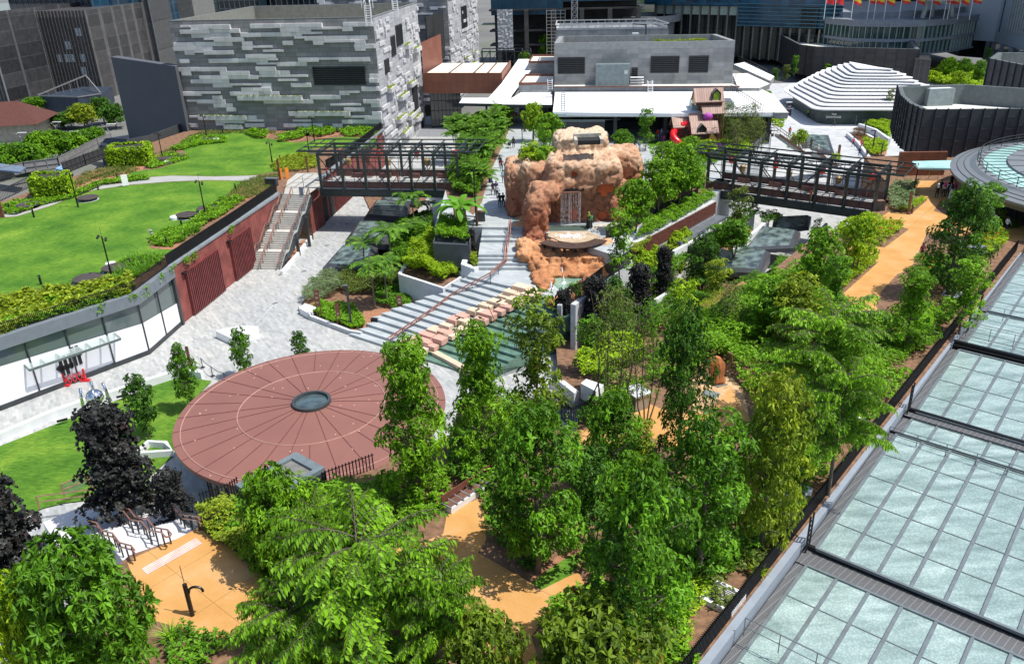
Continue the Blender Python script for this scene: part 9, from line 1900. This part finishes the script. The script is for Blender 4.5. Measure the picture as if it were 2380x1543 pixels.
for i,(c,r,u,v,w,lb,z,lf)in enumerate(((2,1,1350,1110,210,'dark arching strap leaf plant in the valley, left',-3.8,G_MID),(2,1,1560,1000,240,'tall pale striped strap leaf plant in the valley centre',-3.6,G_YEL),(2,1,1640,1120,230,'dark strap leaf plant in the valley, centre low',-4,G_MID),(2,1,1800,1110,240,'dark green strap leaf plant nearest the lowest skylight',-3.8,G_DEEP),(2,1,2020,1020,180,'upright dark rosette plant on the lowest skylight corner',-3.5,G_DEEP),(2,1,1430,800,130,'green strap leaf plant above the purple valley tree',-2.6,G_LIME),(2,3,2000,500,180,'dark strap leaf plant on the brown slope, upper left',0,G_MID),(2,3,2260,430,230,'largest strap leaf plant beside the bottom fence',0,G_MID),(2,3,2200,600,220,'strap leaf plant just above the lower drain grate',0,G_MID),(2,3,2000,690,230,'strap leaf plant left of the lower drain grate',0,G_MID),(2,3,1560,860,200,'shaded strap leaf plant by the tree trunk on the slope',0,G_DEEP),(2,3,2300,740,200,'strap leaf plant touching the bottom fence above the grate',0,G_LIME),(2,3,1700,700,220,'drooping pale strap leaf plant under the right foreground trees',0,G_OLIVE),(3,3,40,480,180,'bright strap leaf plant at the fence, right end of the slope',0,G_LIME),(0,3,1600,1330,320,'fine grassy strap plant at the bottom behind the rosette tree',0,G_BRIGHT),(3,1,700,1010,130,'strap leaf clump inside the hedge bed left of the orange path',.2,G_BRIGHT),(3,1,780,1050,120,'lime strap leaf clump at the edge of the hedge bed left of the orange path',.2,G_LIME))):
 P=at(*Q(c,r,u,v),z);s=w/4*dist(P)/F_/1.8;o=stp.put(P,max(.9,s*.95),s*1.8,lb,leaf=lf)
# ==== PEOPLE
SKIN=[plain('skin_brown',(.3,.16,.1),.6),plain('skin_tan',(.45,.27,.18),.6)]
def cloth(n,c):return plain('cloth_'+n,c,.85,var=.1)
def body_mesh(pose):
 J={'pel':(0,0,.95),'wai':(0,0,1.12),'che':(0,0,1.36),'nek':(0,.0,1.5),'hd0':(0,-.01,1.57),'hd1':(0,-.02,1.66),'top':(0,-.01,1.73)}
 a,b=pose
 for s,n in((-1,'l'),(1,'r')):
  st=a*s;J['hip'+n]=(s*.1,0,.9);J['kne'+n]=(s*.11,-.18*st-.03,.5);J['ank'+n]=(s*.11,-.32*st+(.06 if st<0 else 0),.09+(.06 if st<0 else 0));J['toe'+n]=(s*.12,-.32*st-.17,.035+(.03 if st<0 else 0))
  J['sho'+n]=(s*.19,0,1.42);sw=-st*.6;bend=b if s>0 else b*.4
  J['elb'+n]=(s*.26,.15*-sw*1.3-.02-bend*.05,1.15);J['wri'+n]=(s*.27,-sw*.3*-1*-1-.1-bend*.25,.92+bend*.22)
  w=Vector(J['wri'+n]);J['pal'+n]=tuple(w+Vector((0,-.02,-.07)))
  for k in range(5):J['fin%d%s'%(k,n)]=tuple(w+Vector(((k-2)*.018*s,-.03-(.03 if k==0 else 0),-.10-(.06,.075,.08,.07,.03)[k]*.9)))
 E_=[('pel','wai'),('wai','che'),('che','nek'),('nek','hd0'),('hd0','hd1'),('hd1','top')]
 for n in 'lr':E_+=[('pel','hip'+n),('hip'+n,'kne'+n),('kne'+n,'ank'+n),('ank'+n,'toe'+n),('che','sho'+n),('sho'+n,'elb'+n),('elb'+n,'wri'+n),('wri'+n,'pal'+n)]+[('pal'+n,'fin%d%s'%(k,n))for k in range(5)]
 rad={'pel':.15,'wai':.13,'che':.15,'nek':.055,'hd0':.085,'hd1':.105,'top':.06,'hip':.1,'kne':.065,'ank':.045,'toe':.035,'sho':.075,'elb':.045,'wri':.03,'pal':.035,'fin':.009}
 K=list(J);me=bpy.data.meshes.new('body');me.from_pydata([J[k]for k in K],[(K.index(p),K.index(q))for p,q in E_],[]);o=bpy.data.objects.new('b',me);COL.objects.link(o)
 sm=o.modifiers.new('s','SKIN');ly=me.skin_vertices[0].data if len(me.skin_vertices)else None
 if ly is None:return None
 for i,k in enumerate(K):q=rad[k[:3]];ly[i].radius=(q,q*(.75 if k in('che','wai','pel')else 1));ly[i].use_root=(k=='pel')
 ss=o.modifiers.new('u','SUBSURF');ss.levels=1;ss.render_levels=1
 dg=bpy.context.evaluated_depsgraph_get();r_=bpy.data.meshes.new_from_object(o.evaluated_get(dg));bpy.data.objects.remove(o)
 for mt in(SKIN[0],cloth('white',(.7,.7,.7)),cloth('black',(.02,.02,.022)),BLACK):r_.materials.append(mt)
 for p in r_.polygons:
  c=p.center;p.material_index=0
  if c.z<1.0 and c.z>.1 and abs(c.x)<.235:p.material_index=2
  elif c.z<=.1:p.material_index=3
  elif 1.0<=c.z<1.5 and(abs(c.x)<.3 and not(abs(c.x)>.24 and c.z<1.15)):p.material_index=1
 r_.polygons.foreach_set('use_smooth',[True]*len(r_.polygons));return r_
POSES=[body_mesh(p)for p in((.12,.1),(.9,.3),(-.8,.1),(.05,1.))]
hairm=MB();hairm.blob((0,.02,1.68),(.115,.125,.1),1,12,8);HAIR=hairm.mesh('hair',[plain('hair_black',(.012,.01,.009),.6)],smooth=True)
facem=MB()
facem.box((-.035,-.128,1.655),(.02,.012,.01));facem.box((.035,-.128,1.655),(.02,.012,.01));facem.box((0,-.13,1.6),(.04,.01,.008));facem.blob((0,-.128,1.63),(.014,.02,.022),1,6,4);FACE=facem.mesh('face',[plain('face_dark',(.1,.04,.03),.6)])
scm=MB();scm.lathe((0,.01,0),[(.21,1.28),(.19,1.4),(.13,1.52),(.135,1.62),(.125,1.72),(.05,1.79),(.01,1.8)],14);SCARF=scm.mesh('scarf',[cloth('white',(.7,.7,.7))],smooth=True)
skm=MB();skm.lathe((0,0,0),[(.3,.08),(.25,.5),(.19,.95),(.17,1.1)],16,cap=False);SKIRT=skm.mesh('skirt',[cloth('black',(.02,.02,.022))],smooth=True)
bpm=MB();bpm.box((0,.2,1.22),(.3,.16,.42));BAG=bpm.mesh('backpack',[cloth('black',(.02,.02,.022))])
CN={'white':(.7,.7,.7),'black':(.02,.02,.022),'red':(.5,.03,.02),'grey':(.2,.2,.21),'blue':(.03,.06,.25),'navy':(.02,.03,.08),'pink':(.7,.05,.25),'magenta':(.6,.03,.2),'green':(.02,.3,.1),'purple':(.12,.05,.2),'lavender':(.4,.35,.6),'orange':(.65,.15,.03),'olive':(.2,.22,.04),'teal stripes':(.3,.5,.6),'maroon':(.18,.03,.04),'brown':(.22,.13,.09),'lime':(.35,.6,.05),'beige':(.5,.4,.3)}
def person(P,top,bot,label,rz=0,pose=0,scarf=None,skirt=None,bag=False,h=1.0,group=None,skin=0):
 T=thing('person',P,label,'person',group,rz,h);o=bpy.data.objects.new('body',POSES[pose]);COL.objects.link(o);o.parent=T
 for i,mt in enumerate((SKIN[skin],cloth(top,CN[top]),cloth(bot,CN[bot]))):o.material_slots[i].link='OBJECT';o.material_slots[i].material=mt
 def ch(n,me,mt=None):
  q=bpy.data.objects.new(n,me);COL.objects.link(q);q.parent=T
  if mt:q.material_slots[0].link='OBJECT';q.material_slots[0].material=mt
 ch('face_features',FACE)
 if scarf:ch('headscarf',SCARF,cloth(scarf,CN[scarf]))
 else:ch('hair',HAIR)
 if skirt:ch('skirt',SKIRT,cloth(skirt,CN[skirt]))
 if bag:ch('backpack',BAG)
W_=dict
ppl=[(1,1,2180,155,0,'navy','navy','woman in a long navy dress and dark headscarf on the walkway  left side',dict(scarf='navy',skirt='navy',rz=.5)),(1,1,2300,160,0,'teal stripes','grey','person in a white and blue striped shirt on the walkway, seen from behind',dict(rz=PI)),(1,1,2205,272,0,'black','black','person in black striding at the left of the walkway group',dict(pose=1,rz=.4)),(1,1,2235,268,0,'purple','grey','person in a purple top beside the one in black on the walkway',dict(pose=3,rz=PI)),(1,1,2245,300,0,'white','navy','person in a white shirt with blue print just above the pair in black',dict(rz=PI*.9)),(1,1,2268,392,0,'black','black','broader person all in black, left one of the nearest pair on the walkway',dict(rz=PI,h=1.04)),(1,1,2300,385,0,'black','black','slimmer person all in black, right one of the nearest pair on the walkway',dict(rz=PI,pose=1)),(1,1,2285,50,0,'maroon','black','person in maroon in the far walkway group',dict(rz=PI)),(1,1,2332,95,0,'grey','navy','person in a grey headscarf in the far walkway group',dict(scarf='grey',rz=PI)),(1,1,2270,20,0,'black','black','person in black at the back of the walkway group',dict()),(1,1,2375,150,0,'grey','beige','person in grey and beige partly hidden by the rock edge',dict(rz=PI)),(2,0,15,1380,0,'black','black','person in black pushing a pram far up the walkway',dict(rz=PI)),(2,0,5,1150,0,'maroon','maroon','person in a red headscarf under the covered walkway',dict(scarf='red',skirt='maroon')),(2,0,42,1140,0,'red','black','person in a dark red top under the covered walkway',dict()),(2,0,90,1140,0,'white','grey','person in white at the right end of the group under the canopy',dict()),(2,1,712,572,0,'olive','black','woman in yellow green headscarf beside the waterfall',dict(scarf='olive',skirt='black',rz=-.5)),(2,1,742,585,0,'green','black','person in a bright green shirt and black trousers beside the waterfall',dict(pose=3,rz=-PI*.55)),(2,0,1135,1405,0,'navy','navy','person in navy standing behind the rock, left of the tree',dict(rz=PI)),(2,0,1180,1400,0,'white','grey','person in a white shirt behind the rock',dict(rz=PI)),(2,0,1163,1440,0,'grey','black','child in pale scarf and black trousers between two adults behind the rock',dict(h=.8,scarf='white',rz=PI)),(2,0,878,1330,0,'white','black','person in a white headscarf beside the dark kiosk',dict(scarf='white')),(2,0,1355,1308,0,'red','grey','man in an orange red shirt and grey shorts left of the slide',dict(rz=PI,h=1.05)),(2,0,1388,1305,0,'lavender','lavender','woman in a long lavender headscarf and dress left of the slide',dict(scarf='lavender',skirt='lavender',rz=PI)),(2,0,1415,1305,0,'white','navy','person in a white top right of the lavender woman',dict(rz=PI)),(2,0,1437,1300,0,'white','black','second person in white beside the slide crowd',dict(rz=2.5)),(2,0,1455,1300,0,'maroon','black','person in a dark red top at the right of the slide crowd',dict(rz=2)),(2,0,1412,1330,0,'pink','pink','small child in a pink headscarf in front of the slide crowd',dict(scarf='pink',skirt='pink',h=.65)),(2,0,1378,1330,0,'navy','black','person in navy at the front of the slide crowd',dict(h=.9)),(2,0,1495,1370,0,'white','black','person in white under the red tube slide',dict()),(2,0,1480,1350,0,'black','black','person in black under the red tube slide',dict()),(2,0,770,1310,0,'maroon','black','person in a dark red top behind the kiosk corner',dict(h=.9)),(2,0,1085,1400,0,'blue','navy','person in blue next to the round tree behind the rock',dict(h=.9)),(1,1,1325,180,-.0,'maroon','brown','person in muted red walking across the left footbridge',dict(rz=1.5)),(1,1,665,120,0,'red','black','person behind the brown panels at the left end of the left footbridge',dict(rz=1.5)),(1,1,705,130,0,'maroon','grey','second person at the left end of the left footbridge',dict(rz=1.5)),(3,1,390,345,0,'orange','brown','person in an orange top and brown trousers on the right footbridge',dict(rz=-1.4)),(3,1,910,300,0,'brown','brown','person in brown near the right end of the right footbridge',dict(rz=1.4)),(3,1,1563,302,0,'black','navy','woman with a white headscarf and jeans at the front of the school group',dict(scarf='white',rz=PI)),(3,1,1595,265,0,'black','black','person in black behind the woman with jeans in the school group',dict(rz=PI)),(3,1,1625,290,0,'white','black','person with a pink headscarf and white top in the school group',dict(scarf='pink',rz=PI)),(3,1,1660,290,0,'white','black','person in white in the middle of the school group',dict(rz=PI,bag=True)),(3,1,1695,310,0,'white','white','woman in a long white dress at the right front of the school group',dict(scarf='black',skirt='white',rz=2.6)),(3,1,1720,290,0,'black','grey','person with a pink headscarf at the right back of the school group',dict(scarf='pink',rz=PI)),(3,1,1697,210,0,'black','black','person in black standing apart behind the school group near the entrance',dict()),(3,1,1755,160,0,'black','black','person in black in the shade of the round roof',dict()),(3,1,2095,588,0,'white','grey','walker in white shirt and grey trousers, left one by the round roof wall',dict(pose=1,rz=PI/2)),(3,1,2205,625,0,'white','navy','walker in white shirt and navy trousers, right one by the round roof wall',dict(pose=1,rz=PI/2)),(3,1,2378,520,0,'pink','black','person in pink at the right frame edge under the round roof',dict()),(3,1,1420,880,0,'maroon','black','person in dark red standing behind the dark tree on the orange path',dict()),(3,0,372,1095,-8,'lime','black','guard in a lime green vest beside the pavilion hoarding',dict(h=1.05,rz=PI)),(3,0,607,1185,-8,'black','black','person in black walking across the white paving before the pavilion',dict(pose=1,rz=1.2)),(3,0,675,1145,-8,'orange','navy','worker in an orange vest carrying something at the hoarding',dict(rz=2)),(3,0,803,1140,-8,'blue','navy','person in blue at the right end of the hoarding',dict()),(3,0,788,1368,-8,'magenta','black','person in a magenta shirt, far one on the right plaza',dict(pose=1)),(3,0,858,1400,-8,'magenta','navy','person in a magenta shirt, close to the white kerb',dict(rz=1.,scarf='magenta')),(3,0,845,1465,-8,'navy','blue','person in navy with spread legs, in front of the magenta one',dict(pose=1,rz=PI*.9)),(3,0,912,1478,-8,'black','navy','person in black with a backpack beside the white kerb',dict(bag=True,rz=PI*.9)),(3,0,395,1385,-3.3,'black','black','person in black on the landing of the brown stairs',dict(rz=.5)),(3,0,460,1450,-4.3,'white','black','person with a white headscarf going down the brown stairs',dict(scarf='white',rz=.8)),(3,0,198,1270,-1.2,'red','black','person at the top of the brown stairs',dict(h=.9))]
for c,r,u,v,z,top,bot,lb,kw in ppl:person(aq(c,r,u,v,z),top,bot,lb,**kw)
for c,r,u,v,lb in((2,0,0,1375,'dark pram beside the person far up the walkway'),(1,1,2375,375,'dark pram at the left foot of the rock')):
 P=aq(c,r,u,v,0)+Vector((-.4,-.2,0));T=thing('pram',P,lb,'pram');m=MB();m.blob(P+Vector((0,0,.65)),(.28,.45,.25),.8,10,7);m.build('hood',[BLACK],T)
 for dx in(-.22,.22):
  for dy in(-.3,.3):m=MB();m.tube([P+Vector((dx-.02,dy,.12)),P+Vector((dx+.02,dy,.12))],.12,12);m.build('wheel',[DGREY],T)
 m=MB();m.tube([P+Vector((-.2,.4,.6)),P+Vector((-.2,.75,1.)),P+Vector((.2,.75,1.)),P+Vector((.2,.4,.6))],.02,5);m.beam(P+Vector((-.2,-.3,.15)),P+Vector((-.2,.4,.6)),.03);m.beam(P+Vector((.2,-.3,.15)),P+Vector((.2,.4,.6)),.03);m.build('handle',[GREYM],T)
